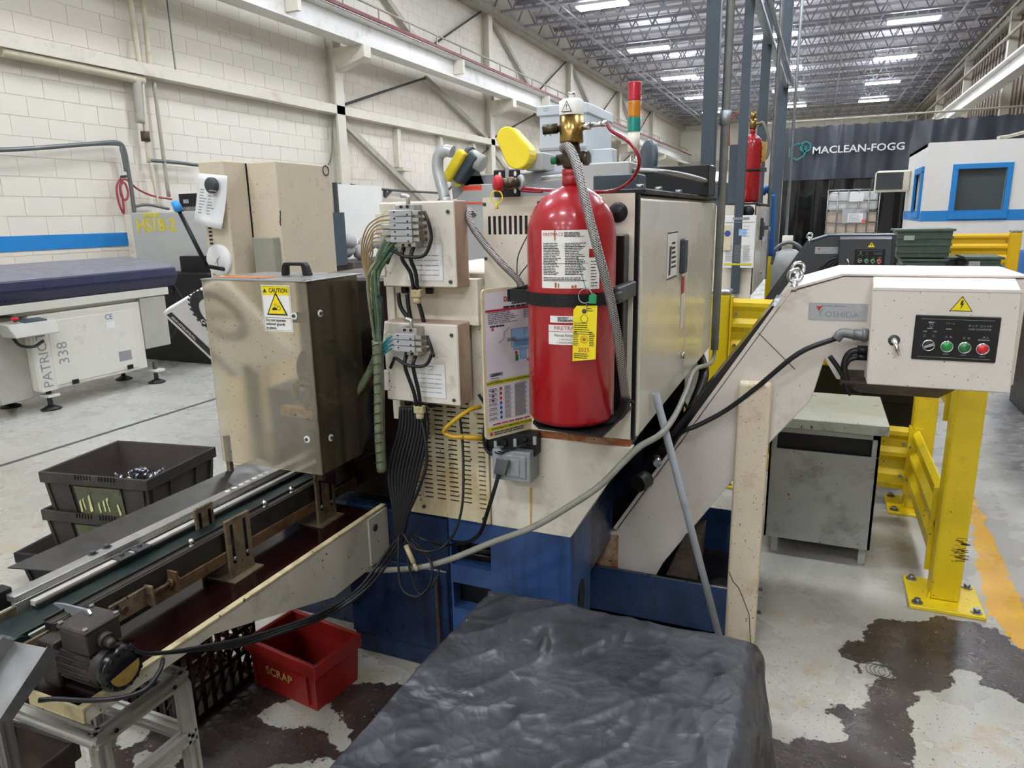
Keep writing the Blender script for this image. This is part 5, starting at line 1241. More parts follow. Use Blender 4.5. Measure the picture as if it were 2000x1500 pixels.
def ridge(x, y, seed, s): return 1-abs(2*vn(x, y, seed, s)-1)
vs = []
for j in range(N):
    for i in range(N):
        u = -1.42+2.84*i/(N-1); v = -1.36+2.72*j/(N-1)       # cloth coordinates; |.|<=1 lies on top
        cu, cv = max(-1, min(1, u)), max(-1, min(1, v)); ou, ov = abs(u)-1, abs(v)-1
        drop = 0; x = (bx0+bx1)/2+cu*(bx1-bx0)/2; y = (by0+by1)/2+cv*(by1-by0)/2
        if ou > 0: dd = ou*(bx1-bx0)/2; rr = .018; drop += max(0, dd*2.3-rr*.4); x += math.copysign(min(dd, .02)+dd*(.34 if u > 0 else .55)*(1+.5*vn(v, 1, 3, 3)), u)
        if ov > 0: dd = ov*(by1-by0)/2; drop += max(0, dd*2.0-.008); y += math.copysign(min(dd, .02)+dd*.14*(1+.6*vn(u, 2, 4, 4)), v)
        z = TZ-drop
        top = 1 if (ou <= 0 and ov <= 0) else .35
        # corner left of the back edge is bevelled like the load beneath
        z -= .05*max(0, -u-.55)*max(0, v-.2) if top == 1 else 0
        if top == 1: z += .018*math.exp(-((u+.5)**2/.12+(v-.8)**2/.05))-.022*(1-u*u)*(1-v*v)
        f_ = .012*vn(x, y, 0, 4.5)+.006*ridge(x+.4*y, y-x, 1, 7)**5+.004*ridge(x-.5*y, y+.3*x, 3, 12)**5
        z += f_*top
        if ou > 0: x += .02*(vn(y, z, 3, 7)-.5)+.008*ridge(y, z, 1, 15)
        if ov > 0: y += .02*(vn(x, z, 5, 7)-.5)
        # one sharp pinch fold
        dx, dy = x+.56, y-1.49; al = dx*-.25+dy*.97; ac = dx*.97+dy*.25
        if top == 1 and -.13 < al < .08: z += .02*math.exp(-(ac/.012)**2)*(1-abs(al+.025)/.105)
        vs.append(V((x, y, max(.004, z))))
tb.v = vs; tb.f = [(j*N+i, j*N+i+1, (j+1)*N+i+1, (j+1)*N+i) for j in range(N-1) for i in range(N-1)]; tb.mi = [0]*len(tb.f); tb.sm = [True]*len(tb.f)
t = thing('covered_load', 'creased black tarpaulin draped over a low load in the foreground', 'tarpaulin', (-.44, 1.2, 0))
tb.build('tarpaulin', 'tarp', t, recalc=False)
MB().box(bx0+.03, bx1-.03, by0+.03, by1-.03, .0, TZ-.06).build('load', 'black', t)
# ================================================================ CHIP CONVEYORS
def chip_conveyor(dy, body, label, near):
    yf, yb = 2.42+dy, 2.80+dy
    t = thing('chip_conveyor', label, 'conveyor', (-.15, yf+.2, 0), 'inclined chip conveyors beside the machines')
    pl = [(-.73, .17), (-.73, .30), (-.62, .335), (-.064, 1.25), (.085, 1.30), (.19, 1.30), (.19, .975), (.09, .975), (.05, 1.04), (.02, .90), (-.211, .59), (-.44, .236), (-.47, .17)]
    MB().prism(pl, 'y', yf, yb).build('incline_casing', body, t, bevel=.003)
    MB().beam((-.625, yf+.005, .345), (-.066, yf+.005, 1.262), .012, .012, up=(0, 1, 0)).beam((-.625, yb-.005, .345), (-.066, yb-.005, 1.262), .012, .012, up=(0, 1, 0)).build('casing_flange', body, t)
    MB().prism([(-.064, 1.255), (.085, 1.303), (.56, 1.303), (.56, 1.309), (.08, 1.309), (-.066, 1.262)], 'y', yf-.004, yb).build('top_cover', body, t)
    s = MB(); s.beam((-.155, yf-.001, 1.115), (-.035, yf-.001, 1.0), .002, .003, up=(0, 1, 0)); s.build('seam', 'oil_brown', t)
    # head and control box
    MB().box(.19, .56, yf, yb, .99, 1.30).build('head_casing', body, t, bevel=.003)
    bx = MB(); by = yf-.12
    bx.hexa([(.168, by, .992), (.528, by, .992), (.528, yf, .992), (.168, yf, .992), (.162, by, 1.275), (.522, by, 1.275), (.53, yf, 1.302), (.165, yf, 1.302)])
    bo = bx.build('control_box', body, t, bevel=.003)
    MB().box(.16, .524, by-.002, by+.01, 1.272, 1.28).build('box_hood', body, t)
    # control panel
    py = by-.006
    pa, pb = V((.276, 0, 1.077)), V((.482, 0, 1.205))
    pn = MB().box(pa.x, pb.x, py, by, pa.z, pb.z).build('control_panel', 'panel_black', t, bevel=.002)
    w_ = pb.x-pa.x
    def q(u, v): return V((pa.x+u*w_, py, pb.z-v*(pb.z-pa.z)))
    s = MB(); lines(s, q(.2, .16), RX, UZ, .016, .006, 1, .6); lines(s, q(.2, .29), RX, UZ, .02, .005, 1, .6); lines(s, q(.42, .29), RX, UZ, .018, .005, 1, .5)
    text(s, '運転中', .0058, q(.2, .16), RX, UZ, off=.001); text(s, 'アラーム', .0055, q(.42, .17), RX, UZ, off=.001); text(s, 'チップ  コンベヤ', .0075, q(.77, .21), RX, UZ, off=.001); text(s, 'CHIP CONVEYOR', .0068, q(.77, .28), RX, UZ, off=.001)
    text(s, '正   転', .006, q(.42, .47), RX, UZ, off=.001); text(s, '逆   転', .006, q(.63, .48), RX, UZ, off=.001); text(s, '停 止', .006, q(.85, .45), RX, UZ, off=.001); lines(s, q(.85, .505), RX, UZ, .036, .005, 1, .5)
    text(s, '自動', .005, q(.13, .36), RX, UZ, off=.001); text(s, '手動', .005, q(.25, .36), RX, UZ, off=.001); disc(s, q(.13, .46), RX, UZ, .0035, rin=.003); disc(s, q(.24, .46), RX, UZ, .0035, rin=.003); disc(s, q(.2, .23), RX, UZ, .0045, rin=.0036)
    for u, v in ((.42, .85), (.63, .855), (.85, .87)): lines(s, q(u, v), RX, UZ, .018, .004, 1, .4)
    for v in (.08, .93): rect(s, q(.5, v), RX, UZ, w_*.86, .0008, .0008)
    s.build('panel_print', 'plate_grey', pn)
    for u, v, m in ((.19, .67, 'black'), (.41, .68, 'btn_green'), (.62, .69, 'btn_green2'), (.83, .70, 'btn_red')):
        c = q(u, v); bz = MB().lathe(c, [(.0165, 0), (.0165, .005), (.0135, .006), (.0135, 0)], axis=(0, -1, 0), n=24).build('bezel', 'steel_bright', pn)
        MB().lathe(c, [(.0132, 0), (.0132, .006), (.011, .0085), (0, .009)], axis=(0, -1, 0), n=24).build('push_button' if m != 'black' else 'selector_switch', m, pn)
        if m == 'black': MB().obox(c+V((0, -.011, 0)), (.0115, 0, .0045), (-.0012, 0, .003), (0, .003, 0)).build('selector_lever', 'plate_grey', pn)
    # shock triangle
    c = V((.385, by, 1.238)); s = MB(); poly(s, c, RX, UZ, [(-.028, -.02), (.028, -.02), (0, .023)], .0008); s.build('hazard_border', 'ink', t)
    s = MB(); poly(s, c, RX, UZ, [(-.0245, -.018), (.0245, -.018), (0, .0195)], .0014); s.build('hazard_sign', 'caution_yellow', t)
    s = MB(); poly(s, c, RX, UZ, [(-.001, .0105), (.004, .0105), (.002, .002), (.006, .003), (-.001, -.012), (-.003, -.012), (.0005, -.003), (-.004, -.001)], .002); s.build('lightning_mark', 'ink', t)
    # handle on the box
    c = V((.228, by, 1.128)); MB().lathe(c, [(0, .006), (.010, .006), (.015, .003), (.016, 0)], axis=(0, -1, 0), n=20).build('handle_base', 'dark_steel', t)
    MB().cyl(c+V((0, -.008, .002)), c+V((.016, -.02, -.043)), .008, .0035, n=12).cyl(c, c+V((0, -.014, 0)), .008, n=12).build('handle_lever', 'steel_bright', t)
    # nameplate on the casing
    cp = P(1636, 609, Y=2.42); cp.y = yf
    s = MB(); rect(s, cp, RX, UZ, .168, .054, .002); s.build('nameplate', 'plate_grey', t)
    s = MB(); text(s, 'OSHIDA', .026, cp+RX*.012-UZ*.009, RX, UZ, off=.0026); text(s, 'Y', .034, cp-RX*.05-UZ*.005, RX, UZ, off=.0026); lines(s, cp+UZ*.018, RX, UZ, .10, .005, 1, .6, off=.0026); s.build('nameplate_text', 'plate_text', t)
    s = MB(); poly(s, cp-RX*.054+UZ*.010, RX, UZ, [(-.009, .006), (.010, .006), (0, -.008)], .003); s.build('red_triangle', 'ink_red', t)
    # cables into the box
    e0 = V((.168, yf-.05, 1.128))
    if near:
        MB().cyl(e0, e0-RX*.045, .017, n=16).cyl(e0-RX*.005, e0-RX*.02, .021, n=8).tube([e0-RX*.04, e0-RX*.075+UZ*.004, e0-RX*.092-UZ*.016], .0145, n=14).build('conduit_elbow', 'conduit', t)
        MB().tube([e0-RX*.09-UZ*.012, P(1560, 690, Y=2.36), P(1480, 755, Y=2.37), P(1420, 800, Y=2.38), P(1365, 830, Y=2.37), P(1335, 842, Y=2.36), P(1318, 862, Y=2.4), P(1295, 905, Y=2.45)], .0082, n=10).build('power_cable', 'black_rubber', t)
        for k, r in ((0, .010), (1, .008)):
            e1 = e0-UZ*(.045+.022*k)
            MB().cyl(e1, e1-RX*.03, r*1.35, n=12).tube([e1-RX*.02, e1-RX*.05-UZ*.012, e1-RX*.062-UZ*.05, e1-RX*.05-UZ*.10, e1-RX*.035-UZ*.12], r, n=10).build('motor_cable', 'black_rubber', t)
        MB().tube([e0-RX*.105-UZ*.07, e0-RX*.075-UZ*.11, e0-RX*.06-UZ*.135], .0075).build('motor_cable', 'black_rubber', t)
        MB().beam((.10, yf-.002, .985), (.165, yf-.002, .985), .02, .05).build('stained_bracket', 'oil_brown', t)
    else:
        for k in range(3): MB().tube([e0-UZ*.01*k, e0-RX*.06-UZ*(.01+.03*k), e0-RX*.13-UZ*(.09+.03*k), e0-RX*.20-UZ*.2], .014).build('power_cable', 'black_rubber', t)
    # lifting eyes
    for yy in (yf+.01, yb-.04):
        c = V((-.055, yy, 1.30)); MB().tube([c+V((.020*math.cos(a), .004*math.sin(a*2), .020*math.sin(a))) for a in [2*math.pi*i/16 for i in range(17)]], .006, k=2).cyl(c-UZ*.05, c-UZ*.02, .013, .009, n=12).build('lifting_eye', 'steel_bright', t)
    # discharge hopper below the head
    MB().hexa([(.16, yf+.03, .93), (.38, yf+.03, .93), (.38, yb-.03, .93), (.16, yb-.03, .93), (.10, yf-.10, .988), (.40, yf-.10, .988), (.40, yb, .988), (.10, yb, .988)]).build('discharge_hopper', 'brown_dark', t)
    if near:
        MB().box(-.205, -.10, yf-.045, yf, 0, .955).build('leg', 'leg_white', t, bevel=.012, seg=3)
        cr = MB(); pts_ = [(-.20, .27), (-.185, .235), (-.165, .215), (-.145, .17), (-.125, .12), (-.118, .05), (-.112, .0)]
        for a, b_ in zip(pts_, pts_[1:]): cr.beam((a[0], yf-.0455, a[1]), (b_[0], yf-.0455, b_[1]), .0028, .001, up=(0, 1, 0))
        cr.build('paint_crack', 'oil_brown', t)
        b_ = MB(); bolt(b_, (-.10, yf-.02, .21), (1, 0, 0), .006, .012); bolt(b_, (-.10, yf-.02, .12), (1, 0, 0), .006, .012); b_.build('leg_bolt', 'dark_steel', t)
        MB().hexa([(-.425, yf-.02, .20), (-.31, yf-.02, .20), (-.31, yf+.08, .20), (-.425, yf+.08, .20), (-.36, yf-.015, .37), (-.30, yf-.015, .40), (-.30, yf+.08, .40), (-.36, yf+.08, .37)]).build('foot_wedge', 'oil_brown', t, bevel=.003)
        st_ = MB(); poly(st_, (-.66, yf, .25), RX, UZ, [(-.07, -.08), (.05, -.08), (.05, .07), (-.07, .06)], .0008); st_.build('rust_stain', 'rust_strip', t)
        MB().hexa([(-.70, yf+.02, .34), (-.60, yf+.02, .34), (-.60, yb-.02, .34), (-.70, yb-.02, .34), (-.12, yf+.02, 1.2), (-.09, yf+.02, 1.2), (-.09, yb-.02, 1.2), (-.12, yb-.02, 1.2)]).build('oily_cover', 'black_oil', t)
    else:
        MB().box(-.205, -.10, yf-.02, yf, 0, .955).build('leg', body, t, bevel=.008)
    return t
CV1 = chip_conveyor(0, 'conv_white', 'white chip conveyor with leg and control box, beside the near machine', True)
CV2 = chip_conveyor(DY, 'conv_dark', 'dark grey chip conveyor with control box, behind the white one', False)
# blue coolant tank under the near conveyor
t = thing('coolant_tank', 'low open blue coolant tank under the white chip conveyor', 'tank', (-.43, 2.65, 0))
tk = MB(); x0, x1, y0, y1, zt, th = -.745, -.125, 2.385, 2.95, .20, .006
tk.box(x0, x1, y0, y0+th, 0, zt).box(x0, x0+th, y0, y1, 0, zt).box(x1-th, x1, y0, y1, 0, zt).box(x0, x1, y1-th, y1, 0, zt+.06).build('tank_walls', 'blue_tank', t)
MB().box(x0, x1, y0, y1, .0, .015).box(x0+th, x1-th, y0+th, y1-th, .06, .065).build('tank_floor', 'black_oil', t)
MB().box(x0, x1, y0-.004, y0+.004, zt-.003, zt).build('tank_edge', 'steel', t)
b_ = MB(); q = P(1282, 1125, Y=y0)
for z in (.175, .06): bolt(b_, (q.x, y0, z), (0, -1, 0), .006, .004, n=10)
b_.box(q.x-.004, q.x-.002, y0-.001, y0, .01, .19); b_.build('tank_bolt', 'dark_steel', t)
# leaning pipe
a, b_ = P(1280, 768, X=-.408), P(1402, 1232, Y=2.2); d = (b_-a).normalized(); foot = b_+d*((-b_.z+.012)/d.z)
tag(MB().cyl(a, foot, .0115, n=16).build('grey_pipe', 'pvc_grey', base=foot), 'grey plastic pipe leaning against the white chip conveyor', 'pipe')
# things in the dark gap between machine and conveyor
t = thing('gap_pipework', 'dark hoses and valve in the gap between machine and chip conveyor', 'hoses', W(1310, 900, 2.6))
MB().tube([(-.47, 3.3, .88), W(1375, 730, 3.1), W(1355, 790, 2.95), W(1330, 850, 2.9)], .022).build('hose', 'black_rubber', t)
MB().tube([W(1330, 780, 2.95), W(1345, 800, 2.9), W(1352, 820, 2.85), W(1330, 845, 2.8)], .008).build('hose', 'black_rubber', t)
MB().cyl(W(1282, 895, 2.3), W(1284, 905, 2.25), .014).build('valve', 'chips', t)
MB().cyl(W(1300, 860, 2.5), W(1318, 855, 2.5), .02).build('valve', 'chips', t)
MB().cyl(W(1245, 945, 2.25), W(1262, 935, 2.3), .03).build('ball_valve', 'steel_dark', t)

# ================================================================ GREY CABINET
t = thing('steel_cabinet', 'grey sheet metal cabinet standing behind the chip conveyor leg', 'cabinet', (.1, 3.37, 0))
x0, x1, y0, y1 = -.125, .302, 3.13, 3.6
MB().box(x0, x1, y0, y0+.01, .085, .50).box(x0, x0+.01, y0, y1, .085, .60).box(x1-.012, x1, y0, y1, .085, .60).box(x0, x1, y1-.01, y1, .085, .60).box(x1-.03, x1, y0, y0+.01, .5, .6).box(x0, x0+.03, y0, y0+.01, .5, .6).box(x0, x1, y0, y0+.01, .575, .6).build('body', 'grey_cab', t, bevel=.001)
MB().box(x0+.01, x1-.012, y0+.03, y1-.01, .1, .595).build('interior', 'black', t)
MB().box(x0-.012, x1+.025, y0-.02, y1+.02, .60, .645).build('lid', 'grey_top', t, bevel=.003)
for x in (x0+.03, x1-.04):
    for y in (y0+.03, y1-.06): MB().box(x, x+.03, y, y+.03, 0, .085).build('leg', 'grey_cab', t, bevel=.002)
MB().box(x0+.02, x1-.03, y0+.2, y1, .0, .085).build('plinth', 'black', t)
b_ = MB()
for x, z in ((.2, .12), (.27, .13), (.282, .44)): bolt(b_, (x, y0, z), (0, -1, 0), .006, .004, n=10)
b_.build('panel_screw', 'steel', t)
t = tag(MB().hexa([(.05, 4.3, .45), (.6, 4.3, .45), (.6, 4.9, .45), (.05, 4.9, .45), (0, 4.25, .80), (.7, 4.25, .80), (.7, 4.95, .80), (0, 4.95, .80)]).cyl((.52, 4.28, .13), (.52, 4.34, .13), .13, n=24).cyl((.52, 4.86, .13), (.52, 4.92, .13), .13, n=24).box(.1, .6, 4.35, 4.85, .12, .45).build('chip_cart', 'black', base=(.35, 4.6, 0), bevel=.006), 'black wheeled chip cart behind the yellow guard rail', 'cart')

# ================================================================ YELLOW GUARD RAILS
def post(x, y, label, H=1.07, w_=.1, m='rail_yellow', cap=True):
    t = thing('guard_post', label, 'guard rail post', (x, y, 0), 'yellow guard rail posts')
    MB().box(x-w_/2, x+w_/2, y-w_/2, y+w_/2, .016, H).build('tube', m, t, bevel=.01, seg=2)
    MB().box(x-.127, x+.127, y-.127, y+.127, 0, .016).build('base_plate', m, t, bevel=.003)
    MB().prism([(x-w_/2-.012, .016), (x-w_/2, .016), (x-w_/2, .055)], 'y', y-w_/2, y-w_/2+.006).build('gusset', m, t)
    for sx_ in (-1, 1):
        for sy in (-1, 1):
            MB().cyl((x+sx_*.098, y+sy*.098, .016), (x+sx_*.098, y+sy*.098, .02), .02, n=16).cyl((x+sx_*.098, y+sy*.098, .02), (x+sx_*.098, y+sy*.098, .034), .012, n=6).build('anchor_bolt', 'steel', t)
    if cap: MB().box(x-w_/2-.004, x+w_/2+.004, y-w_/2-.004, y+w_/2+.004, H, H+.025).build('cap', 'cap_steel', t, bevel=.012, seg=3)
    b_ = MB()
    for z in (.30, .47, .83, .95): bolt(b_, (x, y-w_/2, z), (0, -1, 0), .011, .004, n=12)
    b_.build('plug_bolt', m, t)
    if label.startswith('near'):
        s = MB(); r_ = random.Random(2)
        for k in range(34): rect(s, (x+.012+.035*r_.random(), y-w_/2, .185+.10*r_.random()), RX, UZ, .006+.03*r_.random(), .0014+.002*r_.random(), .0005)
        s.build('scuff_marks', 'brown_dark', t)
    return t
post(.557, 2.97, 'nearest yellow guard post with scuffed face and bolted base plate')
post(.557, 3.915, 'yellow guard post behind the nearest one, at the corner of the rails')
post(-.455, 3.99, 'yellow guard post with silver cap beside the near machine cabinet')
post(-.41, 7.82, 'yellow guard post with silver cap beyond the second machine')
post(.6, 7.82, 'yellow guard post behind the dark chip conveyor')
pe = P(1985, 450, Y=9)
post(pe.x, 9.0, 'far yellow guard post with black cap at the right edge', H=pe.z-.02, m='rail_yellow_far')
PROF = [(0, 0), (.02, .03), (.02, .08), (0, .11), (0, .15), (.025, .18), (.025, .2), (0, .225), (0, .265), (.02, .29), (.02, .31), (0, .33)]
def rail(p0, p1, out, label, z, m='rail_yellow', h=1.0):
    p0, p1, out = V((*p0, 0)), V((*p1, 0)), V((*out, 0))
    t = thing('guard_rail', label, 'guard rail', ((p0+p1)/2)+UZ*z, 'corrugated yellow guard rails')
    pr = [(a, b_*h) for a, b_ in PROF]; q = MB(); n = len(pr)
    o_ = [(a, b_) for a, b_ in pr]+[(a-.006, b_) for a, b_ in reversed(pr)]
    vs = [p0+out*a+UZ*(z+b_) for a, b_ in o_]+[p1+out*a+UZ*(z+b_) for a, b_ in o_]; k = len(o_)
    fs = [(i, (i+1) % k, k+(i+1) % k, k+i) for i in range(k)]
    for i in range(n-1): fs += [(i, i+1, k-2-i, k-1-i), (k+i, k+k-1-i, k+k-2-i, k+i+1)]
    q.add(vs, fs); q.build('rail_panel', m, t)
    for p, e in ((p0, 1), (p1, -1)):
        d = (p1-p0).normalized()*e
        pl_ = MB(); pl_.obox(p+d*.005+out*.01+UZ*(z+.165*h), d*.005, out*.028, UZ*.175*h); pl_.build('end_bracket', m, t)
        b_ = MB()
        for zz_ in (.08, .25): bolt(b_, p+d*.03+out*.026+UZ*(z+zz_*h), out, .01, .008)
        b_.build('rail_bolt', 'steel', t)
fr = (0, -1)
rail((-.40, 3.955), (.505, 3.90), fr, 'upper yellow rail between the capped post and the corner post', .72)
rail((-.40, 3.955), (.505, 3.90), fr, 'lower yellow rail behind the grey cabinet', .10)
rail((.53, 3.02), (.53, 3.865), (-1, 0), 'upper yellow rail from the nearest post to the corner post', .72)
rail((.53, 3.02), (.53, 3.865), (-1, 0), 'lower yellow rail from the nearest post to the corner post', .10)
rail((-.36, 7.80), (.55, 7.80), fr, 'upper yellow rail behind the dark chip conveyor', .72)
rail((-.36, 7.80), (.55, 7.80), fr, 'lower yellow rail behind the dark chip conveyor', .10)
rail((.85, 9.0), (pe.x-.05, 9.0), fr, 'upper yellow rail in front of the white booth', pe.z-.36, 'rail_yellow_far')
rail((.85, 9.0), (pe.x-.05, 9.0), fr, 'lower yellow rail in front of the white booth', pe.z-.98, 'rail_yellow_far')

# ================================================================ BAR FEEDER (left background)
t = thing('bar_feeder', 'long white bar feeder with dark blue cover by the block wall', 'machine', (-6.05, 3.6, 0))
ya, yb = 1.2, 5.12
MB().prism([(-5.76, .905), (-5.70, 1.0), (-5.72, 1.09), (-6.42, 1.09), (-6.42, .905)], 'y', ya, yb).build('cover_side', 'feeder_blue', t, bevel=.015, seg=2)
MB().prism([(-5.72, 1.085), (-5.80, 1.13), (-6.36, 1.19), (-6.42, 1.10)], 'y', ya, yb-.01).build('cover_top', 'feeder_top', t, bevel=.02, seg=2)
MB().box(-6.4, -5.74, ya, yb-.1, .835, .905).box(-6.3, -5.80, 3.6, 4.9, .80, .84).build('bed', 'feeder_white', t, bevel=.004)
MB().box(-6.28, -5.765, 3.66, 4.70, .17, .80).build('cabinet', 'feeder_white', t, bevel=.01)
MB().box(-5.768, -5.757, 3.80, 4.60, .20, .74).build('cabinet_door', 'feeder_white', t, bevel=.003)
MB().box(-5.768, -5.758, 3.67, 3.80, .17, .70).build('name_strip', 'feeder_white', t)
s = MB(); text(s, 'PATRIOT', .115, (-5.757, 3.735, .43), (0, 0, 1), (0, -1, 0), spacing=1.0, off=.001); text(s, '338', .13, (-5.757, 3.90, .46), (0, 0, 1), (0, -1, 0), off=.001); s.build('lettering', 'ink_grey', t)
s = MB(); text(s, 'CE', .065, (-5.757, 4.36, .70), (0, 1, 0), UZ, off=.001); s.build('ce_mark', 'ink_blue', t)
s = MB(); rect(s, (-5.757, 4.37, .63), (0, 1, 0), UZ, .08, .06, .001); s.build('small_label', 'paper', t)
s = MB(); rect(s, (-5.757, 4.47, .33), (0, 1, 0), UZ, .13, .09, .001); s.build('rating_plate', 'ink_grey', t)
for y, z in ((3.96, .20), (4.50, .22)): MB().box(-5.757, -5.745, y-.03, y+.03, z-.02, z+.02).build('door_catch', 'black', t, bevel=.004)
MB().hexa([(-5.78, 3.45, .66), (-5.60, 3.45, .66), (-5.60, 3.80, .66), (-5.78, 3.80, .66), (-5.80, 3.43, .78), (-5.66, 3.43, .76), (-5.66, 3.82, .76), (-5.80, 3.82, .78)]).build('pendant', 'feeder_grey', t, bevel=.006)
MB().lathe((-5.70, 3.52, .775), [(.012, 0), (.012, .015), (.028, .018), (.028, .035), (0, .04)], n=16).build('stop_button', 'red_knob', t)
MB().obox((-5.72, 3.66, .772), (.055, 0, -.008), (0, .09, 0), (0, 0, .004)).build('keypad', 'slate', t)
MB().tube([(-5.68, 3.46, .68), (-5.66, 3.5, .60), (-5.66, 3.6, .57), (-5.68, 3.7, .60)], .012).build('pendant_cable', 'black_rubber', t)
MB().box(-6.3, -5.85, 3.40, 3.66, .12, .80).build('end_column', 'feeder_grey', t, bevel=.006)
MB().box(-6.1, -5.75, 4.70, 4.98, .35, .83).build('belt_housing', 'feeder_grey', t, bevel=.006)
for x, y in ((-5.82, 3.76), (-5.80, 4.80), (-6.25, 4.80), (-6.25, 3.70)):
    f_ = MB().cyl((x, y, .03), (x, y, .20), .02, n=12).build('foot_screw', 'dark_steel', t)
    MB().lathe((x, y, 0), [(0, 0), (.075, 0), (.08, .008), (.03, .035), (.015, .04), (0, .04)], n=20).build('foot_pad', 'black_rubber', f_)
    MB().box(x-.05, x+.07, y-.05, y+.05, .115, .135).build('foot_bracket', 'feeder_white', t)
for k in range(4): MB().tube([(-5.85, 5.1, 1.0-.05*k), (-5.8, 5.16+.02*k, .85-.03*k), (-5.85, 5.08, .7-.1*k), (-5.95, 5.0, .6)], .012).build('cable', 'black_rubber', t)

# ================================================================ BEIGE CABINETS BEHIND THE GUARD
Ya = 3.2
A0, A1 = P(385, 315, Y=Ya), P(434.5, 312, Y=Ya); ztop = A1.z
Yc = P(478, 316, X=A1.x).y
C1 = P(537, 313, Y=Yc); Yd = P(644, 322.5, X=C1.x).y
t = thing('machine_enclosure', 'tall beige machine enclosure with a sheet of paper pinned on it', 'machine', (A1.x, 3.6, 0))
MB().box(A0.x, A1.x, Ya, Yd, 0, ztop).build('left_casing', 'beige_cab', t, bevel=.01, seg=2)
MB().box(A1.x+.006, C1.x, Yc, Yd, 0, C1.z).build('right_casing', 'beige_cab', t, bevel=.01, seg=2)
MB().box(A1.x, A1.x+.006, Yc-.001, Yd, 0, ztop-.01).build('casing_gap', 'black', t)
g0, g1 = P(499, 535, Y=Yc-.06), P(532, 463, Y=Yc-.06)
MB().box(g0.x, g1.x, Yc-.06, Yc, g0.z-.2, g1.z).build('cover_box', 'box_grey', t, bevel=.006)
dc = P(430, 508, Y=Ya)
MB().lathe(dc, [(0, .02), (.085, .02), (.092, .012), (.092, 0)], axis=(0, -1, 0), n=32).build('dial', 'paper', t)
s = MB(); s.beam(dc+V((-.02, -.022, -.02)), dc+V((.02, -.022, .02)), .004, .002, up=(0, 1, 0)); s.beam(dc+V((0, -.022, -.03)), dc+V((0, -.022, .01)), .006, .002, up=(0, 1, 0)); s.build('dial_hand', 'ink_grey', t)
s = MB()
for k in range(14): s.box(A0.x+.03, A0.x+.05, Ya-.006, Ya, 1.20+k*.022, 1.21+k*.022)
s.build('cable_chain', 'black', t)
s = MB(); q = P(636, 333, X=C1.x); s.tube([q+V((.002, .03*math.cos(a), .03*math.sin(a))) for a in [2*math.pi*i/7 for i in range(8)]], .003, k=2); s.build('pen_mark', 'ink', t)
s = MB(); 
for py in (415, 425, 434): q = P(547, py, X=C1.x); s.box(C1.x, C1.x+.002, q.y-.004, q.y+.004, q.z-.02, q.z+.01)
s.build('paint_chip', 'ink', t)
t = thing('pinned_note', 'white job sheet held by a round magnet on the beige enclosure', 'paper', P(412, 390, Y=Ya-.02))
sh_ = MB(); cols = 8; L_, R_ = [], []
for k in range(cols+1):
    f = k/cols; a = P(388-(8*f*f)-(2 if k else 0), 338+100*f, Y=Ya-.012-.05*f*f); b2 = P(444-12*f*f, 343+105*f, Y=Ya-.012-.045*f*f); L_.append(a); R_.append(b2)
sh_.add(L_+R_, [(k, cols+1+k, cols+2+k, k+1) for k in range(cols)], 0, True); po = sh_.build('sheet', 'paper', t); po.modifiers.new('s', 'SOLIDIFY').thickness = .001
s = MB(); r_ = random.Random(8)
for k in range(9):
    f = .30+.055*k; a = L_[0].lerp(L_[-1], f); b2 = R_[0].lerp(R_[-1], f)
    for u0, u1 in ((.28, .4+.12*r_.random()), (.58, .64+.22*r_.random())):
        p_, q_ = a.lerp(b2, u0), a.lerp(b2, u1); s.beam(p_+V((0, -.034, 0)), q_+V((0, -.034, 0)), .006, .001, up=(0, 1, 0))
s.build('handwriting', 'ink_grey', t)
mc = P(416, 362, Y=Ya-.03); MB().lathe(mc, [(0, .03), (.034, .03), (.044, .02), (.044, 0)], axis=(0, -1, 0), n=24).build('magnet', 'dark_steel', t)
# tilted white guarantee board
t = thing('guarantee_board', 'white board with round GUARANTEE seal, tilted on one corner behind the guard', 'sign', (-2.68, 2.62, 0))
best = None
for k in range(60):
    e_ = k*.01; L0, B0, T0 = P(315, 612, Y=2.45), P(455, 744, Y=2.45+e_), P(425, 543, Y=2.45-e_*.5)
    dd = abs((B0-L0).normalized().dot((T0-L0).normalized()))
    if best is None or dd < best[0]: best = (dd, L0, B0, T0)
_, L0, B0, T0 = best; 0
r_ = (B0-L0); bw = r_.length; r_ = r_.normalized(); u_ = (T0-L0); u_ = (u_-r_*u_.dot(r_)); bh = u_.length; u_ = u_.normalized(); n_ = r_.cross(u_)
cc = L0+r_*bw/2+u_*bh/2
MB().slab([cc+r_*a+u_*b_ for a, b_ in rrect(bw, bh, .025)], n_*-.04).build('board', 'sign_white', t, bevel=.004)
s = MB(); rect(s, cc-u_*bh*.41, r_, u_, bw*.92, bh*.09, .001)
sc_ = cc-r_*bw*.2+u_*bh*.12; R1 = bh*.27
r2 = (RX-n_*RX.dot(n_)).normalized(); u2 = n_.cross(r2)
disc(s, sc_, r2, u2, R1, .001, rin=R1*.69, n=36)
for k in range(30):
    a = 2*math.pi*k/30; o1, o2 = r2*math.cos(a)+u2*math.sin(a), u2*math.cos(a)-r2*math.sin(a); poly(s, sc_+o1*R1*1.03, o1, o2, [(-.004, -.009), (.008, -.005), (.008, .005), (-.004, .009)], .001)
text(s, '100%', R1*.42, sc_+u2*.004, r2, u2, off=.002, bold=.001); s.build('seal', 'ink', t)
s = MB()
for k, ch_ in enumerate('GUARANTEE'):
    a = math.radians(198+18*k); p_ = sc_+(r2*math.cos(a)+u2*math.sin(a))*R1*.84
    text(s, ch_, R1*.28, p_, r2*-math.sin(a)+u2*math.cos(a), r2*-math.cos(a)-u2*math.sin(a), off=.003, bold=.001)
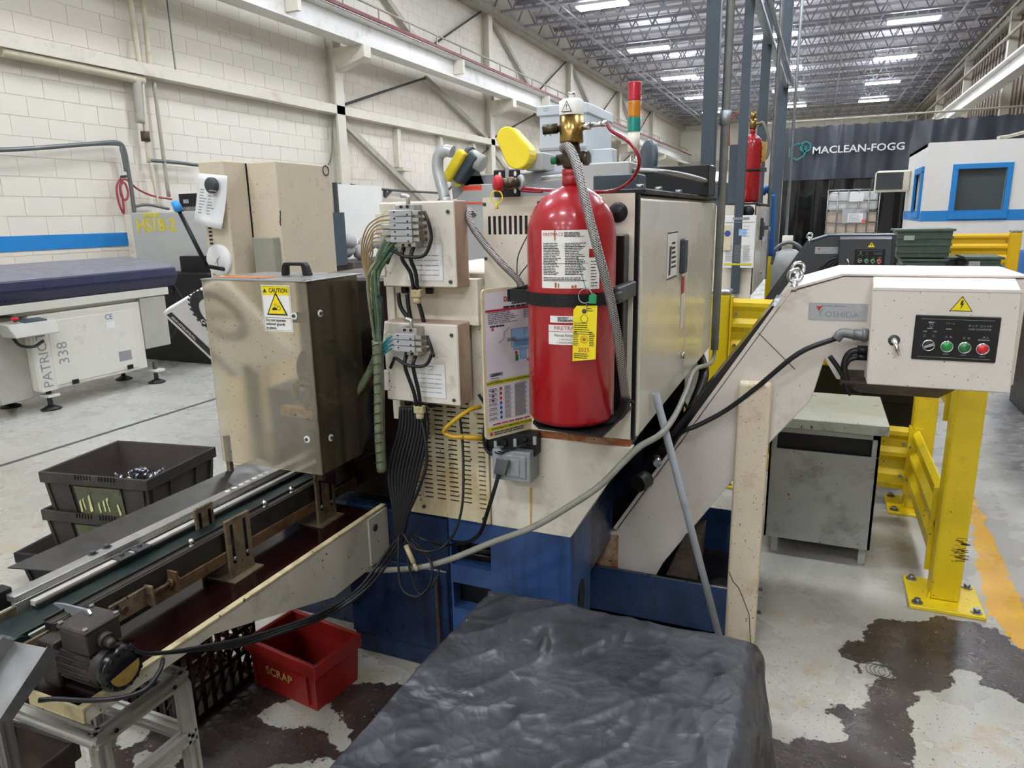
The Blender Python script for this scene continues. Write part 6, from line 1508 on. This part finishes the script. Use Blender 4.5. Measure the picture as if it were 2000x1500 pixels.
lines(s, cc-u_*bh*.41-r_*bw*.2, r_, u_, bw*.45, bh*.04, 2, .5, off=.003); s.build('seal_lettering', 'sign_white', t)
MB().box(cc.x-.02, cc.x+.03, cc.y+.1, cc.y+.15, 0, cc.z).box(cc.x-.15, cc.x+.25, cc.y, cc.y+.3, 0, .02).build('stand', 'dark_steel', t)
# desk lamp arm in front
tag(MB().cyl(P(348, 408, Y=3.05), P(404, 520, Y=3.05), .012, n=10).cyl(P(345, 401, Y=3.05), P(350, 412, Y=3.05), .02, n=12).cyl(P(404, 520, Y=3.05), P(404, 520, Y=3.05)+V((-.01, .15, -.03)), .012, n=10).build('lamp_arm', 'black', base=P(404, 520, Y=3.05)), 'black rod with blue tip slanting in front of the beige enclosure', 'rod')
tag(MB().lathe(P(346, 404, Y=3.04), [(0, -.03), (.022, -.03), (.024, .02), (0, .03)], axis=(.4, 0, -.8), n=14).build('rod_tip', 'clip_blue', base=P(346, 404, Y=3.04)), 'bright blue cap on the slanting black rod', 'cap')

# ---- grey machine with yellow stencil, toolbox and electric box behind the feeder
Yh = 5.9
a, b2 = P(266, 505, Y=Yh), P(386, 412, Y=Yh)
t = thing('grey_machine', 'light grey machine with yellow stencil behind the bar feeder', 'machine', (a.x+.4, Yh+.4, 0))
MB().box(a.x, b2.x+.3, Yh, Yh+.8, .7, b2.z).build('casing', 'hs_grey', t, bevel=.01)
MB().box(a.x-.12, a.x, Yh+.02, Yh+.8, .6, b2.z-.02).build('side_casing', 'cream', t, bevel=.008)
MB().box(a.x, b2.x+.3, Yh-.25, Yh+.8, 0, .98).build('base', 'black', t, bevel=.01)
s = MB(); text(s, 'HS18-2', .2, P(305, 441, Y=Yh), RX, UZ, bold=.006, off=.003); lines(s, P(300, 420, Y=Yh), RX, UZ, .32, .05, 1, .8, off=.003); s.build('stencil', 'hs_yellow', t)
MB().box(b2.x-.25, b2.x+.15, Yh-.1, Yh, .6, 1.15).build('side_box', 'black', t, bevel=.01)
cr0, cr1 = P(352, 430, Y=Yh+.1), P(388, 377, Y=Yh+.1)
t = thing('black_crate', 'black openwork crate on top of the grey stencilled machine', 'crate', (cr0.x+.1, Yh+.2, cr0.z))
MB().box(cr0.x, cr1.x+.1, Yh+.12, Yh+.4, cr0.z, cr1.z).build('crate_body', 'black', t)
s = MB()
for k in range(8):
    x = cr0.x+.03+k*.03
    s.beam((x, Yh+.118, cr0.z+.05), (x+.08, Yh+.118, cr0.z+.14), .008, .004, up=(0, 1, 0)); s.beam((x+.08, Yh+.118, cr0.z+.05), (x, Yh+.118, cr0.z+.14), .008, .004, up=(0, 1, 0))
rect(s, (cr0.x+.10, Yh+.118, cr0.z+.2), RX, UZ, .08, .04, .001); s.build('lattice', 'plate_grey', t)
a, b2 = P(104, 500, Y=6.3), P(206, 457, Y=6.3)
t = thing('tool_chest', 'dark brown latched chest behind the bar feeder', 'chest', ((a.x+b2.x)/2, 6.5, 0))
MB().box(a.x, b2.x, 6.3, 6.8, .95, b2.z).build('body', 'toolbox_brown', t, bevel=.01)
MB().box(a.x-.05, b2.x-.03, 6.25, 6.85, 0, .95).build('bench', 'toolbox_brown', t)
for px in (138, 170, 200): q = P(px, 464, Y=6.3); MB().box(q.x-.03, q.x+.03, 6.28, 6.3, q.z-.03, q.z+.03).build('latch', 'steel', t, bevel=.004)
a, b2 = P(217, 500, Y=6.9), P(246, 433, Y=6.9)
t = thing('electric_box', 'grey-green electrical switch box by the yellow-stencilled machine', 'electrical box', ((a.x+b2.x)/2, 6.6, a.z))
MB().box(a.x, b2.x, 6.9, 7.15, .0, b2.z).build('housing', 'elec_grey', t, bevel=.008)
MB().box(b2.x-.14, b2.x-.04, 6.87, 6.9, a.z+.1, b2.z-.08).build('switch_plate', 'machine_white', t, bevel=.004)
MB().box(b2.x-.11, b2.x-.07, 6.85, 6.87, a.z+.2, a.z+.26).build('switch', 'black', t)
# whiteboard and clutter further along the wall
a, b2 = P(664, 455, X=-6.9), P(745, 364, X=-6.9)
t = thing('wall_board', 'white panel board standing against the block wall beyond the beige enclosure', 'board', (-6.9, a.y, 0))
MB().box(-6.95, -6.9, a.y, b2.y, .9, b2.z).build('panel', 'booth_white', t)
MB().box(-6.94, -6.88, a.y-.05, a.y, .0, b2.z+.02).build('frame', 'dark_steel', t)
a = P(684, 470, X=-6.2)
t = thing('scrap_heap', 'pile of grey castings on a bench behind the beige enclosure', 'castings', (-6.2, a.y+.3, 0))
MB().box(-6.5, -5.9, a.y-.4, a.y+1.2, 0, .92).build('bench', 'toolbox_brown', t)
r_ = random.Random(4)
for k in range(9):
    q = V((-6.2+.3*(r_.random()-.5), a.y-.1+1.1*r_.random(), 1.0+.22*r_.random()))
    MB().lathe(q, [(0, -.1), (.08, -.1), (.12, 0), (.07, .08), (0, .1)], axis=(r_.random()-.5, r_.random()-.5, .6), n=10).build('casting', 'machine_grey_l', t)
a = P(661, 460, X=-6.0); MB().box(-6.05, -5.95, a.y-.2, a.y+.1, .9, 1.6).build('black_rack', 'slate', t)
# ================================================================ MACHINES BEHIND THE LATHE
Yg = 6.0
t = thing('band_saw', 'grey machine with tilted yellow belt guards and an orange label, behind the near machine', 'machine', (-2.8, 6.4, 0))
a, b2 = P(905, 358, Y=Yg), P(1062, 335, Y=Yg)
MB().box(a.x, b2.x+.35, Yg, Yg+.7, 1.2, b2.z).build('upper_body', 'machine_grey', t, bevel=.01)
a, b2 = P(862, 400, Y=Yg-.08), P(1010, 357, Y=Yg-.08)
MB().prism([(a.x+.12, 0), (b2.x, 0), (b2.x, b2.z), (a.x+.28, b2.z), (a.x+.12, b2.z-.16)], 'y', Yg-.08, Yg).build('front_body', 'machine_grey_l', t, bevel=.006)
s = MB(); rect(s, P(922, 367, Y=Yg-.08), RX, UZ, .19, .045, .002); s.build('orange_label', 'orange_label', t)
MB().box(P(885, 397, Y=Yg-.08).x, P(948, 397, Y=Yg-.08).x, Yg-.084, Yg-.08, P(915, 399, Y=Yg-.08).z, P(915, 395, Y=Yg-.08).z).build('red_stripe', 'orange_label', t)
s = MB(); rect(s, P(894, 361, Y=Yg-.08), RX, UZ, .06, .03, .002); s.build('yellow_label', 'caution_yellow', t)
s = MB(); text(s, 'TAKAMAZ', .04, P(922, 367, Y=Yg-.08), RX, UZ, off=.003); s.build('label_lettering', 'ink_red', t)
def capsule(p, q, r0, r1, y, th, name, m):
    p, q = V(p), V(q); d = (q-p); L = d.length; an = math.atan2(d.z, d.x); k = math.asin((r0-r1)/L) if abs(r0-r1) < L else 0
    pts_ = [(p.x+r0*math.cos(x), p.z+r0*math.sin(x)) for x in [an+math.pi/2+k*0+math.pi*i/10 for i in range(11)]]
    pts_ += [(q.x+r1*math.cos(x), q.z+r1*math.sin(x)) for x in [an-math.pi/2+math.pi*i/10 for i in range(11)]]
    return MB().prism(pts_, 'y', y-th, y).build(name, m, t, bevel=.01)
capsule(P(1003, 272, Y=Yg-.1), P(1023, 304, Y=Yg-.1), .09, .12, Yg-.1, .16, 'belt_guard', 'machine_yellow')
MB().box(P(1035, 330, Y=Yg).x, P(1068, 330, Y=Yg).x, Yg-.1, Yg+.2, P(1035, 335, Y=Yg).z, P(1040, 300, Y=Yg).z).build('motor_housing', 'machine_grey_l', t, bevel=.01)
a, b2 = P(877, 352, Y=Yg-.15), P(911, 296, Y=Yg-.15)
g_ = MB(); g_.beam(a, b2, .085, .2, up=(0, 1, 0)); g_.build('slim_guard', 'machine_yellow', t, bevel=.02, seg=2)
g_ = MB(); g_.beam(a+V((.07, .04, -.01)), b2+V((.085, .04, -.03)), .09, .16, up=(0, 1, 0)); g_.build('guard_back', 'slate', t, bevel=.01)
MB().cyl(P(915, 305, Y=Yg-.1), P(944, 321, Y=Yg-.1), .075, n=20).build('motor', 'machine_grey_l', t)
MB().cyl(P(911, 302, Y=Yg-.1), P(918, 306, Y=Yg-.1), .085, n=20).build('motor_end', 'slate', t)
MB().hexa([P(885, 390, Y=Yg), P(950, 372, Y=Yg), P(950, 372, Y=Yg+.2), P(885, 390, Y=Yg+.2), P(880, 350, Y=Yg), P(930, 318, Y=Yg), P(930, 318, Y=Yg+.2), P(880, 350, Y=Yg+.2)]).build('neck', 'machine_grey', t)
t = tag(MB().tube([P(884, 297, Y=5.6), P(872, 294, Y=5.6), P(857, 304, Y=5.6), P(855, 330, Y=5.6), P(862, 360, Y=5.6), P(868, 385, Y=5.6), P(872, 430, Y=5.6), V((P(872, 430, Y=5.6).x, 5.6, 0))], .05, n=14).build('exhaust_duct', 'duct', base=P(868, 385, Y=5.6)), 'bent silver exhaust duct beside the slim yellow guard', 'duct')
# tall pale machine
Yt = 7.5
a, b2 = P(1054, 330, Y=Yt), P(1146, 200, Y=Yt)
t = thing('pale_machine', 'tall pale grey machine with green lettering behind the brass valve', 'machine', ((a.x+b2.x)/2, Yt+.5, 0))
MB().box(a.x, b2.x, Yt, Yt+1.0, 0, b2.z-.05).build('casing', 'machine_white', t, bevel=.02, seg=2)
MB().box(a.x-.02, b2.x+.02, Yt-.03, Yt+1.0, P(1054, 228, Y=Yt).z, b2.z).build('top_casing', 'machine_white', t, bevel=.01)
MB().box(a.x, b2.x, Yt-.02, Yt, P(1054, 295, Y=Yt).z, P(1054, 290, Y=Yt).z).build('ledge', 'machine_grey_l', t)
MB().box(b2.x+.02, b2.x+.25, Yt+.1, Yt+.3, 0, P(1150, 290, Y=Yt).z).build('column', 'machine_white', t, bevel=.01)
s = MB(); text(s, 'Tr', .14, P(1070, 258, Y=Yt), RX, UZ, off=.006); lines(s, P(1082, 243, Y=Yt), RX, UZ, .2, .02, 1, .5, off=.005); s.build('lettering', 'teal_text', t)
s = MB(); lines(s, P(1068, 214, Y=Yt-.03), RX, UZ, .08, .04, 2, .4, off=.002); s.build('small_print', 'ink_grey', t)
# dark machines and fan beyond
t = tag(MB().box(-3.2, -1.0, 8.6, 9.4, 0, 1.85).build('dark_machine', 'slate', base=(-2, 9, 0), bevel=.02), 'dark machine tops showing above the near machine cabinet', 'machine')
q = P(1262, 320, Y=9.9)
t = thing('pedestal_fan', 'dark round pedestal fan beside the signal light pole', 'fan', (q.x, 9.9, 0))
fan = MB(); fan.lathe(q, [(0, .03), (.30, .03), (.32, 0), (.30, -.06), (0, -.08)], axis=(-.85, -.5, .1), n=28); fan.build('fan_cage', 'slate', t)
MB().cyl((q.x+.08, 9.95, 0), (q.x+.08, 9.95, q.z), .03, n=10).lathe((q.x+.08, 9.95, 0), [(0, 0), (.25, 0), (.25, .03), (.04, .05), (0, .05)], n=20).build('stand', 'dark_steel', t)

# ================================================================ SLATE STRUTS AND CONDUITS ABOVE THE MACHINES
def strut(px, Y, zb, label, w_=.055, conduit=.075):
    q = P(px[0], px[1], Y=Y)
    t = thing('support_strut', label, 'strut', (q.x, Y, zb), 'slate steel struts rising above the machines')
    MB().box(q.x-w_/2, q.x+w_/2, Y-w_/2, Y+w_/2, zb, 6.25).build('strut', 'slate', t, bevel=.002)
    if conduit: MB().cyl((q.x+conduit, Y+.02, min(zb, .88)), (q.x+conduit, Y+.02, 6.2), .018, n=12).cyl((q.x+conduit, Y+.02, zb+.3), (q.x+conduit, Y+.02, zb+.36), .024, n=12).build('conduit', 'galv', t)
    return t, q
t, q = strut((1388, 200), 3.32, 1.566, 'slate strut bolted on top of the near machine cabinet', .058, .062)
MB().box(q.x-.034, q.x+.034, 3.27, 3.285, 1.566, 1.70).build('foot_plate', 'galv', t, bevel=.006)
for z in (1.605, 1.665): MB().cyl((q.x, 3.27, z), (q.x, 3.258, z), .017, n=6).build('foot_bolt', 'steel', t)
t, q = strut((1455, 200), 5.60, .9, 'slate strut running down the front of the second machine', .062, 0)
t, q = strut((1493, 180), 7.1, 1.0, 'slate strut with conduit behind the second red cylinder', .08, .1)
t, q = strut((1522, 300), 9.6, 0.2, 'slate strut with conduit at the edge of the black curtain', .11, .14)
p0, p1 = P(1497, 82, Y=7.1), P(1537, 197, Y=9.6)
d = (p1-p0); z = (p0.z+p1.z)/2
tag(MB().beam(V((p0.x, 3.2, p0.z)), V((p0.x+.06, 9.8, p0.z)), .05, .06).cyl(V((p0.x+.07, 3.2, p0.z+.03)), V((p0.x+.13, 9.8, p0.z+.03)), .022, n=10).build('overhead_conduit', 'galv', base=(p0.x, 7, p0.z)), 'steel wireway running overhead between the slate struts', 'conduit')
tag(MB().tube([P(1508, 380, Y=7.2), P(1506, 420, Y=7.2), P(1504, 500, Y=7.2)], .035, n=12).tube([P(1508, 382, Y=7.2), P(1500, 368, Y=7.2), P(1488, 378, Y=7.2)], .03, n=12).build('blue_pipe', 'blue_hdpe', base=P(1504, 500, Y=7.2)), 'bright blue pipe beside the second machine cabinet', 'pipe')
# ---- second cylinder
X2, Y2, R2 = P(1466, 330, Y=6.05).x, 6.05, .08
zb, zt = 1.575, P(1466, 262, Y=6.05).z
t = thing('fire_cylinder', 'red fire suppression cylinder standing on the second machine', 'fire extinguisher', (X2, Y2, zb))
MB().lathe((X2, Y2, 0), [(0, zb), (R2*.9, zb), (R2, zb+.015), (R2, zt-.10)]+[(R2*math.cos(math.radians(d_)), zt-.10+.10*math.sin(math.radians(d_))) for d_ in (15, 30, 45, 60, 75)]+[(.02, zt)], n=32).build('cylinder', 'red_paint', t)
MB().cyl((X2, Y2, zt-.005), (X2, Y2, zt+.04), .02, n=12).build('neck', 'red_paint', t)
MB().cyl((X2, Y2, zt+.04), (X2, Y2, zt+.11), .025, n=14).cyl((X2-.01, Y2, zt+.07), (X2+.06, Y2, zt+.07), .014, n=8).cyl((X2, Y2, zt+.11), (X2, Y2, zt+.16), .02, n=12).build('valve', 'brass', t)
MB().tube([(X2+.03, Y2, zt+.05), P(1490, 240, Y=Y2), P(1502, 275, Y=Y2), P(1498, 305, Y=Y2), P(1485, 318, Y=Y2)], .012, n=10).build('hose', 'braid', t)
MB().tube([(X2-.02, Y2, zt+.10), P(1440, 222, Y=Y2), P(1426, 240, Y=Y2), P(1424, 285, Y=Y2)], .006, n=8).build('detection_tube', 'hose_red', t)
MB().lathe((X2, Y2, zb+(zt-zb)*.45), [(R2+.001, 0), (R2+.004, 0), (R2+.004, .018), (R2+.001, .018)], n=32).build('strap', 'black', t)
MB().box(X2+R2-.02, X2+R2+.04, Y2-.04, Y2+.0, zb+(zt-zb)*.45-.005, zb+(zt-zb)*.45+.025).build('buckle', 'dark_steel', t)
a, b2 = P(1420, 400, Y=6.1), P(1445, 282, Y=6.1); MB().box(a.x, b2.x, 6.1, 6.14, 1.57, b2.z).build('back_bracket', 'slate', t)
MB().box(X2+R2-.01, X2+R2+.03, Y2-.02, Y2-.018, zb+.30, zb+.45).build('brown_tag', 'brass', t)
# ---- placard on the second machine
yp = YM+DY-.08
a, b2 = P(1411, 523, Y=yp), P(1477, 420, Y=yp); c = (a+b2)/2; w_, h_ = b2.x-a.x, b2.z-a.z
t = thing('placard', 'white lockout placard hanging on the second machine', 'sign', c)
MB().box(a.x, b2.x, yp, yp+.006, a.z, b2.z).build('board', 'paper', t, bevel=.002)
k_, bl_ = MB(), MB(); S0 = lambda u, v: V((a.x+u*w_, yp, b2.z-v*h_))
lines(k_, S0(.55, .06), RX, UZ, w_*.6, .03, 1, .6, off=.003); rect(k_, S0(.5, .13), RX, UZ, w_*.95, .004, .003); lines(k_, S0(.5, .72), RX, UZ, w_*.85, h_*.32, 14, .4, off=.003, cols=3); lines(k_, S0(.75, .3), RX, UZ, w_*.3, h_*.25, 4, .12, off=.003)
rect(bl_, S0(.6, .32), RX, UZ, w_*.25, h_*.12, .003); k_.build('print', 'ink_grey', t); bl_.build('diagram', 'diagram_blue', t)
s = MB(); rect(s, S0(.5, .93), RX, UZ, w_*.9, .014, .003); s.build('yellow_band', 'print_yellow', t)
s = MB(); rect(s, S0(.09, .42), RX, UZ, w_*.3, h_*.48, .012); s.build('card', 'placard_rim', t); s = MB(); disc(s, S0(.12, .34), RX, UZ, .022, .014); s.build('card_mark', 'ink_blue', t)
# ---- grey domed tool behind
q = P(1540, 500, Y=7.4)
t = thing('grey_hood', 'grey rounded hood with arched handle behind the yellow rail', 'hood', (q.x, 7.4, .0))
MB().lathe((q.x, 7.4, 0), [(0, .4), (.14, .4), (.15, 1.0), (.13, 1.10), (.06, 1.14), (0, 1.15)], n=24).build('hood', 'machine_grey_l', t)
MB().tube([(q.x-.14, 7.35, 1.0), (q.x-.12, 7.35, 1.14), (q.x, 7.35, 1.21), (q.x+.12, 7.35, 1.14), (q.x+.14, 7.35, 1.0)], .018).build('handle', 'conduit', t)
MB().cyl((q.x, 7.5, 0), (q.x, 7.5, .42), .1, n=16).build('pedestal', 'dark_steel', t)
MB().cyl((q.x-.02, 7.45, 1.1), (q.x-.02, 7.45, 1.27), .05, n=14).build('filter_cap', 'cream', t)

# ================================================================ BOOTH, CURTAIN, TOTE, BINS
YBo = 10.5
xc = P(1813, 300, Y=YBo).x; zt = P(1813, 279, Y=YBo).z
t = thing('office_booth', 'white painted booth with blue window frame and stripe', 'booth', (xc+1.4, YBo+1.2, 0))
yb2 = P(1775, 320, X=xc).y
a, b2 = P(1862, 415, Y=YBo), P(1968, 327, Y=YBo)
mb = MB(); mb.holed(xc, 4.1, 0, zt, YBo, .1, [(a.x, b2.x, a.z, b2.z)]); mb.build('front_wall', 'booth_white', t)
mb = MB(); sy0, sy1 = YBo+.25, YBo+.9
mb.box(xc, xc+.1, YBo+.101, sy0, 0, zt).box(xc, xc+.1, sy1, yb2, 0, zt).box(xc, xc+.1, sy0, sy1, 0, a.z).box(xc, xc+.1, sy0, sy1, b2.z-.02, zt); mb.build('side_wall', 'booth_white', t)
MB().box(xc, 4.1, YBo+.1, yb2, zt-.04, zt).build('roof', 'booth_white', t)
MB().box(xc+.1, 4.1, yb2-.1, yb2, 0, zt).build('rear_wall', 'booth_white', t)
MB().box(xc+.1, 4.0, YBo+1.4, YBo+1.45, 0, zt-.1).build('inner_partition', 'machine_grey', t)
fr_ = MB(); e = .06
fr_.box(a.x-e, b2.x+e, YBo-.03, YBo+.02, b2.z, b2.z+e).box(a.x-e, b2.x+e, YBo-.03, YBo+.02, a.z-e*1.4, a.z).box(a.x-e, a.x, YBo-.03, YBo+.02, a.z, b2.z).box(b2.x, b2.x+e, YBo-.03, YBo+.02, a.z, b2.z)
fo = fr_.build('window_frame', 'blue_stripe', t, bevel=.004)
MB().box(a.x, b2.x, YBo+.04, YBo+.05, a.z, b2.z).build('pane', 'pane', fo)
fr_ = MB(); fr_.box(xc-.03, xc+.02, sy0-e, sy1+e, b2.z-.02, b2.z+e).box(xc-.03, xc+.02, sy0-e, sy1+e, a.z-e, a.z).box(xc-.03, xc+.02, sy0-e, sy0, a.z, b2.z).box(xc-.03, xc+.02, sy1, sy1+e, a.z, b2.z); fo = fr_.build('window_frame', 'blue_stripe', t, bevel=.004)
MB().box(xc+.04, xc+.05, sy0, sy1, a.z, b2.z).build('pane', 'pane', fo)
sz = P(1813, 432, Y=YBo).z; sz1 = P(1813, 412, Y=YBo).z
MB().box(xc, 4.1, YBo-.006, YBo, sz, sz1).box(xc-.006, xc, YBo, yb2, sz, sz1).box(xc, 4.1, YBo-.006, YBo, P(1900, 521, Y=YBo).z, P(1900, 508, Y=YBo).z).build('blue_band', 'blue_stripe', t)
MB().tube([P(1950, 269, Y=YBo), P(1970, 266, Y=YBo+.3), P(2005, 257, Y=YBo+.6)], .02).build('roof_cable', 'steel_paint', t)
q0, q1 = P(1754, 372, X=xc), P(1772, 340, X=xc)
MB().box(xc-.45, xc, yb2-.5, yb2-.1, 1.75, 2.05).build('air_conditioner', 'cream', t, bevel=.02)
MB().box(xc-.452, xc-.1, yb2-.52, yb2-.5, 1.78, 2.02).build('grille', 'dark_steel', t)
# curtain
YC = 17.0
xa, xb_ = P(1532, 300, Y=YC).x, 4.2
ztc, zmid = P(1531, 251, Y=YC).z, P(1600, 346, Y=YC).z
def sheet(z0, z1, amp, seed, nx_=170, nz=26, y=YC):
    s = MB(); r = np.random.RandomState(seed); ph = r.rand(8)*6
    for j in range(nz+1):
        f = j/nz
        for i in range(nx_+1):
            u = i/nx_; x = xa+(xb_-xa)*u
            w1 = math.sin(u*38+ph[0]+f*1.2)*.5+math.sin(u*71+ph[1]-f*2)*.3+math.sin(u*17+ph[2]+f)*.6+math.sin(u*130+ph[3]+f*2)*.15
            s.v.append(V((x, y+amp*w1*(.35+.65*f if seed == 1 else 1-.45*f), z1+(z0-z1)*f+(.012*math.sin(u*120) if j == 0 and seed == 1 else 0))))
    s.f = [(j*(nx_+1)+i, j*(nx_+1)+i+1, (j+1)*(nx_+1)+i+1, (j+1)*(nx_+1)+i) for j in range(nz) for i in range(nx_)]; s.mi = [0]*len(s.f); s.sm = [True]*len(s.f)
    return s
t = thing('curtain', 'tall black vinyl curtain with company lettering across the aisle', 'curtain', ((xa+xb_)/2, YC, 0))
sheet(zmid-.05, ztc, .045, 1).build('upper_curtain', 'curtain', t, recalc=False)
sheet(.02, zmid, .06, 2, y=YC+.12).build('lower_curtain', 'curtain_black', t, recalc=False)
tr = MB(); tr.cyl((xa-.4, YC, ztc+.12), (xb_, YC, ztc+.14), .022, n=10)
for k in range(30): x = xa+.08+k*(xb_-xa-.1)/29; tr.cyl((x, YC, ztc-.02), (x, YC, ztc+.12), .006, n=6)
tr.build('track', 'steel_paint_d', t)
s = MB(); yt = YC-.13
l0, l1 = P(1587, 296, Y=yt), P(1767, 284, Y=yt); cl = (l0+l1)/2
text(s, 'MACLEAN-FOGG', .205, cl, RX, UZ, bold=.003, off=.0, stretch=1.0)
ww = max(v.x for v in s.v)-min(v.x for v in s.v); k = (l1.x-l0.x)/ww
for v in s.v: v.x = cl.x+(v.x-cl.x)*k
s.build('company_lettering', 'logo_white', t)
lc = P(1561, 293, Y=yt); s = MB()
def hexring(c, r, th, sq=1.):
    a_ = [c+V((r*sq*math.cos(math.radians(30+60*i)), 0, r*math.sin(math.radians(30+60*i)))) for i in range(6)]
    for i in range(6): s.beam(a_[i], a_[(i+1) % 6], th, .004, up=(0, 1, 0))
hexring(lc-RX*.04-UZ*.03, .17, .03); hexring(lc+RX*.12+UZ*.06, .11, .03); hexring(lc+RX*.10+UZ*.03, .05, .02)
s.build('hexagon_emblem', 'logo_teal', t)
# liquid tote
YI = 15.2
a, b2 = P(1612, 452, Y=YI), P(1720, 369, Y=YI)
t = thing('liquid_tote', 'white caged liquid tote half full, in front of the black curtain', 'tote', ((a.x+b2.x)/2, YI+.5, 0))
zl = P(1665, 412, Y=YI).z; z0 = b2.z-1.1
MB().box(a.x+.02, b2.x-.02, YI+.03, YI+.95, zl, b2.z-.03).build('tank_upper', 'ibc_plastic', t, bevel=.06, seg=3)
MB().box(a.x+.02, b2.x-.02, YI+.03, YI+.95, z0+.1, zl).build('tank_lower', 'ibc_liquid', t, bevel=.03, seg=2)
cg = MB()
for k in range(6): x = a.x+(b2.x-a.x)*k/5; cg.cyl((x, YI, z0+.1), (x, YI, b2.z), .012, n=6)
for k in range(6): z = z0+.1+(b2.z-z0-.1)*k/5; cg.cyl((a.x, YI, z), (b2.x, YI, z), .012, n=6).cyl((b2.x, YI, z), (b2.x, YI+.98, z), .012, n=6).cyl((a.x, YI, z), (a.x, YI+.98, z), .012, n=6)
cg.build('cage', 'steel', t)
s = MB(); c = P(1668, 422, Y=YI-.02); rect(s, c, RX, UZ, .42, .26, .0); s.build('label_panel', 'plate_grey', t)
s = MB(); rect(s, c+UZ*-.03+RX*.02, RX, UZ, .26, .16, .004); rect(s, P(1673, 385, Y=YI-.02), RX, UZ, .24, .16, .002); s.build('label_sheet', 'paper', t)
s = MB(); lines(s, c+UZ*-.03+RX*.02, RX, UZ, .22, .13, 6, .3, off=.008); rect(s, c+RX*.18+UZ*.08, RX, UZ, .06, .05, .006); s.build('label_print', 'ink_grey', t)
s = MB(); rect(s, c+RX*.17-UZ*.09, RX, UZ, .07, .04, .006); s.build('orange_mark', 'orange_label', t)
MB().box(a.x, b2.x, YI, YI+1, z0, z0+.1).box(a.x+.05, a.x+.2, YI, YI+1, 0, z0).box(b2.x-.2, b2.x-.05, YI, YI+1, 0, z0).build('pallet_stand', 'oil_brown', t)
# green ribbed boxes
def gbin(px0, px1, py0, py1, Y, label):
    a, b2 = P(px0, py1, Y=Y), P(px1, py0, Y=Y); h_ = b2.z-a.z
    t = thing('ribbed_bin', label, 'bin', ((a.x+b2.x)/2, Y+.3, a.z), 'dark green ribbed bins behind the dark chip conveyor')
    i_ = .015
    MB().hexa([(a.x+i_, Y+i_, a.z), (b2.x-i_, Y+i_, a.z), (b2.x-i_, Y+.5-i_, a.z), (a.x+i_, Y+.5-i_, a.z), (a.x, Y, b2.z-.01), (b2.x, Y, b2.z-.01), (b2.x, Y+.5, b2.z-.01), (a.x, Y+.5, b2.z-.01)]).build('body', 'green_bin', t)
    rb_ = MB()
    n_ = max(2, int(h_/.055))
    for k in range(n_):
        z = a.z+h_*(k+.85)/n_; f = i_*(1-(z-a.z)/h_); rb_.box(a.x+f-.012, b2.x-f+.012, Y+f-.012, Y+.5-f+.012, z-.012, z+.008)
    rb_.build('ribs', 'green_bin', t)
    MB().box(a.x-.02, b2.x+.02, Y-.02, Y, b2.z-.02, b2.z).box(a.x-.02, a.x, Y, Y+.5, b2.z-.02, b2.z).box(b2.x, b2.x+.02, Y, Y+.5, b2.z-.02, b2.z).build('rim', 'green_bin', t)
    s = MB(); rect(s, (a.x+(b2.x-a.x)*.22, Y-.013, b2.z-h_*.3), RX, UZ, .09, .045, .004); s.build('label_card', 'plate_grey', t)
    return t, a, b2
Yb = 7.9
gbin(1748, 1863, 447, 503, Yb, 'tall dark green ribbed bin on top of the stack')
gbin(1758, 1848, 506, 560, Yb, 'dark green ribbed bin at the foot of the tall stack')
gbin(1852, 1882, 506, 560, Yb+.1, 'dark green ribbed bin second from the stack') if False else None
gbin(1810, 1882, 503, 545, Yb+.51, 'low dark green ribbed bin in the middle of the row')
gbin(1884, 1957, 502, 545, Yb+.02, 'low dark green ribbed bin nearest the far yellow post')
a = P(1850, 560, Y=Yb)
MBp = MB(); 
for k in range(5): MBp.box(.72+k*.22, .88+k*.22, Yb-.05, Yb+1.0, a.z-.03, a.z-.005)
MBp.box(.72, 1.75, Yb-.05, Yb+.05, .0, a.z-.03).box(.72, 1.75, Yb+.85, Yb+1.0, .0, a.z-.03)
tag(MBp.build('bin_stand', 'toolbox_brown', base=(1.2, Yb+.6, 0)), 'low slatted stand under the green ribbed bins', 'stand')
# blue drum and brown cabinet at the right edge
q = P(2000, 530, Y=9.4)
t = thing('blue_drum', 'blue plastic drum cut by the right edge behind the far yellow post', 'drum', (q.x+.15, 9.45, 0))
MB().lathe((q.x+.22, 9.45, 0), [(0, 0), (.28, 0), (.29, .03), (.29, .3), (.3, .32), (.29, .34), (.29, .6), (.3, .62), (.29, .64), (.29, 1.0), (.27, 1.03), (0, 1.03)], n=30).build('drum_body', 'blue_hdpe', t)
MB().cyl((q.x+.30, 9.45, 1.03), (q.x+.30, 9.45, 1.06), .05, n=14).build('bung', 'black', t)
a, b2 = P(1976, 752, Y=2.9), P(2040, 600, Y=2.9)
t = thing('brown_cabinet', 'dark brown cabinet cut off by the right edge beside the chip conveyor', 'cabinet', (a.x+.3, 6.3, 0))
a, b2 = P(1945, 752, Y=6.0), P(2040, 590, Y=6.0)
MB().box(a.x+.18, a.x+1.0, 6.0, 6.6, .2, b2.z).build('body', 'brown_dark', t, bevel=.01)
MB().box(a.x+.17, a.x+1.01, 5.98, 6.0, .25, b2.z-.05).build('door', 'brown_dark', t, bevel=.006)
for dx in (.22, .9): MB().box(a.x+dx, a.x+dx+.06, 6.05, 6.55, 0, .2).build('leg', 'dark_steel', t)
# curled swarf on the floor
q = P(1710, 1310, Z=.003)
t = MB()
for k in range(4): t.tube([q+V((.03*math.cos(x)+.012*k, .035*math.sin(x)-.006*k, .004+.003*k)) for x in [6.4*i/14+k for i in range(14)]], .0012, n=5, k=2)
tag(t.build('metal_swarf', 'dark_steel', base=q), 'curl of metal swarf lying on the peeled floor', 'swarf')
